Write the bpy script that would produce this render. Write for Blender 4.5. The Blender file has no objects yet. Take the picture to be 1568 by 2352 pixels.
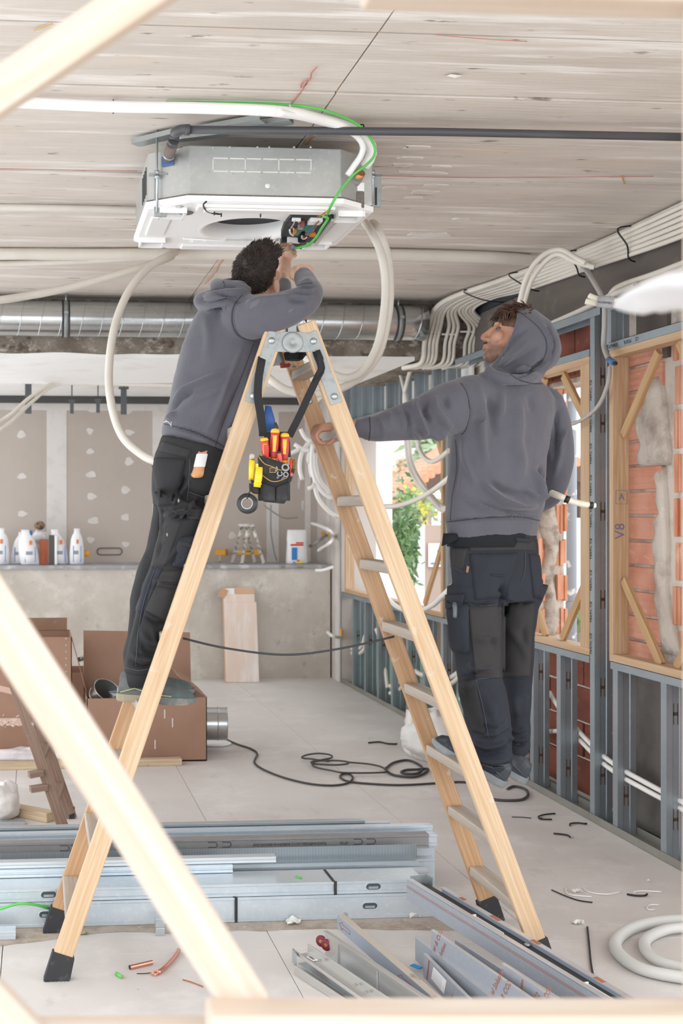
import bpy, bmesh, math, random
import numpy as np
from mathutils import Vector, Matrix, Euler, noise as mnoise
random.seed(7)
sc = bpy.context.scene
COL = sc.collection
V = Vector
# ------------------------------------------------------------------ camera
FPX, PX0, PY0 = 2650.0, 288.0, 1179.0           # focal length and principal point in pixels of 1568x2352
YAW = math.radians(4.38); CT, ST = math.cos(YAW), math.sin(YAW)
EYE = V((0, 0, 1.65))
cd = bpy.data.cameras.new('camera'); cam = bpy.data.objects.new('camera', cd); COL.objects.link(cam)
cam.location = EYE; cam.rotation_euler = (math.pi/2, 0, -YAW)
cd.sensor_fit = 'AUTO'; cd.sensor_width = 36.0; cd.lens = FPX/2352*36
cd.shift_x = (784-PX0)/2352; cd.shift_y = (PY0-1176)/2352
cd.clip_start = .05; cd.clip_end = 300
cd.dof.use_dof = True; cd.dof.focus_distance = 4.4; cd.dof.aperture_fstop = 4.5
sc.camera = cam
# ------------------------------------------------------------------ light and exposure
w = bpy.data.worlds.new('sky'); sc.world = w; w.use_nodes = True
bg = w.node_tree.nodes['Background']
bg.inputs[0].default_value = (0.93, 0.965, 1.0, 1); bg.inputs[1].default_value = 1.0
sun = bpy.data.lights.new('sun', 'SUN'); sun.energy = 0.25; sun.angle = math.radians(40); sun.color = (1, .95, .88)
suno = bpy.data.objects.new('sun', sun); COL.objects.link(suno)
suno.rotation_euler = (math.radians(52), 0, math.radians(-20))
sc.view_settings.view_transform = 'Standard'; sc.view_settings.look = 'None'
sc.view_settings.gamma = 1; sc.view_settings.use_curve_mapping = False
sc.view_settings.exposure = 1.38
sc.cycles.max_bounces = 8; sc.cycles.diffuse_bounces = 5; sc.cycles.glossy_bounces = 4
sc.cycles.use_denoising = True; sc.cycles.sample_clamp_indirect = 6

# ------------------------------------------------------------------ points from the photograph's sight lines
def ray(px, py):
    a = (px-PX0)/FPX; c = (PY0-py)/FPX
    return V((a*CT+ST, -a*ST+CT, c))
def UY(px, py, Y): r = ray(px, py); return EYE+r*(Y/r.y)
def UX(px, py, X): r = ray(px, py); return EYE+r*(X/r.x)
def UZ(px, py, z=0.0): r = ray(px, py); return EYE+r*((z-EYE.z)/r.z)
def UD(px, py, d): return EYE+ray(px, py)*d

# ------------------------------------------------------------------ materials
def srgb(r, g, b):
    f = lambda c: c/12.92 if c <= .04045 else ((c+.055)/1.055)**2.4
    return (f(r/255), f(g/255), f(b/255), 1)
def mk(name, base, rough=.6, metal=0., layers=(), bumps=(), spec=.5, world=False, trans=0., sheen=0., alpha=1., coat=0.):
    m = bpy.data.materials.new(name); m.use_nodes = True
    nt = m.node_tree; b = nt.nodes['Principled BSDF']; L = nt.links.new
    if world: co = nt.nodes.new('ShaderNodeNewGeometry').outputs['Position']
    else: co = nt.nodes.new('ShaderNodeTexCoord').outputs['Object']
    def tex(d):
        mp = nt.nodes.new('ShaderNodeMapping'); L(co, mp.inputs[0])
        mp.inputs['Scale'].default_value = d.get('st', (1, 1, 1)); mp.inputs['Rotation'].default_value = d.get('rot', (0, 0, 0))
        mp.inputs['Location'].default_value = d.get('off', (0, 0, 0))
        k = d.get('k', 'noise')
        if k == 'noise':
            t = nt.nodes.new('ShaderNodeTexNoise'); t.inputs['Scale'].default_value = d.get('s', 5); t.inputs['Detail'].default_value = d.get('d', 4)
            t.inputs['Roughness'].default_value = d.get('r', .55); t.inputs['Distortion'].default_value = d.get('dist', 0)
            o = t.outputs[0]
        elif k == 'voronoi':
            t = nt.nodes.new('ShaderNodeTexVoronoi'); t.inputs['Scale'].default_value = d.get('s', 5); o = t.outputs[0]
        else:
            t = nt.nodes.new('ShaderNodeTexWave'); t.inputs['Scale'].default_value = d.get('s', 5); t.inputs['Distortion'].default_value = d.get('dist', 0)
            t.inputs['Detail'].default_value = d.get('d', 2); t.inputs['Detail Scale'].default_value = d.get('ds', 1.0)
            t.bands_direction = d.get('ax', 'X'); t.wave_profile = d.get('prof', 'SIN'); o = t.outputs[1]
            if d.get('rings'): t.wave_type = 'RINGS'; t.rings_direction = d['rings']
        L(mp.outputs[0], t.inputs['Vector']); return o
    cur = None; col = tuple(base) if len(base) == 4 else (*base, 1)
    b.inputs['Base Color'].default_value = col
    for d in layers:
        o = tex(d); rp = nt.nodes.new('ShaderNodeMapRange'); L(o, rp.inputs[0])
        rp.inputs[1].default_value = d.get('lo', .4); rp.inputs[2].default_value = d.get('hi', .6); rp.inputs[4].default_value = d.get('amt', 1.)
        mx = nt.nodes.new('ShaderNodeMix'); mx.data_type = 'RGBA'; L(rp.outputs[0], mx.inputs[0])
        if cur is None: mx.inputs[6].default_value = col
        else: L(cur, mx.inputs[6])
        c = d['col']; mx.inputs[7].default_value = tuple(c) if len(c) == 4 else (*c, 1)
        cur = mx.outputs[2]
    if cur is not None: L(cur, b.inputs['Base Color'])
    pn = None
    for d in bumps:
        o = tex(d); bp = nt.nodes.new('ShaderNodeBump'); L(o, bp.inputs['Height'])
        bp.inputs['Strength'].default_value = d.get('str', .3); bp.inputs['Distance'].default_value = d.get('h', .01)
        if pn is not None: L(pn, bp.inputs['Normal'])
        pn = bp.outputs[0]
    if pn is not None: L(pn, b.inputs['Normal'])
    b.inputs['Roughness'].default_value = rough; b.inputs['Metallic'].default_value = metal
    b.inputs['Specular IOR Level'].default_value = spec
    if trans: b.inputs['Transmission Weight'].default_value = trans
    if sheen: b.inputs['Sheen Weight'].default_value = sheen; b.inputs['Sheen Roughness'].default_value = .5
    if coat: b.inputs['Coat Weight'].default_value = coat
    if alpha < 1: b.inputs['Alpha'].default_value = alpha
    return m

# ------------------------------------------------------------------ mesh building
class MB:
    def __init__(s): s.v = []; s.f = []; s.sm = []
    def add(s, vs, fs, smooth=False):
        k = len(s.v); s.v.extend([tuple(p) for p in vs])
        for f in fs: s.f.append([i+k for i in f]); s.sm.append(smooth)
        return s
    def box(s, c, d, M=None):
        c = V(c); x, y, z = d[0]/2, d[1]/2, d[2]/2
        vs = [V((a*x, b*y, e*z)) for a in (-1, 1) for b in (-1, 1) for e in (-1, 1)]
        vs = [(M @ p if M else p)+c for p in vs]
        return s.add(vs, [(0, 1, 3, 2), (4, 6, 7, 5), (0, 4, 5, 1), (2, 3, 7, 6), (0, 2, 6, 4), (1, 5, 7, 3)])
    def box2(s, a, b): return s.box([(a[i]+b[i])/2 for i in range(3)], [abs(b[i]-a[i]) for i in range(3)])
    def bar(s, p0, p1, w, t, up=(0, 0, 1)):
        M = frame(p0, p1, up); L = (V(p1)-V(p0)).length
        vs = [M @ V((a*w/2, b*t/2, e*L)) for a in (-1, 1) for b in (-1, 1) for e in (0, 1)]
        return s.add(vs, [(0, 1, 3, 2), (4, 6, 7, 5), (0, 4, 5, 1), (2, 3, 7, 6), (0, 2, 6, 4), (1, 5, 7, 3)])
    def prism(s, poly, h0, h1, M=None, smooth=False):
        n = len(poly); M = M or Matrix()
        a = [M @ V((p[0], p[1], h0)) for p in poly]; b = [M @ V((p[0], p[1], h1)) for p in poly]
        s.add(a+b, [(i, (i+1) % n, n+(i+1) % n, n+i) for i in range(n)], smooth)
        k = len(s.v)-2*n
        s.f.append([k+i for i in reversed(range(n))]); s.sm.append(False)
        s.f.append([k+n+i for i in range(n)]); s.sm.append(False); return s
    def loft(s, rings, caps=True, closed=False, smooth=True):
        n = len(rings[0]); k = len(s.v)
        for r in rings: s.v.extend([tuple(p) for p in r])
        m = len(rings)
        for i in range(m if closed else m-1):
            a = k+i*n; b = k+((i+1) % m)*n
            for j in range(n):
                s.f.append([a+j, a+(j+1) % n, b+(j+1) % n, b+j]); s.sm.append(smooth)
        if caps and not closed:
            s.f.append([k+j for j in reversed(range(n))]); s.sm.append(False)
            s.f.append([k+(m-1)*n+j for j in range(n)]); s.sm.append(False)
        return s
    def tube(s, pts, r, seg=8, caps=True, closed=False, ry=None, up=None):
        pts = [V(p) for p in pts]; n = len(pts)
        rs = r if isinstance(r, (list, tuple)) else [r]*n
        T = []
        for i in range(n):
            a = pts[(i-1) % n] if closed else pts[max(i-1, 0)]; b = pts[(i+1) % n] if closed else pts[min(i+1, n-1)]
            d = b-a; T.append(d.normalized() if d.length > 1e-9 else V((0, 0, 1)))
        u = V(up) if up is not None else (V((0, 0, 1)) if abs(T[0].z) < .9 else V((1, 0, 0)))
        u = (u-T[0]*u.dot(T[0])).normalized(); rings = []
        for i in range(n):
            u = (u-T[i]*u.dot(T[i])).normalized(); v = T[i].cross(u)
            rr = rs[i]; r2 = rr if ry is None else (ry[i] if isinstance(ry, (list, tuple)) else ry)
            rings.append([pts[i]+u*(math.cos(q)*rr)+v*(math.sin(q)*r2) for q in [2*math.pi*j/seg for j in range(seg)]])
        return s.loft(rings, caps, closed)
    def lathe(s, prof, M=None, seg=16, caps=True):
        M = M or Matrix()
        return s.loft([[M @ V((r*math.cos(2*math.pi*j/seg), r*math.sin(2*math.pi*j/seg), z)) for j in range(seg)] for r, z in prof], caps)
    def ball(s, c, r, seg=12, rings=8, M=None):
        c = V(c); r = V(r) if not isinstance(r, (int, float)) else V((r, r, r)); M = M or Matrix.Identity(3)
        R = []
        for i in range(rings+1):
            a = math.pi*(i+.02 if i == 0 else (i-.02 if i == rings else i))/rings
            R.append([c+M @ V((r.x*math.sin(a)*math.cos(2*math.pi*j/seg), r.y*math.sin(a)*math.sin(2*math.pi*j/seg), -r.z*math.cos(a))) for j in range(seg)])
        return s.loft(R)
def frame(p0, p1, up=(0, 0, 1)):
    p0, p1 = V(p0), V(p1); z = (p1-p0).normalized(); u = V(up)
    if abs(z.dot(u.normalized())) > .999: u = V((0, 1, 0))
    y = (u-z*u.dot(z)).normalized(); x = y.cross(z)
    M = Matrix((x, y, z)).transposed().to_4x4(); M.translation = p0; return M
def cr(P, step=.02, closed=False):
    """smooth curve through points, evenly resampled"""
    P = [V(p) for p in P]; n = len(P); out = []
    for i in range(n if closed else n-1):
        g = (lambda k: P[k % n]) if closed else (lambda k: P[min(max(k, 0), n-1)])
        a, b, c, d = g(i-1), g(i), g(i+1), g(i+2)
        for j in range(12):
            t = j/12; out.append(.5*((2*b)+(-a+c)*t+(2*a-5*b+4*c-d)*t*t+(-a+3*b-3*c+d)*t**3))
    out.append(P[0] if closed else P[-1])
    L = [0]
    for i in range(1, len(out)): L.append(L[-1]+(out[i]-out[i-1]).length)
    m = max(2, int(round(L[-1]/step))); res = []; k = 0
    for i in range(m+(0 if closed else 1)):
        t = L[-1]*i/m
        while k < len(L)-2 and L[k+1] < t: k += 1
        s = (t-L[k])/max(L[k+1]-L[k], 1e-9); res.append(out[k].lerp(out[k+1], min(max(s, 0), 1)))
    return res
MW = {}
def reg(o, M, parent):
    if parent is None: o.matrix_basis = M
    else: o.parent = parent; o.matrix_basis = MW[parent.name].inverted() @ M
    MW[o.name] = M.copy(); return o
def tag(o, label=None, cat=None, group=None, kind=None):
    if label: o['label'] = label
    if cat: o['category'] = cat
    if group: o['group'] = group
    if kind: o['kind'] = kind
    return o
def thing(name, label, cat, loc=(0, 0, 0), group=None, rot=None):
    o = bpy.data.objects.new(name, None); o.empty_display_size = .05; COL.objects.link(o)
    M = Matrix.Translation(V(loc)) @ (rot or Matrix())
    reg(o, M, None); return tag(o, label, cat, group)
def obj(name, mesh, M, parent=None, bevel=0, **k):
    o = bpy.data.objects.new(name, mesh); COL.objects.link(o); reg(o, M, parent)
    if bevel: md = o.modifiers.new('edge', 'BEVEL'); md.width = bevel; md.segments = 2; md.limit_method = 'ANGLE'
    return tag(o, **k)
def build(mb, name, mat, parent=None, M=None, bevel=0, **k):
    vs = mb.v
    if M is None:
        a = np.array(vs, float); lo, hi = a.min(0), a.max(0)
        c = V(((lo[0]+hi[0])/2, (lo[1]+hi[1])/2, lo[2])); M = Matrix.Translation(c)
        vs = (a-np.array(c)).tolist()
    me = bpy.data.meshes.new(name); me.from_pydata([tuple(p) for p in vs], [], mb.f)
    me.polygons.foreach_set('use_smooth', mb.sm); 
    for q in (mat if isinstance(mat, (list, tuple)) else [mat]): me.materials.append(q)
    me.update()
    return obj(name, me, M, parent, bevel, **k)
def plank(name, p0, p1, wd, tk, mat, parent=None, up=(0, 0, 1), bevel=.002, **k):
    """board along its own z axis: width along x, thickness along y"""
    M = frame(p0, p1, up); L = (V(p1)-V(p0)).length
    return build(MB().box((0, 0, L/2), (wd, tk, L)), name, mat, parent, M=M, bevel=bevel, **k)
def thick(path, t):
    """closed outline of an open 2-D path given a sheet thickness"""
    n = len(path); nn = []
    for i in range(n):
        d1 = (V((*path[i], 0))-V((*path[i-1], 0))).normalized() if i > 0 else None
        d2 = (V((*path[i+1], 0))-V((*path[i], 0))).normalized() if i < n-1 else None
        if d1 is None: d1 = d2
        if d2 is None: d2 = d1
        n1, n2 = V((-d1.y, d1.x, 0)), V((-d2.y, d2.x, 0)); m = (n1+n2)
        m = m/max(m.length_squared, .2)*2 if m.length > 1e-6 else n1
        nn.append((path[i][0]+m.x*t, path[i][1]+m.y*t))
    return list(path)+nn[::-1]
def profile(name, path, p0, p1, mat, parent=None, up=(0, 0, 1), t=.0015, **k):
    M = frame(p0, p1, up); L = (V(p1)-V(p0)).length
    return build(MB().prism(thick(path, t), 0, L), name, mat, parent, M=M, **k)
def ctube(pts, r, step=.02, seg=8, pitch=0, amp=.06, closed=False):
    """tube through control points; pitch > 0 gives real corrugation"""
    if pitch:
        P = cr(pts, pitch/2, closed); return MB().tube(P, [r*(1+amp) if i % 2 else r*(1-amp) for i in range(len(P))], seg, closed=closed)
    return MB().tube(cr(pts, step, closed), r, seg, closed=closed)
def text(body, size, M, mat, parent, name='lettering', ext=.0003, align='CENTER', sx=1.0, bold=0.):
    cu = bpy.data.curves.new(name, 'FONT'); cu.body = body; cu.size = size; cu.extrude = ext; cu.align_x = align; cu.align_y = 'CENTER'; cu.resolution_u = 2; cu.offset = bold
    t = bpy.data.objects.new(name, cu); COL.objects.link(t); bpy.context.view_layer.update()
    me = bpy.data.meshes.new_from_object(t.evaluated_get(bpy.context.evaluated_depsgraph_get()))
    bpy.data.objects.remove(t); bpy.data.curves.remove(cu); me.materials.clear(); me.materials.append(mat)
    return obj(name, me, M @ Matrix.Diagonal((sx, 1, 1, 1)), parent)
def basis(o, x, y):
    """matrix with origin o, local x and y directions"""
    x = V(x).normalized(); y = V(y); y = (y-x*y.dot(x)).normalized(); z = x.cross(y)
    M = Matrix((x, y, z)).transposed().to_4x4(); M.translation = V(o); return M
# ------------------------------------------------------------------ material library
S = srgb
def m_wood(name, c1, c2, s=1.0, rough=.55, dirt=None):
    ly = [dict(k='noise', s=9*s, st=(9, 9, .35), d=3, lo=.35, hi=.68, col=c2, dist=.6),
          dict(k='wave', s=14*s, st=(1, 1.2, .05), dist=5, d=2, ds=.8, lo=.55, hi=1, col=c2, amt=.55),
          dict(k='noise', s=2.5, st=(1, 1, .5), lo=.5, hi=.75, col=[c*.86 for c in c1[:3]], amt=.5)]
    if dirt: ly.append(dict(k='noise', s=14, d=6, lo=.64, hi=.7, col=dirt, amt=.7))
    return mk(name, c1, rough, layers=ly, bumps=[dict(k='noise', s=20, st=(8, 8, .4), str=.12, h=.004)])
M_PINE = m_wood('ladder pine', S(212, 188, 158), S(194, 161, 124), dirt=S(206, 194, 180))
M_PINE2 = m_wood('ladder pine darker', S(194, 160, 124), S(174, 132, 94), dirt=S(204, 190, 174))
M_TREAD = m_wood('dusty grey tread wood', S(182, 170, 158), S(160, 146, 132), dirt=S(204, 200, 196))
M_SPRUCE = m_wood('pale spruce', S(206, 194, 181), S(190, 170, 151), .7, dirt=S(176, 120, 84))
M_SPRUCE_W = m_wood('window spruce', S(204, 178, 148), S(184, 148, 110), .8)
M_BRACE = m_wood('brace pine', S(196, 164, 122), S(178, 140, 96), 1.2)
M_OLDWOOD = m_wood('old brown ladder wood', S(150, 124, 108), S(122, 98, 84), 1.3, .7, S(205, 198, 192))
M_LUMBER = m_wood('dusty lumber', S(206, 186, 158), S(180, 156, 126), 1.2, .8, S(150, 132, 110))
M_CEIL = mk('board marked concrete', S(217, 208, 199), .85, world=True, layers=[
    dict(s=1.3, st=(.5, 2.4, 1), d=6, r=.62, lo=.36, hi=.68, col=S(197, 187, 177)),
    dict(s=2.6, st=(.55, 3.2, 1), d=7, r=.66, lo=.54, hi=.72, col=S(188, 176, 165), amt=.55, off=(2, 5, 0)),
    dict(s=3, st=(.4, 5, 1), d=6, lo=.55, hi=.68, col=S(238, 234, 229), amt=.8, off=(3, 1, 0)),
    dict(s=9, st=(.45, 7, 1), d=6, lo=.60, hi=.78, col=S(182, 170, 160), amt=.4),
    dict(s=8, st=(.8, 3, 1), d=6, lo=.66, hi=.72, col=S(112, 97, 84), amt=.75, off=(7, 2, 0)),
    dict(s=1.6, st=(1, 2, 1), d=3, lo=.62, hi=.8, col=S(222, 200, 178), amt=.6, off=(1, 9, 0)),
    dict(s=14, st=(1, 2, 1), d=2, lo=.765, hi=.78, col=S(214, 180, 92), amt=.8, off=(4, 4, 0))],
    bumps=[dict(s=7, st=(.4, 12, 1), d=6, str=.35, h=.006), dict(s=60, d=3, str=.12, h=.003)])
M_CEILGAP = mk('dark joint', S(84, 74, 66), .9, world=True, layers=[dict(s=9, lo=.6, hi=.66, col=S(205, 165, 70), amt=.8)])
M_FLOOR = mk('dusty floor tile', S(214, 209, 205), .55, world=True, layers=[
    dict(s=.7, d=4, lo=.42, hi=.68, col=S(198, 191, 187)),
    dict(s=2.2, d=7, r=.7, lo=.5, hi=.72, col=S(228, 225, 223), amt=.8),
    dict(s=5, st=(1, .4, 1), d=8, r=.72, lo=.6, hi=.72, col=S(182, 172, 166), amt=.6),
    dict(s=38, d=3, lo=.72, hi=.76, col=S(118, 108, 102), amt=.6)],
    bumps=[dict(s=90, d=4, str=.12, h=.002)])
M_GROUT = mk('tile joint', S(150, 140, 132), .9)
M_PLASTER_GREY = mk('grey cement render', S(208, 201, 191), .9, world=True, layers=[
    dict(s=.9, d=5, r=.65, lo=.4, hi=.64, col=S(184, 175, 164)), dict(s=3, d=7, r=.7, lo=.52, hi=.7, col=S(222, 217, 209), amt=.8),
    dict(s=11, d=6, lo=.62, hi=.72, col=S(136, 126, 116), amt=.4)], bumps=[dict(s=14, d=8, str=.25, h=.01)])
M_BOARD = mk('grey plasterboard', S(188, 177, 168), .85, world=True, layers=[dict(s=.8, d=4, lo=.4, hi=.7, col=S(178, 166, 156)), dict(s=18, d=4, lo=.6, hi=.75, col=S(196, 187, 179), amt=.4)])
M_FILLER = mk('joint filler', S(216, 211, 207), .9, world=True, layers=[dict(s=8, d=5, lo=.5, hi=.7, col=S(206, 199, 194))])
M_WHITE = mk('white plaster', S(246, 245, 243), .85, world=True, layers=[dict(s=2.5, d=6, lo=.55, hi=.75, col=S(222, 217, 211), amt=.7), dict(s=1.1, d=3, lo=.7, hi=.76, col=S(206, 180, 158), amt=.4)], bumps=[dict(s=40, d=5, str=.15, h=.004)])
M_ROUGHCON = mk('rough honeycombed concrete', S(150, 140, 128), .95, world=True, layers=[
    dict(s=3.2, d=5, lo=.42, hi=.58, col=S(122, 111, 99)), dict(s=12, st=(1, 1, 1.6), d=7, r=.7, lo=.53, hi=.64, col=S(200, 190, 180), amt=.85),
    dict(s=15, d=7, lo=.58, hi=.66, col=S(86, 74, 64), amt=.8, off=(4, 4, 1))], bumps=[dict(s=16, d=8, r=.7, str=.8, h=.02)])
M_DARKCON = mk('dark concrete beam', S(112, 104, 98), .9, world=True, layers=[dict(s=1.5, st=(1, .4, 2), d=5, lo=.4, hi=.65, col=S(92, 85, 80)), dict(s=5, d=6, lo=.6, hi=.75, col=S(136, 130, 124), amt=.6)], bumps=[dict(s=15, d=6, str=.3, h=.01)])
def m_galv(name, c, c2, rough=.38, metal=.85):
    return mk(name, c, rough, metal, layers=[dict(s=2.2, d=4, lo=.4, hi=.7, col=c2), dict(s=45, d=3, lo=.52, hi=.7, col=[x*1.08 for x in c[:3]], amt=.5)], bumps=[dict(s=6, d=2, str=.05, h=.01)])
M_GALV = m_galv('galvanised steel', S(190, 196, 198), S(170, 178, 182))
M_GALV_STUD = m_galv('stud steel', S(160, 170, 176), S(138, 150, 158), .45, .7)
M_GALV_FLOOR = m_galv('blue tinted galvanised profile', S(214, 222, 228), S(190, 204, 214), .38, .6)
M_GALV_DULL = m_galv('dull grey profile', S(158, 156, 155), S(142, 140, 139), .5, .6)
M_ACSTEEL = m_galv('spangled appliance steel', S(200, 202, 200), S(180, 183, 182), .36, .72)
M_DUCT = m_galv('spiral duct steel', S(205, 208, 208), S(176, 180, 182), .22, .95)
M_CONDUIT = mk('ivory conduit', S(226, 220, 210), .55, layers=[dict(s=4, lo=.5, hi=.75, col=S(208, 200, 188), amt=.6)])
M_CONDUITW = mk('white conduit', S(234, 232, 228), .5)
M_PVC = mk('dark grey pvc', S(74, 74, 78), .42, layers=[dict(s=7, st=(.3, 1, 1), d=5, lo=.5, hi=.7, col=S(96, 96, 98), amt=.7)])
M_BLACK = mk('black rubber', S(40, 40, 43), .6, layers=[dict(s=30, d=5, lo=.55, hi=.7, col=S(78, 78, 80), amt=.7)])
M_BLACKP = mk('black plastic', S(28, 28, 30), .4)
M_WHITEP = mk('white polystyrene', S(244, 243, 241), .6)
M_WHITEPL = mk('white plastic', S(240, 239, 238), .35)
M_CREAM = mk('cream plastic', S(240, 234, 216), .45)
M_GREEN = mk('green cable', S(92, 190, 88), .4)
M_COPPER = mk('copper', S(226, 168, 148), .3, 1.0)
M_BRASS = mk('brass', S(190, 140, 96), .35, .9)
M_ZINC = mk('zinc plate', S(162, 166, 165), .5, .5, layers=[dict(s=40, d=4, lo=.5, hi=.7, col=S(146, 152, 152))])
M_GREYFOAM = mk('grey foam', S(112, 103, 99), .9, layers=[dict(s=120, d=2, lo=.5, hi=.7, col=S(132, 124, 120))])
M_BRICK = mk('terracotta block', S(226, 166, 142), .85, world=True, layers=[dict(s=5, d=5, lo=.4, hi=.7, col=S(210, 142, 116)), dict(s=14, st=(1, 1, 3), d=6, lo=.58, hi=.7, col=S(230, 178, 152), amt=.7)],
    bumps=[dict(k='wave', s=9, ax='Z', str=.4, h=.008), dict(s=30, d=5, str=.3, h=.004)])
M_BRICKV = mk('broken terracotta flutes', S(232, 174, 144), .85, world=True, layers=[dict(s=6, st=(1, 4, .4), d=5, lo=.4, hi=.66, col=S(204, 132, 98)), dict(s=9, d=6, lo=.6, hi=.7, col=S(238, 196, 172), amt=.7)], bumps=[dict(s=30, d=5, str=.4, h=.004)])
M_BRICKD = mk('red brick', S(138, 78, 60), .9, world=True, layers=[dict(s=3, st=(1, 1, 2), d=5, lo=.4, hi=.65, col=S(104, 58, 46)), dict(s=18, d=6, lo=.6, hi=.7, col=S(150, 112, 96), amt=.5)], bumps=[dict(k='wave', s=12, ax='Y', str=.35, h=.006), dict(s=30, d=5, str=.3, h=.004)])
M_MORTAR = mk('grey mortar', S(214, 205, 194), .95, world=True, layers=[dict(s=7, d=6, lo=.45, hi=.65, col=S(178, 166, 154)), dict(s=26, d=6, lo=.58, hi=.7, col=S(226, 219, 210), amt=.7)], bumps=[dict(s=22, d=8, str=.6, h=.012)])
M_CARD = mk('cardboard', S(160, 127, 107), .85, layers=[dict(s=2.5, d=4, lo=.4, hi=.7, col=S(148, 114, 95)), dict(s=9, d=5, lo=.66, hi=.74, col=S(184, 156, 140), amt=.5)])
M_CARDP = mk('pale cardboard', S(226, 206, 192), .85, layers=[dict(s=4, st=(3, 1, .5), d=5, lo=.45, hi=.7, col=S(238, 230, 226)), dict(s=2.2, d=4, lo=.6, hi=.75, col=S(206, 176, 150), amt=.7)])
M_BAG = mk('white sack', S(236, 236, 237), .55, layers=[dict(s=5, d=4, lo=.5, hi=.7, col=S(214, 215, 220))], bumps=[dict(s=10, d=4, str=.4, h=.02)])
M_BLUE = mk('blue print', S(52, 128, 206), .5)
M_RED = mk('red print', S(210, 60, 48), .5)
M_YEL = mk('yellow plastic', S(246, 206, 44), .4, layers=[dict(s=25, d=5, lo=.6, hi=.7, col=S(190, 156, 60), amt=.6)])
M_YELS = mk('spirit level yellow', S(232, 164, 40), .45)
M_INK = mk('blue ink', S(112, 116, 150), .7)
M_INKB = mk('black ink', S(46, 46, 50), .6)
M_INKO = mk('orange print', S(160, 98, 74), .6)
M_DUSTY = mk('dusty aluminium', S(186, 180, 170), .55, .5, layers=[dict(s=22, d=6, lo=.5, hi=.6, col=S(104, 98, 92)), dict(s=14, d=6, lo=.55, hi=.65, col=S(230, 228, 222), off=(3, 3, 3))])
# ================================================================== the room
ZC = 3.15
rnd = random.Random(3)
fl = build(MB().box2((-2.2, -2.5, -.12), (3.5, 12.3, -.02)), 'floor', M_GROUT, kind='structure')
for i in range(-2, 3):
    for j in range(-7, 8):
        x0, y0 = -.13+1.035*i, 4.31+.9*j
        build(MB().box2((x0+.0015, y0+.0015, -.02), (x0+1.0335, y0+.8985, rnd.uniform(-.0006, 0))), 'tile', M_FLOOR, fl, bevel=.001)
ce = build(MB().box2((-2.0, .8, ZC+.012), (3.6, 9.8, ZC+.3)), 'ceiling', M_CEILGAP, kind='structure')
for i in range(-1, 1):
    for j in range(0, 15):
        x0 = 1.065+2.5*i; y0 = .48+.51*j; x1 = x0+2.5
        build(MB().box2((x0+.003, y0+.006, ZC+rnd.uniform(-.004, .004)), (x1-.003, y0+.504, ZC+.02)), 'formwork_panel', M_CEIL, ce, bevel=.0015)
# concrete downstand with white plastered underside, then the lower ceiling behind it
t1 = build(MB().box2((-2.0, 8.1, 2.752), (3.3, 9.8, ZC+.011)), 'trim_1', M_ROUGHCON, kind='structure', label='rough concrete downstand beam behind the spiral duct')
mb = MB(); n = 60
for i in range(n):   # skim coat creeping raggedly over the edge of the beam
    xa, xb = -2+4.7*i/n, -2+4.7*(i+1)/n; ha, hb = [.02+.012*mnoise.noise((q*3.1, 0, 0)) for q in (xa, xb)]
    mb.add([(xa, 8.094, 2.745), (xb, 8.094, 2.745), (xb, 8.094, 2.752+hb), (xa, 8.094, 2.752+ha), (xa, 9.8, 2.745), (xb, 9.8, 2.745), (xb, 8.1, 2.752+hb), (xa, 8.1, 2.752+ha)],
           [(0, 1, 2, 3), (0, 4, 5, 1), (3, 2, 6, 7)])
build(mb, 'skim_coat', M_WHITE, t1)
build(MB().box2((-2.0, 9.8, 2.86), (3.3, 12.3, 3.3)), 'trim_2', M_WHITE, kind='structure', label='low white ceiling strip over the ledge')
# back wall: rendered half wall with a ledge, plasterboard above
wb = build(MB().box2((-2.0, 12.0, 0), (3.3, 12.2, 3.0)), 'wall_back', M_BOARD, kind='structure')
for a, b in ((107, 153), (350, 398), (612, 640), (-190, -150), (700, 713)):
    p, q = UY(a, 1000, 12.0), UY(b, 1000, 12.0)
    build(MB().box2((p.x, 11.996, 1.1), (q.x, 12.0, 2.86)), 'joint_strip', M_FILLER, wb)
rp = random.Random(11)
for c, rows in ((50, (998, 1094, 1180, 1255)), (210, (940, 990, 1037, 1090, 1140, 1196, 1240)), (292, (942, 993, 1060, 1125, 1188, 1250)), (530, (1230, 1100)), (690, (1110, 1160)), (735, (1140, 1250, 1275)), (668, (1060,)), (-60, (1000, 1100, 1200))):
    for y in rows:
        p = UY(c+rp.uniform(-5, 5), y, 11.997); k = 9; rx, rz = rp.uniform(.035, .058), rp.uniform(.028, .042)
        if c > 600: rx, rz = .014, .06
        ang = rp.uniform(0, 6)
        poly = [(rx*math.cos(6.283*i/k)*(1+.2*math.sin(ang+i*2.1)), rz*math.sin(6.283*i/k)*(1+.2*math.cos(ang+i*1.7))) for i in range(k)]
        build(MB().prism(poly, 0, .004, basis((p.x, 12.0, p.z), (1, 0, 0), (0, 0, 1))), 'filler_patch', M_FILLER, wb)
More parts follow.
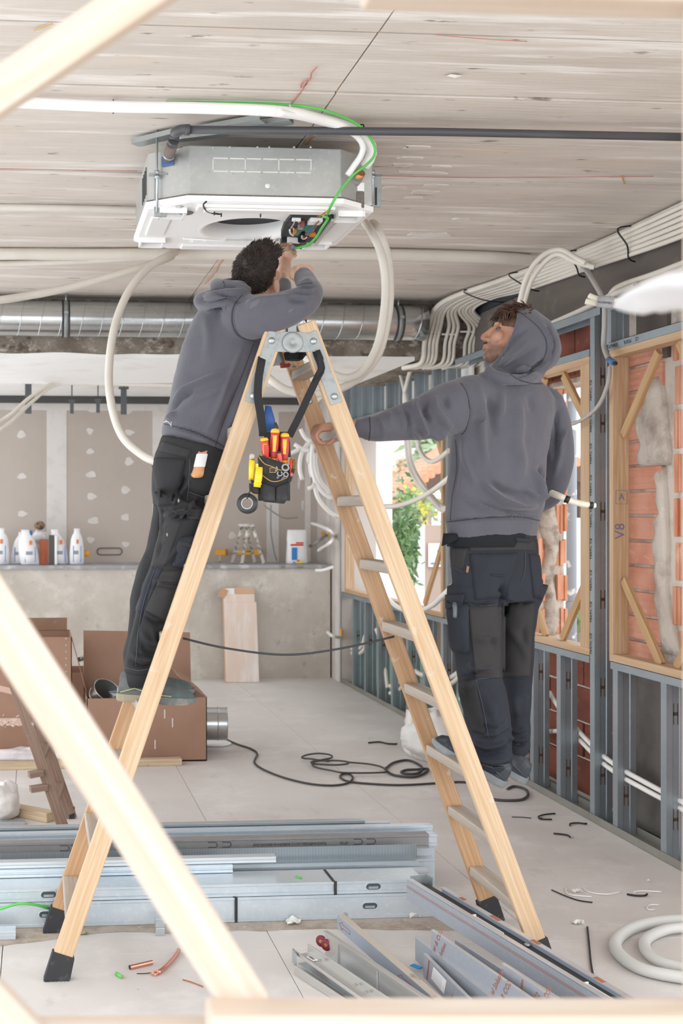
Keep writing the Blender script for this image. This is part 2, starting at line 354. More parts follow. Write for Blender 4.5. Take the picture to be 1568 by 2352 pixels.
# cut outline for a socket box
p0, p1 = UY(223, 1259, 11.995), UY(280, 1274, 11.995); r = (p0.z-p1.z)/2; zc = (p0.z+p1.z)/2
pts = [V((p0.x+r+r*math.cos(a), 11.995, zc+r*math.sin(a))) for a in np.linspace(math.pi/2, 3*math.pi/2, 8)]+[V((p1.x-r+r*math.cos(a), 11.995, zc+r*math.sin(a))) for a in np.linspace(-math.pi/2, math.pi/2, 8)]
build(MB().tube(pts, .007, 5, closed=True), 'socket_groove', mk('groove', S(120, 112, 106), .9), wb)
hw = build(MB().box2((-2.0, 11.38, 0), (2.93, 12.0, 1.1)), 'wall_ledge', M_PLASTER_GREY, kind='structure', label='rendered half wall below the ledge')
build(MB().box2((-2.0, 11.34, 1.1), (2.93, 12.0, 1.137)), 'ledge_slab', mk('ledge slab', S(158, 157, 158), .6, world=True, layers=[dict(s=9, d=6, lo=.5, hi=.68, col=S(196, 196, 198)), dict(s=4, d=5, lo=.6, hi=.7, col=S(118, 116, 116))]), hw, bevel=.004)
# dark strip along the top of the plasterboard
build(MB().box2((-2.0, 11.9, 2.79), (2.9, 11.99, 2.855)), 'trim_3', mk('dark band', S(74, 72, 72), .7), kind='structure', label='dark strip along the top of the plasterboard')
build(MB().box2((-2.0, 11.985, 2.72), (2.9, 12.0, 2.79)), 'trim_4', M_FILLER, kind='structure', label='filled strip under the dark one')
# dirty strip of dried slurry in front of the steel pile, lumps of paint on the ceiling
mb = MB(); n = 50; M_DIRT = mk('dried slurry', S(182, 170, 158), .85, world=True, layers=[dict(s=9, d=7, r=.7, lo=.45, hi=.62, col=S(158, 142, 128)), dict(s=30, d=4, lo=.62, hi=.7, col=S(200, 190, 182))])
for i in range(n):
    xa, xb = -.5+2.3*i/n, -.5+2.3*(i+1)/n; f = lambda x: 4.50-.10*mnoise.noise((x*1.6, 0, 7))-.035*mnoise.noise((x*7, 2, 1))-.13*max(0, .35-x)
    mb.add([(xa, f(xa), .0004), (xb, f(xb), .0004), (xb, 4.9, .0008), (xa, 4.9, .0008)], [(0, 1, 2, 3)])
build(mb, 'slurry_stain', M_DIRT, fl)
for (px, py, w_, h_) in ((958, 340, 66, 16), (945, 365, 60, 14), (925, 380, 50, 14), (1000, 428, 60, 16), (975, 442, 60, 14), (1012, 384, 56, 10), (965, 397, 120, 9), (905, 432, 60, 14), (985, 540, 110, 16), (1060, 505, 40, 10), (950, 455, 50, 8)):
    p = UZ(px, py, ZC-.0045); q = UZ(px+w_/2, py, ZC-.0045); r_ = UZ(px, py+h_/2, ZC-.0045); k = 22; sq = lambda v: math.copysign(abs(v)**.45, v)
    poly = [(p.x+(q.x-p.x)*sq(math.cos(6.283*i/k))*(.9+.55*mnoise.noise((i*2.3, px, 0)))+(p.y-4.8)*.0, p.y+.45*abs(r_.y-p.y)*sq(math.sin(6.283*i/k))*(1+.5*mnoise.noise((i*1.7, py, 3)))) for i in range(k)]
    build(MB().prism(poly, ZC-.005, ZC+.001), 'lime_streak', mk('lime streak', S(224, 218, 211), .9, world=True, layers=[dict(s=18, st=(.4, 5, 1), d=5, lo=.45, hi=.6, col=S(206, 199, 192))]) if px == 958 else bpy.data.materials['lime streak'], ce)
# ------------------------------------------------------------------ right wall (outer masonry)
wr = build(MB().box2((3.212, 4.0, -.02), (3.36, 8.2, .84)), 'wall_right', M_MORTAR, kind='structure')
def course(y0, y1, z0, h, L, x, mat, off=0., jit=.006, name='brick', lo=0, hi=0, xd=.12):
    y = y0-off
    while y < y1:
        a, b = max(y, y0), min(y+L, y1)
        if b-a > .05:
            dx = rnd.uniform(-jit, jit)
            build(MB().box2((x+dx, a+.006, z0+.006), (x+xd, b-.006, z0+h-.006)), name, mat, wr, bevel=.004)
        y += L
for k in range(4):
    course(4.3, 8.2, .0+.21*k, .21, .30, 3.20, M_BRICKD, off=.15*(k % 2))
# concrete stub column seen low between the near studs
build(MB().box2((3.16, 5.60, 0), (3.3, 5.92, .87)), 'concrete_stub', mk('grey stub', S(112, 108, 104), .9, world=True, layers=[dict(s=4, d=6, lo=.4, hi=.65, col=S(88, 84, 80))], bumps=[dict(s=20, d=6, str=.4, h=.01)]), wr)
# pier in the near window: smooth-grooved blocks, broken flutes, smeared mortar
build(MB().box2((3.192, 4.2, .84), (3.40, 6.04, 2.8)), 'mortar_bed', M_MORTAR, wr)
for k in range(13):
    z0 = .845+.132*k
    dy = rnd.uniform(-.02, .02)
    build(MB().box2((3.17+rnd.uniform(-.004, .004), 5.66+dy, z0+.008), (3.3, 6.05, z0+.124)), 'brick', M_BRICK, wr, bevel=.004)
for k in range(8):
    z0 = .86+.22*k; y = 5.56
    while y > 4.3:
        wdt = rnd.uniform(.022, .05)
        build(MB().box2((3.18+rnd.uniform(-.016, .014), y-wdt, z0+.014), (3.3, y-.004, z0+.204)), 'brick_flute', M_BRICKV, wr, bevel=.003)
        y -= wdt+.002
def smear(name, cols, x, mat, seed, thick_=.03, facey=None):
    """lumpy mortar: rows (z, y0, y1) as a bulging strip standing proud of x"""
    mb = MB(); nz = len(cols); ny = 7; vs = []
    for i, (z, a, b) in enumerate(cols):
        for j in range(ny):
            t = j/(ny-1); y = a+(b-a)*t; e = 4*t*(1-t)
            q = mnoise.noise((y*14+seed, z*11, seed))
            vs.append((x-thick_*(.25+.75*e)*(1 if 0 < i < nz-1 else .1)-.012*q*e, y+.012*mnoise.noise((z*30, j, seed)), z))
    fs = [(i*ny+j, i*ny+j+1, (i+1)*ny+j+1, (i+1)*ny+j) for i in range(nz-1) for j in range(ny-1)]
    k = len(vs); vs += [(x+.05, y, z) for _, y, z in vs]
    fs += [tuple(k+q for q in f[::-1]) for f in fs]
    for i in range(nz-1):
        for e in (0, ny-1): a, b = i*ny+e, (i+1)*ny+e; fs.append((a, b, b+k, a+k) if e == 0 else (b, a, a+k, b+k))
    for j in range(ny-1): fs.append((j+1, j, j+k, j+1+k)); a = (nz-1)*ny+j; fs.append((a, a+1, a+1+k, a+k))
    if facey is not None: vs = [(b, a-x+facey, c) for a, b, c in vs]; fs = [f[::-1] for f in fs]
    mb.add(vs, fs, True); return build(mb, name, mat, wr)
def sm_cols(px):
    return [(UX(a, y, 3.17).z, UX(a, y, 3.17).y, UX(b, y, 3.17).y) for y, a, b in px]
smear('mortar_smear', sm_cols([(868, 1497, 1512), (885, 1490, 1516), (905, 1484, 1520), (930, 1480, 1522), (945, 1470, 1524), (960, 1458, 1525), (985, 1460, 1527), (1000, 1464, 1528), (1020, 1472, 1530), (1045, 1464, 1534), (1065, 1466, 1534), (1072, 1480, 1530)]), 3.172, M_MORTAR, 1.)
smear('mortar_smear', sm_cols([(1074, 1508, 1520), (1095, 1500, 1522), (1120, 1506, 1524), (1150, 1504, 1526), (1180, 1512, 1527), (1200, 1498, 1528), (1225, 1502, 1530), (1250, 1494, 1530), (1285, 1500, 1528), (1315, 1500, 1530), (1345, 1504, 1528), (1375, 1500, 1530), (1400, 1506, 1534), (1430, 1510, 1545), (1470, 1515, 1556), (1500, 1518, 1560)]), 3.176, M_MORTAR, 2., .02)
# strip of masonry above the windows
build(MB().box2((3.24, 4.2, 2.44), (3.40, 11.3, 2.80)), 'lintel_masonry', M_MORTAR, wr)
for k in range(14):
    y = 4.25+.30*k
    if abs(y-5.62) < .2: continue
    build(MB().box2((3.19, y, 2.47), (3.26, y+.29, 2.78)), 'brick', M_BRICKD, wr, bevel=.003)
build(MB().box2((3.17, 5.60, 2.44), (3.26, 5.90, 2.78)), 'concrete_stub', M_DARKCON, wr)
# dark concrete beam over them
tb = build(MB().box2((3.12, 3.2, 2.78), (3.5, 8.1, ZC+.011)), 'trim_5', M_DARKCON, kind='structure', label='dark concrete beam over the right-hand windows')
build(MB().box2((3.10, 3.2, 3.06), (3.122, 8.1, 3.11)), 'edge_strip', mk('dark strip', S(52, 56, 62), .6), tb)
# far masonry pier in the second window, broken and full of mortar
ya = UX(1300, 1200, 3.36).y
build(MB().box2((3.185, ya+.012, .84), (3.35, 8.3, 2.8)), 'mortar_bed', M_MORTAR, wr)
for k in range(8):
    z0 = .85+.22*k
    for x0, x1 in ((3.170, 3.192), (3.194, 3.214), (3.295, 3.318), (3.320, 3.342), (3.343, 3.362)):
        build(MB().box2((x0, ya+rnd.uniform(-.02, .008), z0+.012+rnd.uniform(0, .03)), (x1, ya+.1, z0+.206-rnd.uniform(0, .02))), 'brick_flute', M_BRICKV, wr, bevel=.003)
    for h in range(2):
        build(MB().box2((3.165+rnd.uniform(-.005, .005), ya+.015, z0+.11*h+.006), (3.3, ya+.42, z0+.11*h+.104)), 'brick', M_BRICK, wr, bevel=.004)
M_MORTAR2 = mk('darker mortar', S(190, 178, 166), .95, world=True, layers=[dict(s=14, d=6, lo=.45, hi=.62, col=S(150, 138, 126))], bumps=[dict(s=22, d=8, str=.8, h=.015)])
smear('mortar_smear', [(z, 3.205+.015*math.sin(z*19), 3.300+.02*math.sin(z*13+1)) for z in np.linspace(.87, 2.2, 40)], 0., M_MORTAR2, 5., .03, facey=ya+.01)
# white rendered pier beyond and the white infill above the far window
ew = build(MB().box2((3.31, 11.17, .86), (3.5, 11.95, 2.8)), 'wall_pier', M_WHITE, kind='structure', label='bright white plastered pier outside the far window')
build(MB().box2((3.12, 8.1, 2.50), (3.14, 11.2, 2.86)), 'wall_infill', M_WHITE, kind='structure', label='white boards behind the studs above the far window')
# lower backing of the far stud bay: rough brown render with green board offcuts
lb = build(MB().box2((3.14, 8.2, 0), (3.2, 11.3, .86)), 'wall_lower', mk('brown rough render', S(142, 122, 104), .95, world=True, layers=[dict(s=4, d=6, lo=.42, hi=.6, col=S(104, 86, 72)), dict(s=7, d=6, lo=.6, hi=.7, col=S(176, 166, 150))], bumps=[dict(s=14, d=6, str=.6, h=.02)]), kind='structure', label='rough brown backing behind the far studs')
M_GBOARD = mk('green plasterboard', S(150, 182, 164), .85, world=True, layers=[dict(s=5, d=5, lo=.5, hi=.7, col=S(128, 160, 142))])
for y0, y1, zt in ((8.25, 8.75, .62), (8.9, 9.4, .74), (9.7, 10.1, .5), (10.25, 10.75, .66)):
    poly = [(y0, 0.01), (y1, 0.01)]+[(y1+(y0-y1)*i/7, zt+.07*mnoise.noise((i*1.7, y0, 3))-.04*(i % 2)) for i in range(8)]
    build(MB().prism(poly, 0, .012, basis((3.125, 0, 0), (0, 1, 0), (0, 0, 1))), 'board_offcut', M_GBOARD, lb)
# plasterboard return in the corner
co = build(MB().box2((2.95, 11.05, 0), (3.3, 12.0, 2.86)), 'wall_return', mk('corner board', S(206, 198, 191), .85, world=True, layers=[dict(s=3, d=5, lo=.5, hi=.7, col=S(190, 180, 171))]), kind='structure', label='plasterboard return in the far corner')
build(MB().box2((2.946, 11.13, 0), (2.95, 11.25, 2.86)), 'joint_strip', M_FILLER, co)
build(MB().box2((2.946, 11.5, 1.14), (2.95, 11.6, 2.86)), 'joint_strip', M_FILLER, co)
build(MB().box2((2.945, 11.045, 0), (2.952, 11.06, 2.86)), 'corner_bead', M_ZINC, co)
# ------------------------------------------------------------------ steel stud framing along the right wall
XS = 2.965
sf = thing('stud_framing', 'galvanised steel stud framing along the right wall with floor and window tracks', 'framing', (XS, 7.5, 0))
CPATH = [(.012, .05), (0, .05), (0, 0), (.030, 0), (.034, .005), (.064, .005), (.068, 0), (.098, 0), (.098, .05), (.086, .05)]
def stud(y, z0, z1, slots=(), name='stud'):
    s = profile(name, CPATH, (XS, y, z0), (XS, y, z1), M_GALV_STUD, sf, up=(0, 1, 0), t=.0016)
    for z in slots:
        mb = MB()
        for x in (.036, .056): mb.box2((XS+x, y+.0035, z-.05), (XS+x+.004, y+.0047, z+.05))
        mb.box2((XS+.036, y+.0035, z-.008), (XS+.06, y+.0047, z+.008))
        build(mb, 'punched_slot', M_SLOTSHADE, s)
    return s
M_SLOTSHADE = mk('slot shadow', S(92, 66, 50), .9)  # dark brown paints the shade inside the punched openings
profile('floor_track', [(-.004, .04), (-.004, 0), (.104, 0), (.104, .04)], (XS, 4.0, 0.001), (XS, 11.05, 0.001), M_GALV_STUD, sf, up=(0, 0, 1), t=.0016) if False else None
build(MB().box2((XS-.006, 4.0, 0.001), (XS+.104, 11.05, .004)).box2((XS-.006, 4.0, .001), (XS-.004, 11.05, .042)).box2((XS+.102, 4.0, .001), (XS+.104, 11.05, .042)), 'floor_track', m_galv('dusty track', S(150, 148, 142), S(132, 130, 122), .6, .4), sf)
def htrack(y0, y1, z0, z1, name):
    return build(MB().box2((XS-.004, y0, z0), (XS-.002, y1, z1)).box2((XS+.1, y0, z0), (XS+.102, y1, z1)).box2((XS-.004, y0, z1-.002), (XS+.102, y1, z1)), name, M_GALV_STUD, sf)
htrack(4.4, 5.77, .845, .884, 'sill_track'); htrack(6.0, 11.05, .845, .884, 'sill_track')
hd = htrack(4.4, 5.79, 2.496, 2.536, 'header_track'); htrack(6.0, 11.05, 2.496, 2.536, 'header_track')
htrack(3.8, 5.80, 2.70, 2.745, 'top_track'); htrack(5.88, 8.0, 2.70, 2.745, 'top_track')
SY = [UX(q, 1700, XS).y for q in (1225, 1287, 1418, 1530)]
for i, y in enumerate(SY): stud(y, .004, .86, (.7, .2) if i != 2 else (.2,))
y = 7.05
while y < 11.0: stud(y, .004, .86, (.5,)); y += .4
stud(UX(1365, 1500, XS).y, .004, 2.75, (.25, .72, 1.19, 1.66, 2.13, 2.38), 'post')
stud(7.02, .86, 2.7, (), 'post'); stud(8.15, .86, 2.7, (), 'post')
for y in (5.77,): stud(y, 2.53, 2.72)
for y in (8.45, 8.85, 9.25, 9.6, 10.0, 10.35, 10.7, 10.95): stud(y, 2.53, 2.86)
p = UX(1424, 806, XS-.004)
for word, px in (('KNAUF', 1408), ('PERFIL', 1440), ('CE', 1462)):
    y = UX(px, 800, XS-.0042).y
    text(word, .028, basis((XS-.0046, y, 2.515), (0, 1, 0), (0, 0, -1)), M_INKB, hd, align='CENTER')
for z in np.arange(.95, 2.4, .17):
    text('PERFIL CE', .026, basis((XS-.0005, UX(1365, 1500, XS).y+.03, z), (0, 0, -1), (0, -1, 0)) if False else basis((XS-.001, UX(1357, 1500, XS).y, z), (0, 0, 1), (0, 1, 0)), M_INKB, sf)
# ------------------------------------------------------------------ timber window frames set into the studs
def win_frame(y0, y1, label, braces, jamb_w=.04):
    t = thing('timber_window_frame', label, 'window frame', (XS+.04, (y0+y1)/2, .885))
    x0, x1, zb, zt, k = XS-.005, XS+.08, .885, 2.495, .038
    def b(name, a, c): return build(MB().box2(a, c), name, M_SPRUCE_W, t, bevel=.002)
    # boards get their grain along their length: built along local z
    xm = (x0+x1)/2; wd = x1-x0
    plank('sill_board', (xm, y0, zb+k/2), (xm, y1, zb+k/2), wd, k, M_SPRUCE_W, t)
    plank('header_board', (xm, y0, zt-k/2), (xm, y1, zt-k/2), wd, k, M_SPRUCE_W, t)
    plank('jamb', (xm, y0+jamb_w/2, zb+k), (xm, y0+jamb_w/2, zt-k), wd, jamb_w, M_SPRUCE_W, t, up=(0, 1, 0))
    plank('jamb', (xm, y1-jamb_w/2, zb+k), (xm, y1-jamb_w/2, zt-k), wd, jamb_w, M_SPRUCE_W, t, up=(0, 1, 0))
    for (a, az, c, cz) in braces:
        plank('brace', (xm+.004, a, az), (xm+.004, c, cz), .022, .05, M_BRACE, t, up=(0, 1, .3))
    return t
def pz(px, py, x=XS+.03): q = UX(px, py, x); return q.y, q.z
wf2 = win_frame(4.82, 5.78, 'near timber window frame with corner braces and inked marks on its jamb', [
    (*pz(1427, 1000), *pz(1508, 808)), (*pz(1428, 1332), *pz(1514, 1528)), (4.90, 2.02, 5.20, 2.455), (4.90, 1.33, 5.22, .92)])
wf1 = win_frame(6.0, 6.98, 'middle timber window frame in front of the broken brick pier and downpipe', [
    (*pz(1340, 962), *pz(1290, 862)), (*pz(1338, 1345), *pz(1287, 1468)), (6.94, 1.30, 6.62, .92), (6.94, 2.05, 6.64, 2.455)], .10)
wf0 = win_frame(8.25, 10.95, 'long far timber window frame behind the right worker, open to the garden', [
    (*pz(1020, 1225), *pz(972, 1388)), (8.32, 2.0, 8.66, 2.455)])
# handwritten marks on the near jamb
jy = 5.78-.04-.0012
for word, px, py, s_, rot in (('A', 1427, 1142, .05, 0), ('V8', 1424, 1220, .075, 1)):
    q = UY(px, py, jy)
    text(word, s_, basis(q, (0, 0, 1) if rot else (1, 0, 0), (-1, 0, 0) if rot else (0, 0, 1)), M_INK, wf2, name='handwriting')
q = UY(1427, 1142, jy)
build(MB().box((q.x, jy, q.z+.035), (.06, .001, .002)).box((q.x, jy, q.z-.035), (.06, .001, .002)).box((q.x-.03, jy, q.z), (.002, .001, .07)).box((q.x+.03, jy, q.z), (.002, .001, .07)), 'ink_box', M_INK, wf2)
# ------------------------------------------------------------------ timber frame the photograph is taken through (it stands close to the eye)
fr = thing('timber_window', 'pale blurred timber window frame with diagonal braces right in front of the view', 'window frame', (.3, 1.25, 0))
def fpl(name, a, b, wpx, Y, tk=.03):
    p, q = UY(*a, Y), UY(*b, Y); return plank(name, p, q, wpx*Y/FPX, tk, M_SPRUCE, fr, up=(0, 1, 0), bevel=.004)
fpl('brace', (-145, 310), (470, -105), 92, 1.25)
fpl('brace', (-120, 1235), (640, 2420), 108, 1.25, .035)
fpl('brace', (-180, 2130), (190, 2520), 92, 1.25)
fpl('sill_board', (478, 2352), (1640, 2352), 84, 1.21, .05)
fpl('sill_board', (-100, 2395), (600, 2393), 92, 1.27, .04)
fpl('header_board', (840, -35), (1640, -12), 80, 1.24, .05)
fpl('jamb', (1632, -120), (1632, 2500), 84, 1.22, .05)
# ================================================================== the double ladder
LX, RX, AX = .062, 1.85, .925           # feet and apex
LYN, LYF, AYN, AYF = 4.09, 4.56, 4.15, 4.50
AZ = 2.345
ld = thing('double_ladder', 'tall pale pine double stepladder both workers stand on', 'ladder', (.95, 4.32, 0))
def rail_pt(side, near, z):
    fx = LX if side < 0 else RX; fy = LYN if near else LYF; ay = AYN if near else AYF
    ax = AX+side*.052
    t = z/AZ; return V((fx+(ax-fx)*t, fy+(ay-fy)*t, z))
def rail(side, near):
    a, b = rail_pt(side, near, .02), rail_pt(side, near, AZ)
    d = (b-a).normalized()
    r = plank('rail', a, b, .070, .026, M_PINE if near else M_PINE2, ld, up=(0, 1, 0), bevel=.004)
    # rubber shoe
    M = frame(a, b, (0, 1, 0))
    ux = M.to_3x3() @ V((1, 0, 0))
    mb = MB(); lo = []; hi = []
    for sx, sy in ((-1, -1), (1, -1), (1, 1), (-1, 1)):
        base = a+V((sx*.047, sy*.021, 0)); base.z = .002
        top = a+M.to_3x3() @ V((sx*.041, sy*.019, .075))
        lo.append(base); hi.append(top)
    mb.loft([lo, hi], smooth=False)
    for i in range(7): mb.box((a.x-.04+.0133*i, a.y, .003), (.007, .046, .006))
    f = build(mb, 'rubber_foot', M_BLACK, ld, bevel=.003)
    return r
RAILS = {}
for s_ in (-1, 1):
    for n_ in (True, False): RAILS[s_, n_] = rail(s_, n_)
RZ = [.205+.2487*k for k in range(9)]
for s_ in (-1, 1):
    for k, z in enumerate(RZ):
        if k == 8 and s_ < 0: continue
        a, b = rail_pt(s_, True, z), rail_pt(s_, False, z)
        a.y += .013; b.y -= .013
        mb = MB(); hx = .034 if k < 8 else .03
        M = frame(a, b, (0, 0, 1)); L = (b-a).length
        o = build(MB().box((0, 0, L/2), (.066, .040 if k != 8 else .036, L)), 'tread', M_TREAD, ld, M=M, bevel=.006)
        # bolt head at the outside of the rail
hinge = []
def hplate(y0, y1, name='hinge_plate'):
    mb = MB()
    for s_ in (-1, 1):
        z0, z1 = 2.05, 2.29
        a, b = rail_pt(s_, y0 < 4.3, z0), rail_pt(s_, y0 < 4.3, z1)
        off = -.0148 if y0 < 4.3 else .0148
        a.y += off; b.y += off
        mb.bar(a, b+(b-a).normalized()*.02, .046, abs(y1-y0), (0, 1, 0))
    c = V((AX, (y0+y1)/2, 2.27))
    mb.prism([(-.10, -.032), (-.045, -.034), (.045, -.034), (.10, -.032), (.085, .032), (.03, .04), (-.03, .04), (-.085, .032)], -abs(y1-y0)/2, abs(y1-y0)/2, basis(c, (1, 0, 0), (0, 0, 1)))
    h = build(mb, name, M_ZINC, ld, bevel=.0015)
    sgn = -1 if y0 < 4.3 else 1; ys = (y0+y1)/2+sgn*.003
    R = basis((AX, ys, 2.27), (1, 0, 0), (0, 0, 1))
    if sgn > 0: R = basis((AX, ys, 2.27), (-1, 0, 0), (0, 0, 1))
    build(MB().lathe([(.038, 0), (.038, .006), (.034, .008), (.012, .008), (.011, .006), (.004, .0055)], R, 24), 'pivot_disc', M_ZINC, h)
    for bx, bz in ((-.077, 2.276), (.077, 2.276)):
        R = basis((AX+bx, ys, bz), (1, 0, 0), (0, 0, 1)); build(MB().lathe([(.013, 0), (.012, .005), (.006, .009), (.001, .010)], R, 14), 'bolt', M_GALV, h)
    for s_ in (-1, 1):
        q = rail_pt(s_, sgn < 0, 2.075); R = basis((q.x, q.y+sgn*.0178, q.z), (1, 0, 0), (0, 0, 1))
        build(MB().lathe([(.013, -.006), (.012, .005), (.006, .009), (.001, .010)], R, 14), 'bolt', M_GALV, h)
hplate(AYN-.0165, AYN-.0130); hplate(AYF+.0130, AYF+.0165)
build(MB().box2((AX-.016, AYN-.012, 2.25), (AX+.016, AYN+.012, 2.35)), 'hinge_tongue', M_ZINC, ld, bevel=.002)
# bolts on the far right rail
q = rail_pt(1, False, 2.09); R = basis((q.x, AYF-.016, q.z), (1, 0, 0), (0, 0, 1))
build(MB().lathe([(.011, 0), (.010, .005), (.005, .008), (.001, .009)], R, 12), 'bolt', M_GALV, ld)
# spreader strap between the two halves
sp = [UY(420, 1466, 4.40), UY(520, 1489, 4.40), UY(655, 1504, 4.40), UY(780, 1490, 4.40), UY(905, 1462, 4.40)]
P = cr(sp, .03); build(MB().tube(P, .0042, 6, ry=.003, up=(0, 0, 1)), 'spreader_strap', mk('grey webbing', S(66, 66, 70), .8), ld)
# ================================================================== ceiling cassette unit
AXL, AXR, AYN_, AYF_ = .433, 1.335, 4.42, 5.20
ZB, ZM, ZT = 2.850, 2.876, 3.072
ac = thing('air_conditioner', 'square ceiling cassette air conditioner with open white underside and exposed wiring', 'air conditioner', (.853, 4.81, ZB))
def octo(x0, x1, y0, y1, cx, cy): return [(x0+cx, y0), (x1-cx, y0), (x1, y0+cy), (x1, y1-cy), (x1-cx, y1), (x0+cx, y1), (x0, y1-cy), (x0, y0+cy)]
O_ = octo(AXL, AXR, AYN_, AYF_, .15, .11)
oc = octo(AXL+.004, AXR-.004, AYN_+.004, AYF_-.004, .15, .11); mb = MB(); mb.loft([[V((*p, z)) for p in oc] for z in (ZM+.006, ZT)], caps=False, smooth=False); mb.f.append(list(range(8, 16))); mb.sm.append(False)
build(mb, 'casing', M_ACSTEEL, ac, bevel=.004)
oc2 = octo(AXL-.002, AXR+.002, AYN_-.002, AYF_+.002, .151, .111); oc3 = octo(AXL+.02, AXR-.02, AYN_+.02, AYF_-.02, .15, .11)
build(MB().loft([[V((*p, z)) for p in o_] for o_, z in ((oc2, ZM-.001), (oc2, ZM+.007), (oc3, ZM+.007), (oc3, ZM-.001))], closed=True, smooth=False), 'foam_seal', M_GREYFOAM, ac)
# white tray with a round fan opening: octagon rim bridged to a circle
HC = UZ(570, 527, ZB); HR = .185
n = 48; rim = []; circ = []
def on_octo(poly, ang, c):
    d = V((math.cos(ang), math.sin(ang))); best = 1e9
    for i in range(8):
        a, b = V(poly[i]), V(poly[(i+1) % 8]); e = b-a; den = d.x*e.y-d.y*e.x
        if abs(den) < 1e-9: continue
        q = a-V(c); t = (q.x*e.y-q.y*e.x)/den; s = (q.x*d.y-q.y*d.x)/den
        if t > 0 and -1e-6 <= s <= 1+1e-6: best = min(best, t)
    return (c[0]+d.x*best, c[1]+d.y*best)
angs = sorted([2*math.pi*i/n for i in range(n)]+[math.atan2(p[1]-HC.y, p[0]-HC.x) % (2*math.pi) for p in O_])
O2 = octo(AXL-.006, AXR+.006, AYN_-.006, AYF_+.006, .152, .112)
R1 = [(*on_octo(O2, a, (HC.x, HC.y)), ZM) for a in angs]; R2 = [(*on_octo(O2, a, (HC.x, HC.y)), ZB+.006) for a in angs]
R3 = [(*on_octo(octo(AXL+.006, AXR-.006, AYN_+.006, AYF_-.006, .15, .11), a, (HC.x, HC.y)), ZB) for a in angs]
rings = [R1, R2, R3]
for r_, z in ((HR+.03, ZB), (HR+.018, ZB-.004), (HR+.004, ZB+.002), (HR-.004, ZB+.02), (HR-.004, ZB+.045), (HR+.004, ZB+.068)): rings.append([(HC.x+r_*math.cos(a), HC.y+r_*math.sin(a), z) for a in angs])
mb = MB(); mb.loft(rings, caps=False, smooth=False)
for i in range(len(mb.sm)): mb.sm[i] = i >= 3*len(angs)
tray = build(mb, 'base_tray', M_WHITEP, ac)
build(MB().lathe([(HR+.004, ZB+.067), (HR+.03, ZB+.068), (HR+.03, ZB+.15), (.001, ZB+.151)], Matrix.Translation((HC.x, HC.y, 0)), 32), 'fan_chamber', mk('dark chamber', S(46, 46, 48), .7), ac)
mb = MB(); mb.lathe([(.06, ZB+.115), (.055, ZB+.10), (.001, ZB+.098)], Matrix.Translation((HC.x, HC.y, 0)), 20)
for i in range(9):
    a = 2*math.pi*i/9; M = Matrix.Translation((HC.x, HC.y, 0)) @ Matrix.Rotation(a, 4, 'Z')
    vs = [M @ V(p) for p in ((.05, -.01, ZB+.11), (.160, -.045, ZB+.112), (.165, .02, ZB+.09), (.05, .015, ZB+.085))]
    mb.add(vs+[v+V((0, 0, .004)) for v in vs], [(0, 1, 2, 3), (7, 6, 5, 4), (0, 4, 5, 1), (1, 5, 6, 2), (2, 6, 7, 3), (3, 7, 4, 0)])
build(mb, 'fan_wheel', M_BLACKP, ac)
# raised mouldings of the tray: outlet channels and corner pockets
def zb(px, py, dz=0): return UZ(px, py, ZB-dz)
mb = MB()
def ribz(a, b, w=.008, h=.010): mb.box2((min(a[0], b[0])-w/2*(a[0] == b[0]), min(a[1], b[1])-w/2*(a[1] == b[1]), ZB-h), (max(a[0], b[0])+w/2*(a[0] == b[0]), max(a[1], b[1])+w/2*(a[1] == b[1]), ZB+.002))
x0, x1 = AXL+.19, AXR-.17
mb.box2((x0, AYN_+.02, ZB-.012), (x1, AYN_+.10, ZB+.002)); mb.box2((x0+.03, AYN_+.035, ZB-.018), (x1-.03, AYN_+.085, ZB))
mb.box2((x0+.02, AYF_-.10, ZB-.010), (x1-.02, AYF_-.03, ZB+.002))
mb.box2((AXL+.03, AYN_+.22, ZB-.008), (AXL+.11, AYF_-.26, ZB+.002))
mb.box2((AXR-.11, AYN_+.20, ZB-.010), (AXR-.03, AYF_-.2, ZB+.002))
build(mb, 'outlet_duct', M_WHITEPL, ac, bevel=.004)
for (px, py) in ((AXL+.07, AYF_-.15), (AXR-.10, AYF_-.17), (AXR-.09, AYN_+.13), (AXL+.10, AYN_+.13)):
    mb = MB(); q = .05
    for sx in (-1, 1): mb.box((px+sx*q, py, ZB-.010), (.008, 2*q+.008, .024)); mb.box((px, py+sx*q, ZB-.010), (2*q, .008, .024))
    build(mb, 'corner_pocket', M_WHITEPL, ac)
    build(MB().box((px, py, ZB-.001), (2*q-.008, 2*q-.008, .003)), 'pocket_floor', mk('pocket shade grey', S(206, 202, 199), .7), ac)  # grey plate puts the shading of the pocket into the colour
c = zb(427, 488); build(MB().lathe([(.03, c.z-.002), (.028, c.z-.004), (.001, c.z-.004)], Matrix.Translation((c.x, c.y, 0)), 20), 'round_cap', mk('grey cap', S(128, 124, 122), .6), ac)
c = zb(412, 474); build(MB().lathe([(.016, c.z-.002), (.001, c.z-.003)], Matrix.Translation((c.x, c.y, 0)), 16), 'round_cap', mk('pale cap', S(205, 205, 206), .6), ac)
build(ctube([zb(474, 463, .012), zb(467, 470, .016), zb(472, 482, .016), zb(485, 489, .016), zb(505, 492, .012)], .0035, .01, 6), 'wire', M_BLACKP, ac)
mb = MB()
for px, py in ((492, 488), (508, 492), (598, 493)): c = zb(px, py, .02); mb.box(c, (.004, .012, .02))
build(mb, 'clip', M_BLACKP, ac)
mb = MB()
for px in (440, 470, 515, 560, 585, 630): c = zb(px, 551+(px % 3), .006); mb.box(c, (.014, .012, .016))
mb.tube([zb(420, 548, .006), zb(500, 553, .006), zb(640, 552, .006)], .004, 6)
build(mb, 'latch', M_WHITEPL, ac)
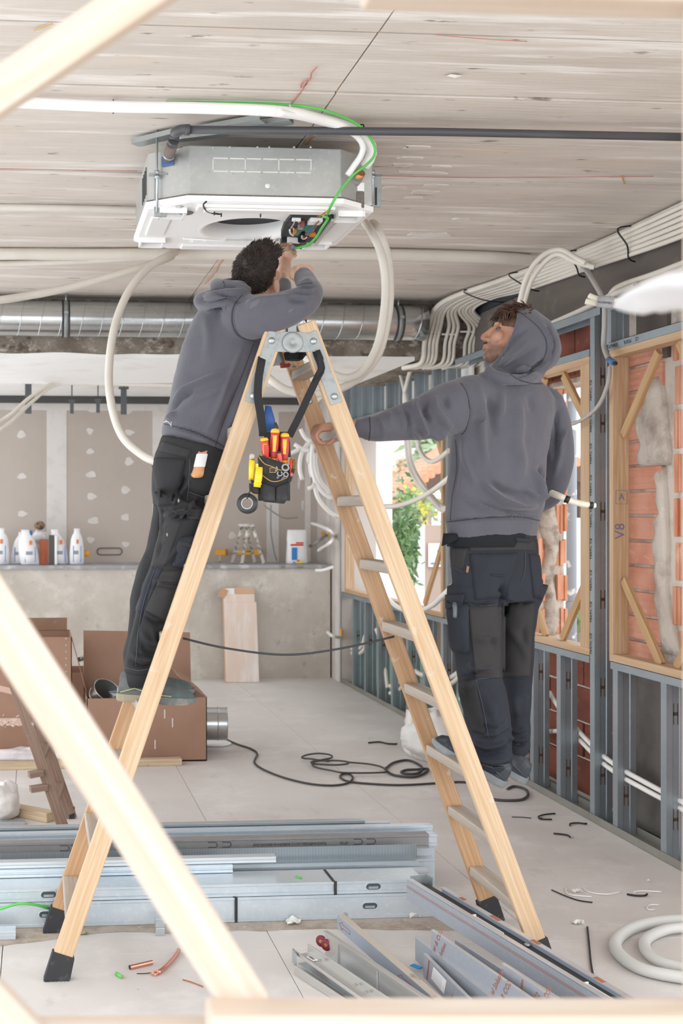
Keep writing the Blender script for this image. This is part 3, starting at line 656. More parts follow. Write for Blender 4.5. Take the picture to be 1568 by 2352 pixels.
# casing detail: pressed slots, screws, hole
mb = MB(); yf = AYN_+.003
def fy(px, py): return UY(px, py, yf)
for y in (363, 393):
    for k in range(6): a, b = fy(490+38*k, y+k*.7), fy(490+38*k+33, y+k*.7); mb.box((((a.x+b.x)/2), yf, a.z), (b.x-a.x, .004, .0035))
for px in (489, 563, 640, 714): a, b = fy(px, 366), fy(px, 390); mb.box((a.x, yf, (a.z+b.z)/2), (.003, .004, a.z-b.z))
build(mb, 'pressed_slot', mk('slot edge', S(232, 232, 230), .4, .3), ac)
mb = MB()
for px in (489, 528, 591, 618, 675, 713): a = fy(px, 338); mb.ball((a.x, yf, a.z), .005, 8, 5)
for px, py in ((536, 399), (600, 398), (665, 400), (716, 404), (480, 395), (484, 355)): a = fy(px, py); mb.ball((a.x, yf, a.z), .003, 8, 5)
build(mb, 'screw', M_GALV, ac)
a = fy(614, 427); build(MB().lathe([(.011, 0), (.009, .002), (.001, .002)], basis((a.x, yf, a.z), (1, 0, 0), (0, 0, 1)), 16), 'plug', mk('pale plug', S(228, 228, 226), .5), ac)
mb = MB()
for i in range(4):
    for y in (4.6+.05*i,): mb.box2((AXL+.001, y, ZM+.05), (AXL+.005, y+.012, ZM+.16))
build(mb, 'vent_slot', mk('vent dark', S(60, 62, 64), .6), ac)
# right-hand pipe plate and foam
def face(px, py, y): return UY(px, py, y)
a, b = face(778, 345, 4.56), face(838, 478, 4.56)
pl = build(MB().box2((a.x, 4.50, ZM), (AXR-.005, 4.60, ZT-.03)), 'pipe_cover', M_ACSTEEL, ac, bevel=.004)
a, b = face(776, 418, 4.49), face(836, 440, 4.49)
build(MB().box2((a.x, 4.485, b.z), (b.x, 4.50, a.z)), 'pipe_plate', M_WHITEPL, ac, bevel=.003)
a, b = face(776, 439, 4.485), face(836, 478, 4.485)
build(MB().box2((a.x, 4.48, b.z), (b.x, 4.50, a.z)), 'foam_pad', M_GREYFOAM, ac, bevel=.004)
for px, py, r in ((797, 405, .016), (828, 396, .02)):
    p = face(px, py, 4.46); build(MB().tube([p, p+V((-.012, .05, -.03))], r, 12), 'pipe_union', M_BRASS, ac)
    p2 = face(px-8, py+12, 4.47); build(MB().tube([p2, p2+V((-.006, .03, -.014))], r*1.15, 12), 'pipe_collar', mk('grey collar', S(140, 138, 138), .5), ac)
# hanger brackets with threaded rods
for (px, pyt, pyb, Y) in ((362, 293, 492, 4.50), (856, 372, 470, 4.54)):
    top = UY(px, pyt, Y); bot = UY(px, pyb, Y)
    h = build(MB().box((top.x+.012, Y+.012, (bot.z+UY(px, 400, Y).z)/2-.005), (.05, .012, UY(px, 398, Y).z-bot.z)), 'hanger_bracket', M_ZINC, ac, bevel=.003)
    build(MB().box((top.x, Y-.004, UY(px, 402, Y).z), (.07, .035, .005)), 'bracket_flange', M_ZINC, h)
    build(MB().tube([V((top.x-.004, Y-.012, ZC-.002)), V((top.x-.004, Y-.012, bot.z+.005))], .0045, 8), 'threaded_rod', M_GALV, h)
    mb = MB()
    for pz_ in (398, 408): mb.lathe([(.010, -.006), (.010, .006)], Matrix.Translation((top.x-.004, Y-.012, UY(px, pz_, Y).z)), 6)
    build(mb, 'nut', M_GALV, h)
    build(MB().box((top.x+.014, Y+.003, (bot.z+UY(px, 430, Y).z)/2), (.006, .004, .07)), 'bracket_slot', M_BLACKP, h)
for (x, y) in ((AXR-.05, AYF_-.06), (AXL+.05, AYF_-.06)):
    h = build(MB().box((x, y, 2.97), (.05, .012, .16)), 'hanger_bracket', M_ZINC, ac)
    build(MB().tube([V((x, y+.01, ZC-.002)), V((x, y+.01, 2.92))], .0045, 8), 'threaded_rod', M_GALV, h)
# open control box with circuit board
def eb(px, py, dz=.012): return UZ(px, py, ZB-dz)
q = [eb(655, 512), eb(668, 497), eb(752, 496), eb(766, 500), eb(724, 556), eb(695, 572), eb(650, 566), eb(645, 540)]
box = build(MB().prism([(p.x, p.y) for p in q], ZB-.014, ZB+.01), 'control_box', mk('dark board', S(44, 50, 50), .6), ac)
def comp(name, px, py, sx, sy, h, mat, rot=0):
    p = eb(px, py, .014); return build(MB().box((p.x, p.y, ZB-.014-h/2), (sx, sy, h), Matrix.Rotation(rot, 3, 'Z')), name, mat, box, bevel=.001)
TEAL = mk('circuit board teal', S(20, 120, 112), .5)
comp('circuit_board', 707, 518, .04, .09, .012, TEAL); comp('circuit_board', 683, 530, .03, .12, .006, mk('circuit board green', S(78, 120, 104), .5))
comp('relay', 723, 504, .05, .06, .016, M_WHITEPL); comp('heat_sink', 715, 522, .018, .14, .014, mk('heat sink', S(96, 112, 138), .4, .4)); comp('transformer', 711, 535, .045, .03, .014, mk('orange coil', S(232, 140, 60), .5))
comp('relay', 700, 536, .03, .04, .018, M_BLACKP); comp('capacitor', 672, 505, .03, .05, .02, M_BLACKP); comp('connector', 679, 502, .035, .03, .014, M_WHITEPL)
comp('capacitor', 694, 508, .016, .02, .024, mk('brown capacitor', S(150, 76, 62), .5)); comp('capacitor', 690, 515, .018, .03, .02, mk('lilac cap', S(150, 150, 168), .4)); comp('chip', 696, 524, .02, .03, .008, M_BLACKP, .5); comp('chip', 712, 528, .03, .02, .006, mk('pale chip', S(168, 206, 206), .5), .2)
comp('terminal_block', 672, 548, .105, .035, .020, M_BLACKP)
for i in range(8): comp('terminal_screw', 661.5+3.3*i, 545+.25*i, .008, .018 if i < 6 else .01, .024, M_WHITEPL)
for i in range(8): comp('terminal_slot', 661.5+3.3*i, 551+.25*i, .007, .012, .021, M_BLACK)
for cpts, r, m in (([(676, 526), (674, 534), (672, 538), (677, 536), (680, 530)], .0028, mk('orange wire', S(238, 130, 40), .4)), ([(665, 528), (667, 536), (673, 541)], .004, M_WHITEPL), ([(673, 524), (675, 532), (674, 540)], .0025, M_YEL),
                   ([(693, 542), (694, 548), (699, 549), (704, 545)], .0028, M_WHITEPL), ([(697, 543), (698, 547)], .003, M_RED), ([(732, 508), (724, 516), (718, 524)], .0025, mk('dark red wire', S(140, 40, 40), .4)), ([(678, 506), (672, 518), (668, 524)], .003, mk('silver lead', S(200, 200, 200), .3, .6)),
                   ([(750, 482), (744, 492), (732, 497)], .0025, M_YEL), ([(748, 486), (738, 494), (728, 497)], .0025, mk('dark red wire', S(140, 60, 60), .4))):
    build(ctube([eb(x, y, .034) for x, y in cpts], r, .006, 6), 'wire', m, box)
p, q2 = eb(764, 500, .01), eb(724, 558, .01)
build(MB().bar(p, q2, .012, .03), 'box_rail', mk('rail grey', S(200, 196, 194), .4), ac)
# ------------------------------------------------------------------ drain pipe
dp = thing('drain_pipe', 'dark grey plastic drain pipe crossing the ceiling to the air conditioner', 'pipe', (1.3, 4.27, 3.07))
E0 = UY(417, 298, 4.28)
build(MB().tube([E0, UY(1000, 303, 4.265), UY(1640, 316, 4.24)], .0152, 14), 'pipe', M_PVC, dp)
E1 = UY(399, 322, 4.35); E2 = UY(386, 362, 4.46)
build(MB().tube(cr([E0+V((.03, 0, 0)), E0, E0+V((-.022, .006, -.008)), E1+V((.004, -.012, .022)), E1], .008), .019, 14), 'elbow', M_PVC, dp)
build(MB().tube([E0+V((.012, 0, 0)), E0+V((.03, 0, 0))], .0205, 14), 'collar', M_PVC, dp)
build(MB().tube([E1, E1.lerp(E2, .12)], .021, 14), 'collar', M_PVC, dp)
build(MB().tube([E1.lerp(E2, .25), E2], [.021, .0225], 14), 'foam_sleeve', mk('taupe foam', S(118, 106, 100), .9), dp)
cm = build(MB().tube([E2.lerp(E1, .12), E2.lerp(E1, .2)], .0235, 14), 'hose_clamp', M_GALV, dp)
build(MB().tube([E2+V((.0, -.03, .008)), E2+V((.05, -.035, .03))], .004, 8), 'clamp_screw', M_GALV, dp)
build(MB().box(E2+V((0, .016, -.008)), (.055, .008, .04), Matrix.Rotation(-.6, 3, 'Z')), 'nozzle_plate', mk('blue plate', S(74, 100, 148), .5), ac, bevel=.004)
# ------------------------------------------------------------------ insulated pipes, green cable
rp_ = [UZ(-1100, 195, 3.112), UZ(-60, 232, 3.112), UZ(60, 236, 3.112), UZ(260, 245, 3.11), UZ(450, 248, 3.108), UZ(640, 256, 3.10), UD(740, 275, 4.30), UD(815, 300, 4.40), UD(848, 328, 4.46), UD(853, 355, 4.50), UD(838, 382, 4.53)]
ip = build(ctube(rp_, .0205, .03, 12), 'insulated_pipe', mk('white foam insulation', S(243, 240, 238), .7, bumps=[dict(s=60, st=(.3, 3, 3), str=.3, h=.004)]), label='thick white insulated pipe curving along the ceiling into the air conditioner', cat='pipe')
tag(ip, cat=None); ip['category'] = 'pipe'
i2 = build(ctube([UZ(640, 258, 3.085), UD(740, 278, 4.29), UD(806, 303, 4.38), UD(832, 330, 4.43), UD(830, 355, 4.46), UD(812, 382, 4.48), UD(798, 403, 4.49)], .0125, .02, 10), 'insulated_pipe', M_WHITEPL, label='thinner white insulated pipe ending at the small brass union', )
i2['category'] = 'pipe'
for (px, py, d, r, ax) in ((260, 245, 4.17, .0225, (1, -.05, 0)), (822, 299, 4.41, .027, (1, .6, -.7)), (662, 256, 4.2, .0225, (1, .1, -.1))):
    c = UD(px, py, d); ax = V(ax).normalized(); M = frame(c, c+ax)
    t = build(MB().tube([M @ V((r*math.cos(a), r*math.sin(a), 0)) for a in np.linspace(0, 2*math.pi, 20, endpoint=False)], .0028, 6, closed=True), 'cable_tie', M_BLACKP if px != 662 else M_WHITEPL, ip)
gc = build(ctube([UZ(380, 235, 3.14), UZ(520, 236, 3.14), UZ(650, 240, 3.138), UD(740, 252, 4.22), UD(818, 284, 4.33), UD(855, 325, 4.40), UD(860, 355, 4.42), UD(840, 380, 4.42), UD(815, 398, 4.42), UD(790, 425, 4.42), UD(770, 455, 4.42), UD(757, 478, 4.46), UD(752, 492, 4.6), UD(735, 503, 4.72)], .0052, .015, 8), 'green_cable', M_GREEN, label='green cable running along the white pipe into the open control box'); gc['category'] = 'cable'
g2 = build(ctube([eb(742, 497, .03), eb(752, 503, .032), eb(738, 525, .04), eb(726, 545, .05), eb(708, 562, .06), eb(688, 568, .065), eb(677, 571, .07)], .006, .01, 8), 'green_cable', M_GREEN, label='short green cable tail at the workers fingers under the control box'); g2['category'] = 'cable'
build(ctube([eb(677, 571, .07), eb(672, 574, .07), eb(671, 566, .07)], .0025, .006, 6), 'core', mk('blue core', S(96, 168, 216), .4), g2)
# ------------------------------------------------------------------ ceiling channels
CH = [(0, .012), (0, 0), (.055, 0), (.055, .012)]
def channel(a, b, label, z=3.118, w=.055):
    o = profile('ceiling_channel', [(0, .02), (0, 0), (w, 0), (w, .02)], UZ(*a, z), UZ(*b, z), M_GALV, up=(0, 0, 1), t=.002, label=label, cat='channel', group=None)
    return o
channel((301, 330), (398, 306), 'short galvanised channel left of the drain elbow under the ceiling')
channel((452, 300), (596, 274), 'long galvanised channel right of the drain elbow, behind the pipe')
channel((566, 291), (664, 276), 'galvanised channel end pointing at the white pipe', 3.125)
channel((398, 321), (520, 306), 'pale galvanised channel below the drain pipe above the casing', 3.11, .04)
# ------------------------------------------------------------------ spiral duct
DY, DZ, DR = 7.93, 2.985, .122
xe = UY(985, 735, DY-.1).x
du = thing('spiral_duct', 'long round galvanised spiral duct under the ceiling in front of the beam', 'duct', (.5, DY, DZ-DR))
build(MB().tube([(x, DY, DZ) for x in np.linspace(-2.0, xe, 40)], DR, 40), 'pipe', M_DUCT, du)
k = int((xe+2.0)/.138); P = [V((-2.0+.138*i/24, DY+(DR+.001)*math.sin(2*math.pi*i/24), DZ+(DR+.001)*math.cos(2*math.pi*i/24))) for i in range(k*24)]
build(MB().tube(P, .0035, 5), 'spiral_seam', M_DUCT, du)
for px in (152, 922):
    x = UY(px, 735, DY-.12).x
    cl = build(MB().tube([(x-.02, DY, DZ), (x+.02, DY, DZ)], DR+.005, 32), 'clamp_band', M_ZINC, du)
    for dx in (-.022, .022):
        build(MB().tube([V((x+dx, DY+(DR+.006)*math.cos(a), DZ+(DR+.006)*math.sin(a))) for a in np.linspace(0, 2*math.pi, 32, endpoint=False)], .005, 6, closed=True), 'rubber_edge', M_BLACK, cl)
    build(MB().tube([(x, DY-.05, DZ+DR-.02), (x, DY-.05, ZC-.003)], .006, 8), 'threaded_rod', M_GALV, cl)
    build(MB().box((x, DY-DR-.01, DZ+.02), (.03, .02, .02)), 'clamp_lug', M_ZINC, cl)
# ------------------------------------------------------------------ conduits
def conduit(pts, r, label=None, group=None, mat=None, pitch=.0085, seg=8, name='conduit', parent=None, amp=.06, step=.03):
    o = build(ctube(pts, r, step, seg, pitch, amp), name, mat or M_CONDUIT, parent, label=label, group=group)
    if parent is None: o['category'] = 'conduit'
    return o
conduit([UZ(-800, 468, 3.13), UZ(-40, 476, 3.13), UZ(150, 478, 3.13), UZ(312, 482, 3.13)], .019, 'thick corrugated conduit left of the air conditioner on the ceiling', seg=10)
conduit([UZ(-640, 583, 3.115), UZ(-60, 583, 3.115), UZ(200, 584, 3.115), UZ(400, 583, 3.115), UZ(800, 583, 3.115), UZ(1100, 590, 3.115), UZ(1215, 597, 3.115)], .033, 'fattest corrugated conduit crossing the whole ceiling behind the air conditioner', pitch=.012, seg=12, amp=.045)
conduit([UZ(-640, 622, 3.128), UZ(-60, 607, 3.128), UZ(150, 601, 3.128), UZ(300, 592, 3.126), UZ(395, 586, 3.10)], .017, 'thin conduit lying against the fattest one at the left of the ceiling')
conduit([UZ(395, 588, 3.08), UD(350, 606, 6.2), UD(180, 655, 6.1), UD(60, 680, 6.0), UD(-50, 692, 5.9), UD(-260, 690, 5.8), UD(-480, 650, 5.75), UD(-620, 560, 5.7), UZ(-660, 520, 3.128)], .0205, 'conduit sagging to the left edge below the ceiling ones', seg=10)
conduit([UZ(404, 578, 3.128), UD(388, 586, 6.2), UD(340, 616, 6.1), UD(292, 676, 6.0), UD(262, 756, 5.9), UD(250, 850, 5.8), UD(256, 930, 5.7), UD(280, 1000, 5.6), UD(320, 1040, 5.55), UD(360, 1060, 5.5), UD(430, 1070, 5.5)], .0205, 'big hanging conduit loop at the back of the left worker', pitch=.010, seg=10)
conduit([UZ(838, 512, 3.05), UD(850, 528, 5.25), UD(874, 580, 5.2), UD(885, 650, 5.2), UD(880, 730, 5.2), UD(864, 800, 5.2), UD(832, 852, 5.2), UD(795, 868, 5.2), UD(758, 856, 5.2), UD(738, 842, 5.2), UD(700, 820, 5.25)], .0185, 'inner of the two hanging conduit loops right of the ladder top', pitch=.010, seg=10)
conduit([UZ(855, 512, 3.05), UD(868, 526, 5.3), UD(888, 580, 5.28), UD(895, 640, 5.26), UD(892, 720, 5.25), UD(870, 810, 5.25), UD(830, 862, 5.25), UD(780, 893, 5.25), UD(720, 905, 5.25), UD(665, 898, 5.25), UD(625, 875, 5.25), UD(600, 850, 5.3)], .0185, 'outer of the two hanging conduit loops, passing behind the ladder hinge', pitch=.010, seg=10)
# bundle in the corner of ceiling and beam, dropping over the downstand
ORD = ['first', 'second', 'third', 'fourth', 'fifth', 'sixth', 'seventh', 'eighth', 'ninth', 'tenth', 'eleventh', 'twelfth']
DX = [975, 986, 995, 1003, 1022, 1033, 1043, 1068, 1079, 1088, 1098, 1112]
for i, px in enumerate(DX):
    f = i/(len(DX)-1); b = UY(px, 793, 8.05)
    zc = ZC-.024-.004*(i % 2); zn = 3.128-.155*f; r = .0185 if i == 0 else .0132
    xt = 2.79+.27*f
    pts = [V((3.082-.02*(i % 2), 4.4, zn-.004)), V((3.078-.02*(i % 2), 5.3, zn-.004)), V((3.06+.03*f-.02*(i % 2), 6.2, zn*.7+zc*.3)), V((2.93+.16*f, 7.1, zn*.35+zc*.65)), V((xt+.02, 7.62, zc-.01)), V((xt-.02, 7.86, zc-.05)), V((b.x+.01, 8.0, 2.98)), V((b.x, 8.05, 2.87)), V((b.x-.008, 8.055, 2.76)), V((b.x-.02, 8.12, 2.722)), V((b.x-.06, 8.35, 2.725))]
    conduit(pts, r, group='bundled conduits in the ceiling corner', label=ORD[i]+' conduit from the duct end in the bundle dropping over the beam', seg=7, pitch=.011)
for ti, y in enumerate((5.75, 6.3, 6.9, 7.45)):
    c = V((3.04-.12*max(0, y-6.3), y, 3.0+.03*max(0, y-6)))
    t = build(ctube([V((3.11-.2*max(0, (y-6.2)/1.2), y, 3.14)), V((2.99-.17*max(0, (y-6.2)/1.2), y, 3.12)), V((3.03-.08*max(0, (y-6.2)), y-.02, 3.03+.02*(y-5.7))), V((3.06, y+.02, 2.97+.05*(y-5.7))), V((3.1, y+.03, 2.955+.06*(y-5.7)))], .0045, .02, 6), 'cable_tie', M_BLACKP, label=ORD[ti]+' black cable tie round the ceiling corner bundle, counted from the near window', group='ties on the conduit bundle'); t['category'] = 'cable tie'
for a, b, y in ((970, 1006, 766), (1014, 1052, 768), (1056, 1118, 762)):
    p, q = UY(a, y, 8.03), UY(b, y, 8.03)
    t = build(MB().bar(p, q, .006, .012), 'cable_tie', M_WHITEPL if a != 970 else M_BLACKP, label='tie strap across the '+{970: 'left', 1014: 'middle', 1056: 'right'}[a]+' cluster of dropping conduits', group='straps across the dropping conduits'); t['category'] = 'cable tie'
for k, dx in enumerate((0, 10)):
    conduit([UD(1345+dx*2, 604+dx, 6.1), UD(1318, 590+dx, 6.15), UD(1284, 573+dx*1.1, 6.2), UD(1245+dx, 588+dx, 6.25), UD(1212+dx, 630+dx, 6.3), UD(1194+dx, 690, 6.35), UD(1190+dx*.5, 730, 6.4), UD(1188+dx*.5, 800, 6.4)], .0145, 'left of the two conduits arching down behind the hood' if k == 0 else 'right of the two conduits arching down behind the hood', seg=8)
conduit([UX(1325, 598, 3.04), UX(1340, 612, 3.0), UX(1362, 645, 2.94), UX(1385, 690, 2.92), UX(1388, 740, 2.92), UX(1386, 790, 2.92), UX(1393, 815, 2.90), UX(1401, 829, 2.88)], .0135, 'grey conduit hanging beside the steel post with a blue taped end', seg=8, mat=mk('grey conduit', S(176, 172, 168), .55))
e0, e1 = UX(1398, 826, 2.885), UX(1410, 834, 2.875)
e = build(MB().tube([e0, e1], .0155, 10), 'tape_sleeve', mk('blue tape', S(70, 116, 168), .5), bpy.data.objects['conduit.%03d' % 0] if False else None, label='blue tape sleeve on the grey conduit end beside the timber jamb'); e['category'] = 'tape'
build(MB().tube([e1, e1+V((.006, -.012, -.004))], .009, 8), 'cable_end', M_BLACKP, e)
conduit([UX(1400, 842, 2.93), UX(1396, 880, 2.92), UX(1375, 930, 2.92), UX(1340, 962, 2.9), UX(1305, 976, 2.88), UX(1270, 985, 2.86)], .0105, 'thin grey conduit swinging across the steel post to the right worker', seg=7, mat=mk('grey conduit', S(176, 172, 168), .55))
for k, dy in enumerate((0, 13)):
    conduit([UX(1640, 572+dy*1.2, 3.09), UX(1568, 604+dy, 3.09), UX(1500, 630+dy, 3.085), UX(1432, 653+dy, 3.07), UX(1408, 668+dy, 3.05), UX(1396, 692+dy, 3.03), UX(1392, 730, 3.02)], .0150, ('upper' if k == 0 else 'lower')+' of the two conduits along the face of the dark right beam', seg=8)
conduit([UX(1255, 748, 3.1), UX(1330, 715, 3.08), UX(1400, 680, 3.05), UX(1460, 655, 3.05)], .016, 'conduit lying along the foot of the dark right beam', seg=8)
lc = []
for k, (dx, dy) in enumerate(((8, -13), (0, 0))):
    lc.append(conduit([UD(1344+dx, 692+dy, 4.9), UD(1372, 697+dy*.8, 4.88), UD(1420, 701+dy*.7, 4.85), UD(1470, 698+dy*.6, 4.8), UD(1540, 690+dy*.5, 4.7), UD(1640, 672+dy, 4.6)], .0125, ('upper' if k == 0 else 'lower')+' of the two taped conduits with handwriting', seg=12, pitch=.0075, amp=.1, mat=M_CREAM))
p, q = UD(1371, 691, 4.855), UD(1409, 695, 4.83)
tp = build(MB().tube([p, p.lerp(q, .5)+V((0, 0, -.002)), q], .0255, 14, ry=.0165, up=(0, 0, 1)), 'label_tape', mk('grey tape', S(168, 166, 168), .6), lc[1])
pm = p.lerp(q, .5)+V((-.005, -.0185, -.008)); text('ALARMES C', .0135, basis(pm, q-p, (0, -.2, 1)), M_INKB, lc[1], name='handwriting')
sb = conduit([UD(1265, 1132, 4.55), UD(1290, 1142, 4.5), UD(1315, 1152, 4.48), UD(1340, 1158, 4.46), UD(1356, 1160, 4.45)], .0125, 'cream conduit stub with two black tape bands at the right elbow', seg=12, pitch=.0075, amp=.1, mat=M_CREAM)
for a, b in (((1297, 1145), (1307, 1149)), ((1352, 1160), (1360, 1161))): build(MB().tube([UD(*a, 4.49 if a[0] < 1320 else 4.45), UD(*b, 4.485 if a[0] < 1320 else 4.45)], .0140, 12), 'tape_band', M_BLACKP, sb)
build(MB().tube([UD(1360, 1161, 4.45), UD(1367, 1161, 4.45)], .010, 10), 'conduit_liner', M_WHITEPL, sb)
# in front of and inside the far window
YW = 2.9
conduit([UX(917, 850, YW), UX(925, 880, YW), UX(932, 920, YW), UX(930, 960, YW), UX(931, 1010, YW), UX(940, 1070, YW), UX(960, 1110, YW-.1), UX(990, 1145, YW-.2), UX(1015, 1172, YW-.3)], .0175, 'left of the two long conduits hanging in the far window', seg=8)
conduit([UX(944, 845, YW), UX(934, 880, YW), UX(928, 920, YW), UX(938, 1000, YW), UX(945, 1060, YW), UX(965, 1105, YW-.1), UX(1000, 1150, YW-.2), UX(1020, 1168, YW-.3)], .0160, 'right of the two long conduits hanging in the far window, crossing its neighbour', seg=8)
conduit([UX(956, 938, YW+.1), UX(956, 970, YW-.1), UX(958, 1005, YW-.2), UX(962, 1030, YW-.2), UX(975, 1052, YW-.2), UX(992, 1060, YW-.2), UX(1010, 1052, YW-.2), UX(1030, 1035, YW-.2)], .0165, 'short U shaped conduit loop under the outstretched arm', seg=8)
conduit([UX(878, 1164, YW-.5), UX(915, 1161, YW-.5), UX(955, 1148, YW-.5), UX(985, 1132, YW-.5), UX(1015, 1110, YW-.5), UX(1055, 1070, YW-.4), UX(1070, 1000, YW-.2), UX(1072, 940, YW+.05)], .0160, 'straight cut conduit pointing left in front of the far window', seg=8)
conduit([UX(880, 1355, YW), UX(895, 1380, YW), UX(920, 1398, YW), UX(955, 1404, YW-.1), UX(990, 1392, YW-.2), UX(1015, 1370, YW-.3), UX(1040, 1345, YW-.3)], .0170, 'white conduit draped over the sill of the far window', seg=8, mat=M_CONDUITW)
for k, pts in enumerate(([(808, 1500), (822, 1503), (836, 1492), (842, 1470), (852, 1450)], [(808, 1490), (820, 1494), (832, 1482), (838, 1462), (850, 1438)], [(864, 1445), (876, 1480), (884, 1530), (890, 1580)], [(895, 1575), (905, 1577), (918, 1568), (930, 1550)], [(896, 1592), (908, 1592), (922, 1580), (932, 1562)], [(942, 1524), (952, 1538), (964, 1548), (980, 1552)], [(990, 1490), (1000, 1510), (1004, 1540), (1002, 1570)], [(1016, 1562), (1035, 1556), (1052, 1545)], [(1018, 1576), (1040, 1568), (1060, 1550)], [(1058, 1604), (1075, 1614), (1090, 1618)])):
    conduit([UX(x, y, 3.03) for x, y in pts], .018, ORD[k]+' conduit tail between the far studs, counted from the corner', 'conduit tails between the far studs', seg=7)
for k, dy in enumerate((0, 17)):
    conduit([UX(1215, 1678+dy*.3, 3.08), UX(1262, 1678+dy*.3, 3.07), UX(1292, 1676+dy*.4, 3.05)] if False else [UX(1322, 1672+dy, 3.10), UX(1350, 1702+dy, 3.06), UX(1385, 1736+dy, 3.02), UX(1430, 1768+dy, 3.015), UX(1480, 1796+dy, 3.02), UX(1540, 1828+dy, 3.03), UX(1620, 1870+dy, 3.05)], .0135, ('upper' if k == 0 else 'lower')+' white pipe slanting through the near studs', mat=M_CONDUITW, pitch=0)
conduit([UX(1262, 1590, 3.1), UX(1272, 1608, 3.1), UX(1288, 1632, 3.1)], .014, 'short white pipe end between two studs beside the trousers', mat=M_CONDUITW, pitch=0)
conduit([UX(1205, 1680, 3.1), UX(1245, 1681, 3.1), UX(1290, 1678, 3.1)], .014, 'level white pipe behind the studs at shin height', mat=M_CONDUITW, pitch=0)
# far left and back
for k, dy in enumerate((0, 14)):
    conduit([UD(-420, 890+dy, 9.6), UD(-300, 960+dy, 9.0), UD(-150, 1005+dy*1.5, 8.9), UD(-40, 985+dy*1.5, 9.0), UD(20, 955+dy*1.3, 9.2), UD(70, 912+dy, 9.5), UD(122, 882+dy*.3, 9.7), UD(180, 880, 9.72), UD(300, 883, 9.72), UD(420, 886, 9.72)], .016, ('upper' if k == 0 else 'lower')+' conduit sagging from the soffit at the left edge', pitch=0)
for k, (a, b, c_) in enumerate((((650, 890), (700, 878), (790, 868)), ((655, 902), (720, 884), (800, 872)), ((700, 905), (740, 888), (800, 878)), ((690, 925), (735, 892), (775, 868)), ((640, 880), (690, 866), (760, 858)), ((720, 930), (745, 905), (800, 866)))):
    conduit([UD(*a, 10.6), UD(*b, 10.4), UD(*c_, 10.2)], .018, ORD[k]+' ivory conduit of the fan under the soffit behind the ladder', 'conduits under the soffit behind the ladder', pitch=0)
BL = [[(690, 985), (700, 1005), (716, 1015)], [(676, 1020), (688, 1028), (700, 1034), (712, 1033)], [(722, 1008), (702, 1025), (690, 1050), (688, 1080), (694, 1102)], [(716, 1030), (708, 1050), (710, 1064)], [(718, 1020), (715, 1060), (722, 1100), (740, 1130), (764, 1146)], [(724, 1040), (724, 1070), (735, 1105), (760, 1135)], [(722, 1100), (728, 1140), (750, 1170), (775, 1188)], [(715, 1035), (712, 1070), (716, 1096)], [(707, 1123), (716, 1120), (722, 1110)], [(640, 1050), (670, 1040), (690, 1030)]]
BLL = ['short white conduit pointing up', 'level white conduit', 'hooked white conduit', 'stubby white conduit', 'longest white conduit curve', 'second long white conduit curve', 'lowest white conduit sweep', 'straight short white conduit', 'loose white conduit scrap', 'conduit reaching left to the pouch']
for k, pts in enumerate(BL):
    conduit([UD(x, y, 9.0+.05*(k % 4)) for x, y in pts], .0165, BLL[k]+' in the tangle behind the right ladder leg', 'tangle of cut conduits behind the ladder', mat=M_CONDUITW, pitch=0)
for pts, lb_ in (([(716, 1202), (735, 1208), (755, 1218), (768, 1232)], 'white conduit stub curving up from the back wall box'), ([(768, 1232), (755, 1248), (740, 1258), (731, 1265)], 'white conduit stub curving down from the back wall box'), ([(748, 1228), (730, 1244), (712, 1254)], 'grey conduit stub at the back wall box'), ([(605, 1160), (630, 1178), (655, 1190), (684, 1188)], 'thin grey conduit curve on the back wall'), ([(622, 1160), (622, 1220), (630, 1270), (636, 1288)], 'dark thin cable hanging down the back wall'), ([(752, 1452), (765, 1462), (782, 1464)], 'white conduit tail by the corner low down'), ([(724, 1310), (740, 1310), (765, 1302)], 'white conduit tail under the ledge end')):
    conduit([(UX(x, y, 2.938-.0 if (x, y) in ((768, 1232), (748, 1228), (782, 1464)) else 2.80) if 'back wall box' in lb_ or 'corner' in lb_ else UD(x, y, 11.62 if 'ledge' in lb_ else 11.95) if 'ledge' not in lb_ else UD(x, y, 11.2)) for x, y in pts], .016 if 'thin' not in lb_ else .008, lb_, mat=M_CONDUITW if 'grey' not in lb_ and 'dark' not in lb_ else mk('grey conduit', S(150, 146, 142), .55), pitch=0)
mb = None
for px, py in ((742, 1225), (757, 1225), (783, 1456)):
    p = UX(px, py, 2.944); b = build(MB().box(p, (.012, .12, .04) if px < 780 else (.012, .05, .10)), 'socket_box', M_YELS, label={742: 'left orange socket box above the ledge end', 757: 'right orange socket box above the ledge end', 783: 'upright orange socket box low in the corner strip'}[px], group='orange socket boxes', bevel=.003); b['category'] = 'socket box'
# brackets hanging at the back
for px, y0, y1, wide, lab in ((65, 876, 950, .06, 'grey T shaped hanger bracket nearest the left edge'), (284, 888, 952, .055, 'grey hanger bracket behind the conduit loop'), (165, 918, 950, .035, 'small dark hanger left of the loop'), (225, 916, 948, .035, 'small dark hanger right of the T bracket')):
    a, b = UY(px, y0, 10.8), UY(px, y1, 10.8); o = thing('hanger_bracket', lab, 'bracket', (a.x, 10.8, b.z))
    mt = mk('grey bracket', S(88, 92, 96), .6)
    build(MB().box((a.x, 10.8, (a.z+b.z)/2), (wide, .02, a.z-b.z)), 'strap', mt, o); build(MB().box((a.x, 10.8, a.z-.012), (wide*1.7, .03, .024)), 'top_plate', mt, o)
    build(MB().tube([(a.x, 10.8, a.z), (a.x, 10.8, 2.862)], .006, 6), 'threaded_rod', mt, o)
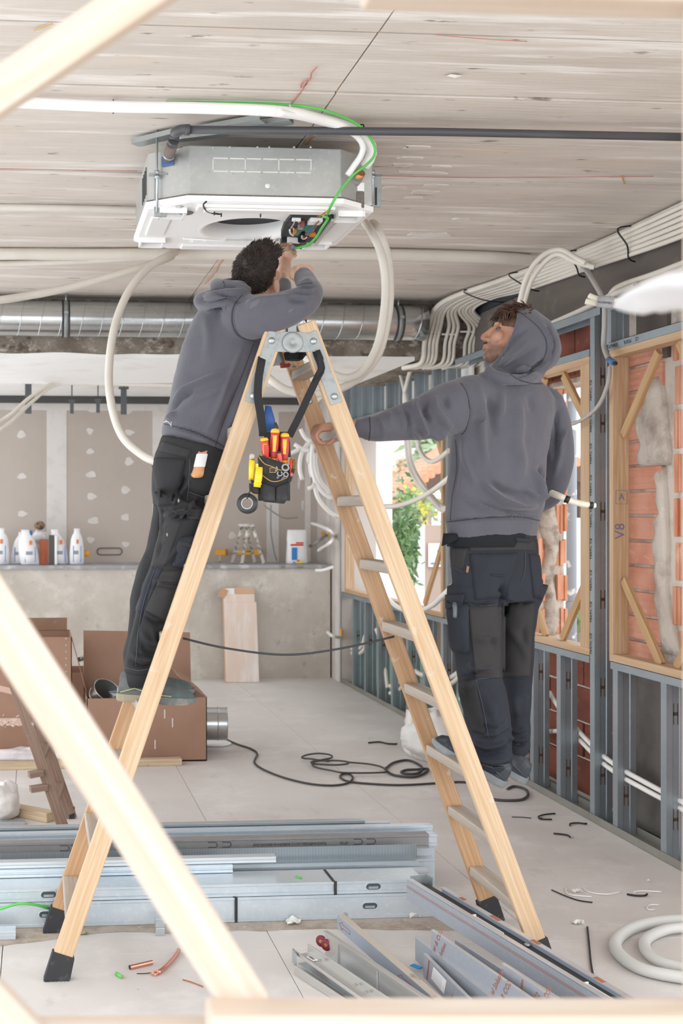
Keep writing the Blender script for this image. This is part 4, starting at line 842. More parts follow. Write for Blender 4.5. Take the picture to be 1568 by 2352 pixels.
# chalk lines, cracks and a loose flake on the ceiling
cz = lambda pts, z=ZC-.0045: [UZ(x, y, z) for x, y in pts]
MR = mk('red chalk', S(196, 120, 108), .9); MT = mk('tan crack', S(206, 160, 132), .9)
for nm, m_, r_, pts in (('chalk_mark', MR, .0028, [(728, 154), (715, 168), (712, 182), (692, 202), (694, 190), (706, 186), (688, 216), (668, 240)]), ('chalk_line', MR, .0016, [(-60, 386), (160, 390), (315, 393)]), ('chalk_line', MR, .0016, [(876, 404), (1100, 408), (1500, 405)]), ('filled_crack', MT, .006, [(512, 596), (500, 612), (496, 622), (484, 636), (470, 652)]), ('filled_crack', MT, .010, [(728, 310), (712, 318), (703, 332)]), ('chalk_line', MR, .0016, [(1000, 80), (1120, 90), (1210, 95)]), ('filled_crack', mk('ochre mark', S(206, 164, 84), .9), .003, [(1427, 404), (1431, 414), (1433, 423)]), ('filled_crack', bpy.data.materials['ochre mark'] if 'ochre mark' in bpy.data.materials else MT, .003, [(78, 70), (100, 62), (120, 54)])):
    build(MB().tube(cr(cz(pts), .02), r_, 5, ry=.0012, up=(0, 0, 1)) if False else MB().tube(cr(cz(pts), .02), .0012, 5, ry=r_, up=(0, 0, 1)), nm, m_, bpy.data.objects['ceiling'])
a_ = cz([(1025, 174), (1036, 170), (1061, 174), (1044, 179)], ZC-.008); b_ = cz([(1025, 174), (1036, 170), (1061, 174), (1044, 179)], ZC-.003)
build(MB().add(a_+b_, [(0, 1, 2, 3), (7, 6, 5, 4)]+[(i, 4+i, 4+(i+1) % 4, (i+1) % 4) for i in range(4)]), 'loose_flake', M_WHITE, bpy.data.objects['ceiling'])
# white soft foam wrap on the near jamb, far out of focus
pb = UY(1562, 668, 1.10)
mb = MB(); mb.ball(pb, (.044, .10, .0150), 18, 12)
for i, p in enumerate(mb.v): n_ = mnoise.noise(V(p)*40); mb.v[i] = (p[0]+.006*n_, p[1], p[2]+.006*n_)
fo = build(mb, 'foam_wad', mk('off white foam', S(196, 194, 194), .8), label='blurred white foam wad stuck on the near timber jamb'); fo['category'] = 'foam'
# ================================================================== people
from mathutils.bvhtree import BVHTree
def remesh(mb, name, voxel, smooth=4, factor=.5):
    me = bpy.data.meshes.new(name); me.from_pydata(mb.v, [], mb.f); me.update()
    o = bpy.data.objects.new(name, me); COL.objects.link(o)
    m = o.modifiers.new('r', 'REMESH'); m.mode = 'VOXEL'; m.voxel_size = voxel; m.use_smooth_shade = True
    if smooth: s = o.modifiers.new('s', 'SMOOTH'); s.factor = factor; s.iterations = smooth
    bpy.context.view_layer.update()
    r = bpy.data.meshes.new_from_object(o.evaluated_get(bpy.context.evaluated_depsgraph_get()))
    bpy.data.objects.remove(o); bpy.data.meshes.remove(me); r.name = name; return r
def getv(me):
    a = np.empty(len(me.vertices)*3); me.vertices.foreach_get('co', a); n = np.empty(len(me.vertices)*3); me.vertices.foreach_get('normal', n)
    return a.reshape(-1, 3), n.reshape(-1, 3)
def setv(me, a): me.vertices.foreach_set('co', a.ravel()); me.update()
def to_px(a):
    x, y, z = a[:, 0], a[:, 1], a[:, 2]-EYE.z
    d = x*ST+y*CT; xc = x*CT-y*ST
    return PX0+FPX*xc/d, PY0-FPX*z/d
def polydist(px, py, line):
    """distance (pixels) to a polyline and the position 0..1 along it"""
    best = np.full(len(px), 1e9); tt = np.zeros(len(px)); n = len(line)-1
    for i in range(n):
        (ax, ay), (bx, by) = line[i], line[i+1]; ex, ey = bx-ax, by-ay; L = ex*ex+ey*ey
        t = np.clip(((px-ax)*ex+(py-ay)*ey)/L, 0, 1); d = np.hypot(px-ax-t*ex, py-ay-t*ey)
        m = d < best; best[m] = d[m]; tt[m] = (i+t[m])/n
    return best, tt
def smoothline(line, k=6):
    return [(p.x, p.y) for p in cr([V((x, y, 0)) for x, y in line], max(2.0, 4.0))]
def folds(me, lst):
    """raise (+) or press in (-) cloth along creases on the side that is seen"""
    a, n = getv(me); px, py = to_px(a)
    view = np.array(EYE)[None]-a; view /= np.linalg.norm(view, axis=1)[:, None]
    fac = np.clip((n*view).sum(1)*2.2+.1, 0, 1); disp = np.zeros(len(a))
    for line, w_, amp in lst:
        ln = smoothline(line); d, t = polydist(px, py, ln)
        disp += 3.1*amp*np.exp(-(d/(.85*w_))**2)*np.clip(4.5*t*(1-t), .12, 1)*fac
    setv(me, a+n*disp[:, None])
def wrinkle(me, scale, amp, seed=0., st=(1, 1, 1)):
    a, n = getv(me); d = np.empty(len(a))
    for i, p in enumerate(a): d[i] = mnoise.fractal(V((p[0]*scale*st[0]+seed, p[1]*scale*st[1], p[2]*scale*st[2])), 1., 2., 2)
    setv(me, a+n*(amp*d)[:, None])
def ring(PL, PR, Y, dr=.62, shear=0., n=28, ex=.92, dep=None):
    l, r = UY(*PL, Y), UY(*PR, Y); c = (l+r)/2; e = (r-l)/2; L = e.length; dp = dep if dep else L*dr
    out = []
    for i in range(n):
        t = 2*math.pi*i/n; co, si = math.cos(t), math.sin(t)
        co = math.copysign(abs(co)**ex, co); si = math.copysign(abs(si)**ex, si)
        out.append(c+e*co+V((0, dp*si+shear*L*co, 0)))
    return out
def limb(pts, mb=None, seg=14):
    """pts: (px, py, Y, r)"""
    mb = mb or MB(); P = [UY(a, b, y) for a, b, y, r in pts]; R = [p[3] for p in pts]
    C = cr(P, .025); L = [0]
    for i in range(1, len(P)): L.append(L[-1]+(P[i]-P[i-1]).length)
    s = [0]
    for i in range(1, len(C)): s.append(s[-1]+(C[i]-C[i-1]).length)
    rr = [float(np.interp(q*L[-1]/s[-1], L, R)) for q in s]
    mb.tube(C, rr, seg); mb.ball(P[0], R[0]*.98, seg, 8); mb.ball(P[-1], R[-1]*.98, seg, 8); return mb
def chain(mb, P, R, seg=8):
    P = [V(p) for p in P]; C = cr(P, .004); L = np.linspace(0, 1, len(P)); rr = [float(np.interp(i/(len(C)-1), L, R)) for i in range(len(C))]
    mb.tube(C, rr, seg); mb.ball(P[0], R[0]*.97, seg, 6); mb.ball(P[-1], R[-1]*.97, seg, 6)
def head_shell(mb, M, sc_=1.0):
    q = lambda x, y, z: M @ V((x*sc_, y*sc_, z*sc_)); R3 = M.to_3x3()
    def b(c, r, m=None): mb.ball(q(*c), [k*sc_ for k in r], 20, 14, R3 @ m if m else R3)
    b((0, -.016, .030), (.076, .096, .088)); b((0, .024, -.036), (.060, .068, .084)); b((0, .040, -.088), (.046, .044, .036)); b((0, .070, -.104), (.020, .019, .017))
    for s in (-1, 1):
        b((s*.039, .058, -.030), (.026, .028, .028)); b((s*.052, .005, -.070), (.016, .045, .040))
        b((s*.011, .099, -.043), (.0095, .011, .008)); b((s*.030, .080, .020), (.024, .012, .009))
        E = Matrix.Rotation(s*.35, 3, 'Z') @ Matrix.Rotation(-.2, 3, 'X')
        b((s*.079, -.014, -.014), (.008, .019, .031), E); b((s*.083, -.020, -.006), (.005, .014, .022), E)
    mb.tube([q(0, .086, .012), q(0, .098, -.010), q(0, .110, -.032), q(0, .112, -.040)], [.008, .009, .0115, .010], 10)
    b((0, .109, -.039), (.0125, .012, .0105))
    b((0, .087, -.064), (.024, .014, .008)); b((0, .094, -.066), (.017, .007, .0055)); b((0, .091, -.078), (.018, .009, .007))
    mb.tube([q(0, -.020, -.03), q(0, -.035, -.10), q(0, -.045, -.155)], [.056*sc_, .055*sc_, .058*sc_], 16)
def skin_mat(name, c, c2, stub):
    m = mk(name, c, .5, layers=[dict(s=18, d=4, lo=.42, hi=.68, col=c2), dict(s=140, d=3, lo=.55, hi=.75, col=[k*.8 for k in c2[:3]], amt=.3)], bumps=[dict(s=160, d=3, str=.12, h=.002)])
    nt = m.node_tree; b = nt.nodes['Principled BSDF']; b.inputs['Subsurface Weight'].default_value = .12; b.inputs['Subsurface Radius'].default_value = (.012, .005, .003)
    at = nt.nodes.new('ShaderNodeAttribute'); at.attribute_name = 'stubble'; mx = nt.nodes.new('ShaderNodeMix'); mx.data_type = 'RGBA'
    src = b.inputs['Base Color'].links[0].from_socket; nt.links.new(src, mx.inputs[6]); mx.inputs[7].default_value = stub
    nt.links.new(at.outputs['Fac'], mx.inputs[0]); nt.links.new(mx.outputs[2], b.inputs['Base Color']); return m
def mask(me, fn):
    at = me.attributes.new('stubble', 'FLOAT', 'POINT'); a, n = getv(me); at.data.foreach_set('value', np.ascontiguousarray(fn(a), dtype=np.float32))
def finish(me, name, mat, parent, **k):
    me.materials.clear(); me.materials.append(mat); a, _ = getv(me)
    lo, hi = a.min(0), a.max(0); c = V(((lo[0]+hi[0])/2, (lo[1]+hi[1])/2, lo[2])); setv(me, a-np.array(c))
    me.polygons.foreach_set('use_smooth', [True]*len(me.polygons)); o = obj(name, me, Matrix.Translation(c), parent, **k); return o
def bvh(o):
    M = np.array(MW[o.name]); a, _ = getv(o.data); a = a @ M[:3, :3].T+M[:3, 3]
    return BVHTree.FromPolygons([V(p) for p in a], [tuple(p.vertices) for p in o.data.polygons])
def cast(trees, px, py):
    d = ray(px, py).normalized(); best = None
    for t in trees:
        h = t.ray_cast(EYE, d)
        if h[0] is not None and (best is None or h[3] < best[3]): best = h
    return best
def patch(name, trees, quad, mat, parent, n=10, m=12, off=.004, bulge=0., edge=.0, wob=0.):
    """cloth patch laid on a surface: quad = corners (px) TL, TR, BR, BL; thick edges reach back into the cloth"""
    (ax, ay), (bx, by), (cx, cy), (dx, dy) = quad; top = []; last = None
    for j in range(m+1):
        v = j/m
        for i in range(n+1):
            u = i/n; x = (ax*(1-u)+bx*u)*(1-v)+(dx*(1-u)+cx*u)*v; y = (ay*(1-u)+by*u)*(1-v)+(dy*(1-u)+cy*u)*v
            h = cast(trees, x, y)
            if h is None: h = last
            if h is None: top.append(None); continue
            last = h; nn = h[1] if h[1].dot(EYE-h[0]) > 0 else -h[1]
            b = bulge*(16*u*(1-u)*v*(1-v))**.6; top.append((h[0]+nn*(off+b+wob*mnoise.noise((x*.04, y*.04, 1))), nn))
    f0 = next((t for t in top if t), None)
    if f0 is None: return None
    top = [t or f0 for t in top]; k = n+1; mb = MB()
    vs = [t[0] for t in top]+[t[0]-t[1]*(off+bulge+.006) for t in top]; N = len(top); fs = []
    for j in range(m):
        for i in range(n):
            q = [j*k+i, j*k+i+1, (j+1)*k+i+1, (j+1)*k+i]; fs.append(q[::-1]); fs.append([N+z for z in q])
    bd = [i for i in range(k)]+[j*k+n for j in range(1, m+1)]+[m*k+i for i in range(n-1, -1, -1)]+[j*k for j in range(m-1, 0, -1)]
    for i in range(len(bd)): a, b = bd[i], bd[(i+1) % len(bd)]; fs.append([a, b, N+b, N+a])
    mb.add(vs, fs, True); o = build(mb, name, mat, parent)
    return o
def seam(name, trees, line, r, mat, parent, off=0.):
    P = []
    for x, y in smoothline(line):
        h = cast(trees, x, y)
        if h: nn = h[1] if h[1].dot(EYE-h[0]) > 0 else -h[1]; P.append(h[0]+nn*off)
    if len(P) < 3: return None
    run = [P[0]]
    for p in P[1:]:
        if (p-run[-1]).length < .05: run.append(p)
    return build(MB().tube(run, r, 5), name, mat, parent) if len(run) > 2 else None
def hair_strands(mb, M, cen, rad, crown, fn, N, ln, rr, seed, lift=.35, swirl=.6):
    """short tapered locks lying on an ellipsoid, flowing away from the crown"""
    R = random.Random(seed); C = V(crown).normalized()
    for _ in range(N):
        d = V((R.gauss(0, 1), R.gauss(0, 1), R.gauss(0, 1))).normalized()
        if not fn(d): continue
        p = V((cen[0]+d.x*rad[0], cen[1]+d.y*rad[1], cen[2]+d.z*rad[2])); nrm = V((d.x/rad[0], d.y/rad[1], d.z/rad[2])).normalized()
        away = (d-C*d.dot(C)); away = away.normalized() if away.length > 1e-3 else V((1, 0, 0)); tan = away+C.cross(away)*swirl*math.exp(-3*(1-d.dot(C)))
        tan = (tan-nrm*tan.dot(nrm)).normalized(); L = ln*R.uniform(.6, 1.3); r0 = rr*R.uniform(.7, 1.3)
        j = V((R.gauss(0, .18), R.gauss(0, .18), R.gauss(0, .18)))
        P = [p-nrm*.003, p+tan*L*.5+nrm*L*lift*.5+j*L*.4, p+tan*L+nrm*L*lift*.55+j*L]
        mb.tube([M @ q for q in P], [r0, r0*.8, r0*.15], 3, caps=False)
def shoe(parent, M, mats, s=1.0, name='shoe'):
    """toe along +x, heel at x = -.10, up +z"""
    up, so, ac_, la = mats; mb = MB()
    prof = [(-.105, .018, .060, .030), (-.098, .030, .084, .0), (-.075, .036, .098, 0), (-.045, .037, .100, 0), (-.01, .038, .094, 0), (.03, .041, .080, 0), (.07, .046, .072, 0), (.11, .048, .066, 0), (.145, .045, .060, 0), (.168, .036, .050, 0), (.181, .020, .034, .004)]
    rings = []
    for x, w_, h, z0 in prof:
        r = []
        for i in range(18):
            t = 2*math.pi*i/18; c, q = math.cos(t), math.sin(t)
            z = .018+z0+(h-z0-.018)*max(0, q)**.8 if q > 0 else .018+.004*q
            taper = 1-.42*max(0, q)*(1 if x < .02 else .6)
            r.append(M @ V((x*s, w_*c*taper*s, z*s)))
        rings.append(r)
    sh = thing_child(name, parent, M)
    build(MB().loft(rings), 'upper', up, sh)
    rings = []
    for x, w_, b in ((-.112, .016, .006), (-.104, .030, .001), (-.08, .039, 0), (-.03, .038, .003), (.02, .041, .004), (.07, .048, .001), (.12, .051, .0), (.155, .045, .004), (.178, .032, .010), (.190, .014, .016)):
        rings.append([M @ V((x*s, sy*w_*s, z*s)) for sy, z in ((-1, b), (1, b), (1.06, b+.010), (1.02, .030), (-1.02, .030), (-1.06, b+.010))])
    build(MB().loft(rings, smooth=False), 'sole', so, sh, bevel=.003)
    mb = MB()
    for i in range(5):
        x = .005+.022*i; zt = .094-.0125*i
        mb.tube([M @ V((x*s, -.030*s, (zt-.014)*s)), M @ V(((x+.006)*s, 0, (zt+.005)*s)), M @ V(((x+.012)*s, .030*s, (zt-.018)*s))], .003, 6)
    build(mb, 'laces', la, sh)
    mb = MB()
    for sy in (-1, 1): mb.tube([M @ V((-.095*s, sy*.028*s, .035*s)), M @ V((-.04*s, sy*.040*s, .055*s)), M @ V((.03*s, sy*.044*s, .036*s)), M @ V((.10*s, sy*.0475*s, .034*s))], .0028, 5)
    build(mb, 'side_stripe', ac_, sh)
    return sh
def thing_child(name, parent, M):
    o = bpy.data.objects.new(name, None); o.empty_display_size = .05; COL.objects.link(o); return reg(o, M, parent)
def m_fleece(name, c, c2):
    return mk(name, c, .92, layers=[dict(s=7, d=5, lo=.45, hi=.7, col=c2, amt=.7), dict(s=3.2, d=4, lo=.66, hi=.72, col=[min(1, k*1.35) for k in c[:3]], amt=.35), dict(s=300, d=2, lo=.45, hi=.62, col=[k*1.15 for k in c[:3]], amt=.5)], bumps=[dict(s=420, d=2, str=.25, h=.001), dict(s=22, d=4, str=.15, h=.006)], sheen=.25)
M_HOOD = m_fleece('grey fleece', S(85, 84, 92), S(76, 75, 83))
M_HOODD = mk('seam thread', S(62, 61, 66), .95)
M_TSHIRT = mk('black cotton', S(22, 24, 29), .95)
def m_work(name, c, c2, dirt):
    return mk(name, c, .85, layers=[dict(s=6, d=5, lo=.42, hi=.68, col=c2), dict(s=9, d=7, r=.7, lo=.6, hi=.74, col=dirt, amt=.6), dict(s=260, d=2, lo=.5, hi=.65, col=[k*1.25 for k in c[:3]], amt=.5)], bumps=[dict(s=350, d=2, str=.25, h=.001), dict(s=16, d=5, str=.35, h=.008)])
M_NAVY = m_work('navy work cloth', S(34, 38, 47), S(27, 31, 39), S(60, 67, 78))
M_STRETCH = m_work('charcoal stretch panel', S(48, 46, 46), S(42, 41, 41), S(60, 58, 58))
M_BLK = m_work('black work cloth', S(36, 36, 38), S(30, 30, 32), S(68, 66, 64))
M_BLKP = m_work('charcoal stretch black', S(44, 43, 44), S(39, 38, 39), S(60, 58, 57))
M_KNEE = m_work('scuffed knee cloth', S(50, 49, 49), S(38, 38, 39), S(104, 100, 95))
M_STITCH = mk('grey stitch', S(74, 78, 88), .9)
SK_L = skin_mat('light skin', S(216, 178, 156), S(202, 152, 128), S(150, 116, 98))
SK_R = skin_mat('tanned skin', S(184, 138, 114), S(164, 116, 94), S(112, 82, 68))
M_HAIRL = mk('dark brown hair', S(50, 40, 35), .55, layers=[dict(s=40, d=4, lo=.45, hi=.7, col=S(72, 58, 50))])
M_HAIRR = mk('brown hair', S(70, 46, 32), .5, layers=[dict(s=40, d=4, lo=.45, hi=.7, col=S(100, 68, 48))])
M_EYE = mk('eye', S(96, 84, 78), .3)
# ------------------------------------------------------------------ right worker
pR = thing('person', 'worker with his grey hood up, gripping a ladder rung, bearded face in profile', 'person', UY(1130, 1790, 4.33)[:])
F = V((-.90, .26, .34)).normalized(); U0 = V((.3, 0, 1)); Rr = F.cross(U0).normalized(); Uh = Rr.cross(F)
HM = Matrix((Rr, F, Uh)).transposed().to_4x4(); tip = UY(1103, 774, 4.375); HM.translation = tip-HM.to_3x3() @ V((0, .121, -.039)); HR_ = HM
mb = MB(); head_shell(mb, HM, 1.0)
nk = HM @ V((0, -.04, -.15))
torso = lambda rows, **k: MB().loft([ring(*r, **k) for r in rows])
for r in ([(1060, 1240, 1225, 1240), (1050, 1120, 1235, 1110), (1070, 960, 1250, 955), (1105, 905, 1235, 905), (1150, 880, 1210, 884)],): mb.loft([ring((a, b), (c, d), 4.36, .6, .3) for a, b, c, d in r])
mb.tube([UY(1175, 880, 4.36), nk], .058, 14)
limb([(1095, 915, 4.27, .058), (1000, 955, 4.255, .048), (930, 970, 4.25, .038), (870, 980, 4.25, .030), (815, 981, 4.25, .029), (796, 983, 4.25, .028)], mb)
limb([(1235, 935, 4.44, .05), (1270, 990, 4.46, .036), (1284, 1060, 4.475, .036), (1255, 1132, 4.55, .032), (1195, 1160, 4.66, .03)], mb); mb.ball(UY(1180, 1162, 4.68), (.05, .04, .035))
for side in (0, 1):
    if side == 0: limb([(1100, 1300, 4.35, .062), (1095, 1500, 4.31, .060), (1115, 1650, 4.305, .05), (1135, 1755, 4.31, .036)], mb)
    else: limb([(1182, 1300, 4.41, .05), (1188, 1400, 4.445, .042), (1185, 1500, 4.45, .048), (1190, 1650, 4.46, .036), (1184, 1750, 4.46, .027)], mb)
# left hand closed over the rung
yk = [4.215, 4.236, 4.257, 4.277]; wr_ = UY(796, 983, 4.25); pl_ = UY(752, 980, 4.248)
mb.loft([[c+V((0, -.026, .010))*k, c+V((0, .026, .010))*k, c+V((0, .030, 0))*k, c+V((0, .026, -.012))*k, c+V((0, -.026, -.012))*k, c+V((0, -.030, 0))*k] for c, k in ((wr_, .95), (UY(780, 981, 4.249), 1.1), (pl_, 1.4), (UY(736, 982, 4.247), 1.4), (UY(728, 985, 4.247), 1.15))])
for i, y in enumerate(yk):
    dx = (7, 2, -2, -4)[i]; dy = (4, 1, -1, -2)[i]; ext = (-3, 2, 2, -3)[i]
    chain(mb, [UY(744+dx, 981+dy*.5, y), UY(729+dx, 983+dy, y), UY(720+dx, 996+dy, y-.002), UY(723+dx, 1009+dy+ext, y-.004), UY(731+dx, 1016+dy+ext, y-.006), UY(739+dx, 1016+dy+ext, y-.006)], [.0115, .0112, .0100, .0093, .0086, .0076])
chain(mb, [UY(785, 990, 4.225), UY(772, 1001, 4.215), UY(764, 1013, 4.215), UY(752, 1019, 4.22)], [.013, .0115, .0105, .0085])
me = remesh(mb, 'body', .0042, 3, .5)
Mi = HM.inverted()
def stub(a):
    q = np.array([tuple(Mi @ V(p)) if p[2] > 2.0 else (0, -1, 0) for p in a])
    low = np.clip((-.048-q[:, 2])/.02, 0, 1)*np.clip((q[:, 1]-.0)/.02, 0, 1)*np.clip((q[:, 2]+.155)/.03, 0, 1)
    lip = np.exp(-(((q[:, 2]+.071)/.010)**2+(q[:, 0]/.022)**2))*(q[:, 1] > .07)
    return np.clip(low*.85*(1-lip), 0, 1)
mask(me, stub)
bodyR = finish(me, 'body', SK_R, pR)
for s in (-1, 1): build(MB().ball(HM @ V((s*.031, .0672, .002)), .0112, 14, 10), 'eye', M_EYE, pR); build(MB().ball(HM @ V((s*.031, .0755, .003)), .0045, 10, 6), 'iris', M_BLACKP, pR)
mb = MB()
for s in (-1, 1): mb.tube([HM @ V((s*.014, .093, .020)), HM @ V((s*.030, .0945, .026)), HM @ V((s*.047, .083, .022))], [.003, .0036, .002], 6)
build(mb, 'eyebrow', M_HAIRR, pR)
mb = MB()
for i in range(40):
    x = random.uniform(-.026, .026); mb.tube([HM @ V((x, .0985-abs(x)*.25, -.0555)), HM @ V((x*1.15, .101-abs(x)*.3, -.0625))], [.0014, .0005], 3)
build(mb, 'moustache', mk('moustache', S(52, 36, 28), .7), pR)
mb = MB(); mb.ball(HM @ V((0, -.012, .040)), (.077, .094, .084), 20, 14, HM.to_3x3())
hair_strands(mb, HM, (0, -.012, .040), (.080, .099, .087), (0, -.5, .8), lambda d: d.z > -.05 and d.y > -.12 and (d.y < .8 or d.z > .55), 900, .034, .0034, 3, .5)
for i in range(140):   # fringe over the forehead
    x = random.uniform(-.06, .06); b0 = V((x, .058+random.uniform(-.02, .01), .092-abs(x)*.35)); mb.tube([HM @ b0, HM @ (b0+V((random.uniform(-.01, .01), .025, -.002))), HM @ (b0+V((random.uniform(-.012, .012), .040+random.uniform(-.006, .004), -.030)))], [.0034, .003, .0004], 3)
build(mb, 'hair', M_HAIRR, pR)
# hoodie
mb = MB()
T = [((1020, 1236), (1243, 1232)), ((1016, 1222), (1246, 1220)), ((1010, 1192), (1252, 1188)), ((1012, 1165), (1262, 1160)), ((1014, 1120), (1264, 1115)), ((1020, 1060), (1268, 1050)), ((1027, 1000), (1276, 990)), ((1036, 950), (1284, 945)), ((1042, 915), (1284, 915)), ((1058, 884), (1270, 890)), ((1088, 862), (1252, 874)), ((1118, 846), (1232, 868)), ((1128, 832), (1222, 852))]
mb.loft([ring(a, b, 4.36, .60 if i > 1 else .56, .32, 36) for i, (a, b) in enumerate(T)])
limb([(1085, 918, 4.285, .098), (1035, 938, 4.27, .104), (985, 955, 4.26, .088), (940, 968, 4.255, .074), (900, 976, 4.25, .062), (868, 983, 4.25, .050), (848, 984, 4.25, .047)], mb, 20)
limb([(856, 984, 4.25, .037), (820, 984, 4.25, .0345)], mb, 18)
limb([(1245, 935, 4.46, .088), (1272, 985, 4.455, .068), (1282, 1040, 4.46, .060), (1279, 1085, 4.48, .056), (1262, 1130, 4.53, .055), (1225, 1155, 4.60, .048), (1195, 1162, 4.66, .04)], mb, 18)
# hood
HD = [((1176, 716), (1124, 838), .095), ((1176, 706), (1119, 849), .112), ((1192, 703), (1136, 858), .122), ((1222, 711), (1168, 866), .128), ((1250, 733), (1204, 870), .122), ((1268, 764), (1236, 866), .105), ((1276, 792), (1260, 850), .070), ((1278, 810), (1272, 832), .03)]
hr = [ring(a, b, 4.345, dep=dp, n=30, ex=1.0) for a, b, dp in HD]
inn = ring((1186, 730), (1138, 832), 4.345, dep=.08, n=30, ex=1.0)
mb.loft([inn]+hr)
mb.ball(UY(1188, 862, 4.34), (.07, .10, .04), 18, 12)
mb.tube(cr([UY(1118, 850, 4.25), UY(1140, 866, 4.215), UY(1180, 872, 4.205), UY(1220, 868, 4.24), UY(1240, 860, 4.33)], .02), .021, 10)
me = remesh(mb, 'hoodie', .0075, 3, .5)
folds(me, [
 # sleeve
 ([(962, 912), (955, 940), (968, 975), (985, 1000)], 7, .012), ([(978, 918), (975, 945), (990, 975)], 6, -.010), ([(1000, 905), (1000, 935), (1020, 965), (1040, 985)], 9, .008), ([(1020, 905), (1030, 940)], 7, -.006),
 ([(915, 938), (925, 960), (930, 990)], 6, .006), ([(925, 935), (938, 965), (940, 1000)], 6, -.006), ([(895, 945), (900, 970)], 5, .004), ([(945, 985), (965, 1008)], 6, .008), ([(985, 995), (1005, 1000), (1030, 985)], 7, .008), ([(868, 958), (880, 985), (878, 1008)], 5, .005), ([(858, 955), (860, 985), (856, 1010)], 3, -.002),
 # shoulder and back
 ([(1062, 880), (1078, 915), (1080, 960), (1066, 990)], 4, -.003), ([(1098, 885), (1105, 950), (1108, 1020), (1120, 1080)], 10, .009), ([(1122, 890), (1130, 950), (1138, 1010)], 11, -.006), ([(1150, 900), (1150, 960)], 9, .005), ([(1185, 900), (1190, 960), (1185, 1040)], 14, .006), ([(1215, 900), (1225, 950)], 10, -.004),
 ([(1180, 1000), (1195, 1060), (1185, 1110)], 16, .006), ([(1050, 1010), (1045, 1080), (1040, 1150)], 9, -.005), ([(1064, 1000), (1070, 1060), (1092, 1120)], 9, .007),
 # gathers above the rib
 ([(1100, 1105), (1140, 1140), (1190, 1162), (1240, 1160)], 8, .012), ([(1120, 1100), (1160, 1128), (1210, 1140)], 8, -.008), ([(1060, 1140), (1110, 1165), (1170, 1180)], 8, .008), ([(1090, 1150), (1150, 1172), (1215, 1178)], 6, -.008), ([(1225, 1080), (1240, 1120), (1245, 1160)], 8, .008), ([(1238, 1070), (1252, 1110)], 6, -.008), ([(1200, 1120), (1232, 1142), (1255, 1135)], 6, .007),
 ([(1016, 1198), (1080, 1194), (1140, 1190), (1200, 1188), (1250, 1198)], 3.5, -.008),
 # right sleeve
 ([(1282, 935), (1276, 1000), (1272, 1060)], 5, -.010), ([(1290, 1000), (1284, 1050), (1270, 1100)], 7, .006), ([(1300, 985), (1290, 1005), (1284, 1020)], 5, .006),
 # hood
 ([(1126, 842), (1150, 800), (1170, 765)], 5, .006), ([(1133, 845), (1165, 800), (1190, 770), (1215, 750)], 6, -.006), ([(1140, 846), (1180, 810), (1220, 780)], 8, .007), ([(1150, 850), (1200, 825), (1240, 795)], 7, -.006), ([(1245, 745), (1262, 780), (1262, 815), (1240, 845)], 5, .007), ([(1256, 745), (1270, 785), (1262, 830)], 4, -.009), ([(1180, 868), (1220, 850), (1252, 825)], 6, -.008), ([(1175, 860), (1205, 842), (1240, 820)], 7, .006)])
wrinkle(me, 9, .004, 2.)
hoodR = finish(me, 'hoodie', M_HOOD, pR)
tr = [bvh(hoodR)]
seam('hood_seam', tr, [(1180, 710), (1200, 722), (1232, 748), (1252, 778), (1254, 805), (1240, 835), (1205, 855), (1172, 858)], .0022, M_HOODD, hoodR)
seam('neck_seam', tr, [(1172, 860), (1190, 872), (1220, 880), (1245, 882)], .0022, M_HOODD, hoodR)
seam('armhole_seam', tr, [(1058, 880), (1072, 905), (1078, 945), (1070, 985), (1060, 998)], .0022, M_HOODD, hoodR)
seam('cuff_seam', tr, [(848, 955), (850, 985), (847, 1012)], .0022, M_HOODD, hoodR)
seam('rib_seam', tr, [(1014, 1199), (1060, 1196), (1120, 1189), (1190, 1188), (1250, 1198)], .0022, M_HOODD, hoodR)
seam('side_seam', tr, [(1046, 1010), (1048, 1080), (1038, 1140), (1034, 1195)], .0018, M_HOODD, hoodR)
# shirt tail under the hoodie
mb = MB(); mb.loft([ring(a, b, 4.36, .57, .32, 36) for a, b in (((1015, 1254), (1240, 1256)), ((1020, 1235), (1242, 1238)), ((1022, 1205), (1243, 1205)))]); mb.loft([ring((1014, 1254), (1050, 1238), 4.26, .5), ring((1018, 1225), (1060, 1225), 4.27, .5)])
build(mb, 'shirt_tail', M_TSHIRT, pR)
# trousers
mb = MB()
mb.loft([ring(a, b, 4.365, .56, .3, 36) for a, b in (((1034, 1385), (1246, 1380)), ((1030, 1350), (1253, 1345)), ((1027, 1310), (1250, 1308)), ((1024, 1262), (1246, 1262)), ((1026, 1222), (1242, 1226)))])
LL = [((1030, 1345), (1150, 1360), 4.325), ((1031, 1400), (1152, 1402), 4.32), ((1036, 1450), (1150, 1455), 4.315), ((1044, 1500), (1149, 1505), 4.31), ((1051, 1550), (1150, 1552), 4.30), ((1055, 1590), (1159, 1592), 4.30), ((1066, 1640), (1168, 1642), 4.305), ((1076, 1690), (1172, 1692), 4.31), ((1078, 1725), (1173, 1735), 4.31), ((1080, 1748), (1168, 1766), 4.31), ((1090, 1762), (1164, 1782), 4.31)]
mb.loft([ring(a, b, y, .92, 0, 26) for a, b, y in LL])
LR = [((1146, 1350), (1252, 1340), 4.44), ((1149, 1400), (1230, 1398), 4.445), ((1149, 1450), (1224, 1450), 4.45), ((1147, 1500), (1221, 1500), 4.45), ((1152, 1550), (1218, 1550), 4.455), ((1157, 1600), (1216, 1600), 4.46), ((1163, 1650), (1214, 1650), 4.46), ((1163, 1690), (1214, 1690), 4.46), ((1162, 1714), (1214, 1712), 4.46), ((1166, 1734), (1207, 1732), 4.46)]
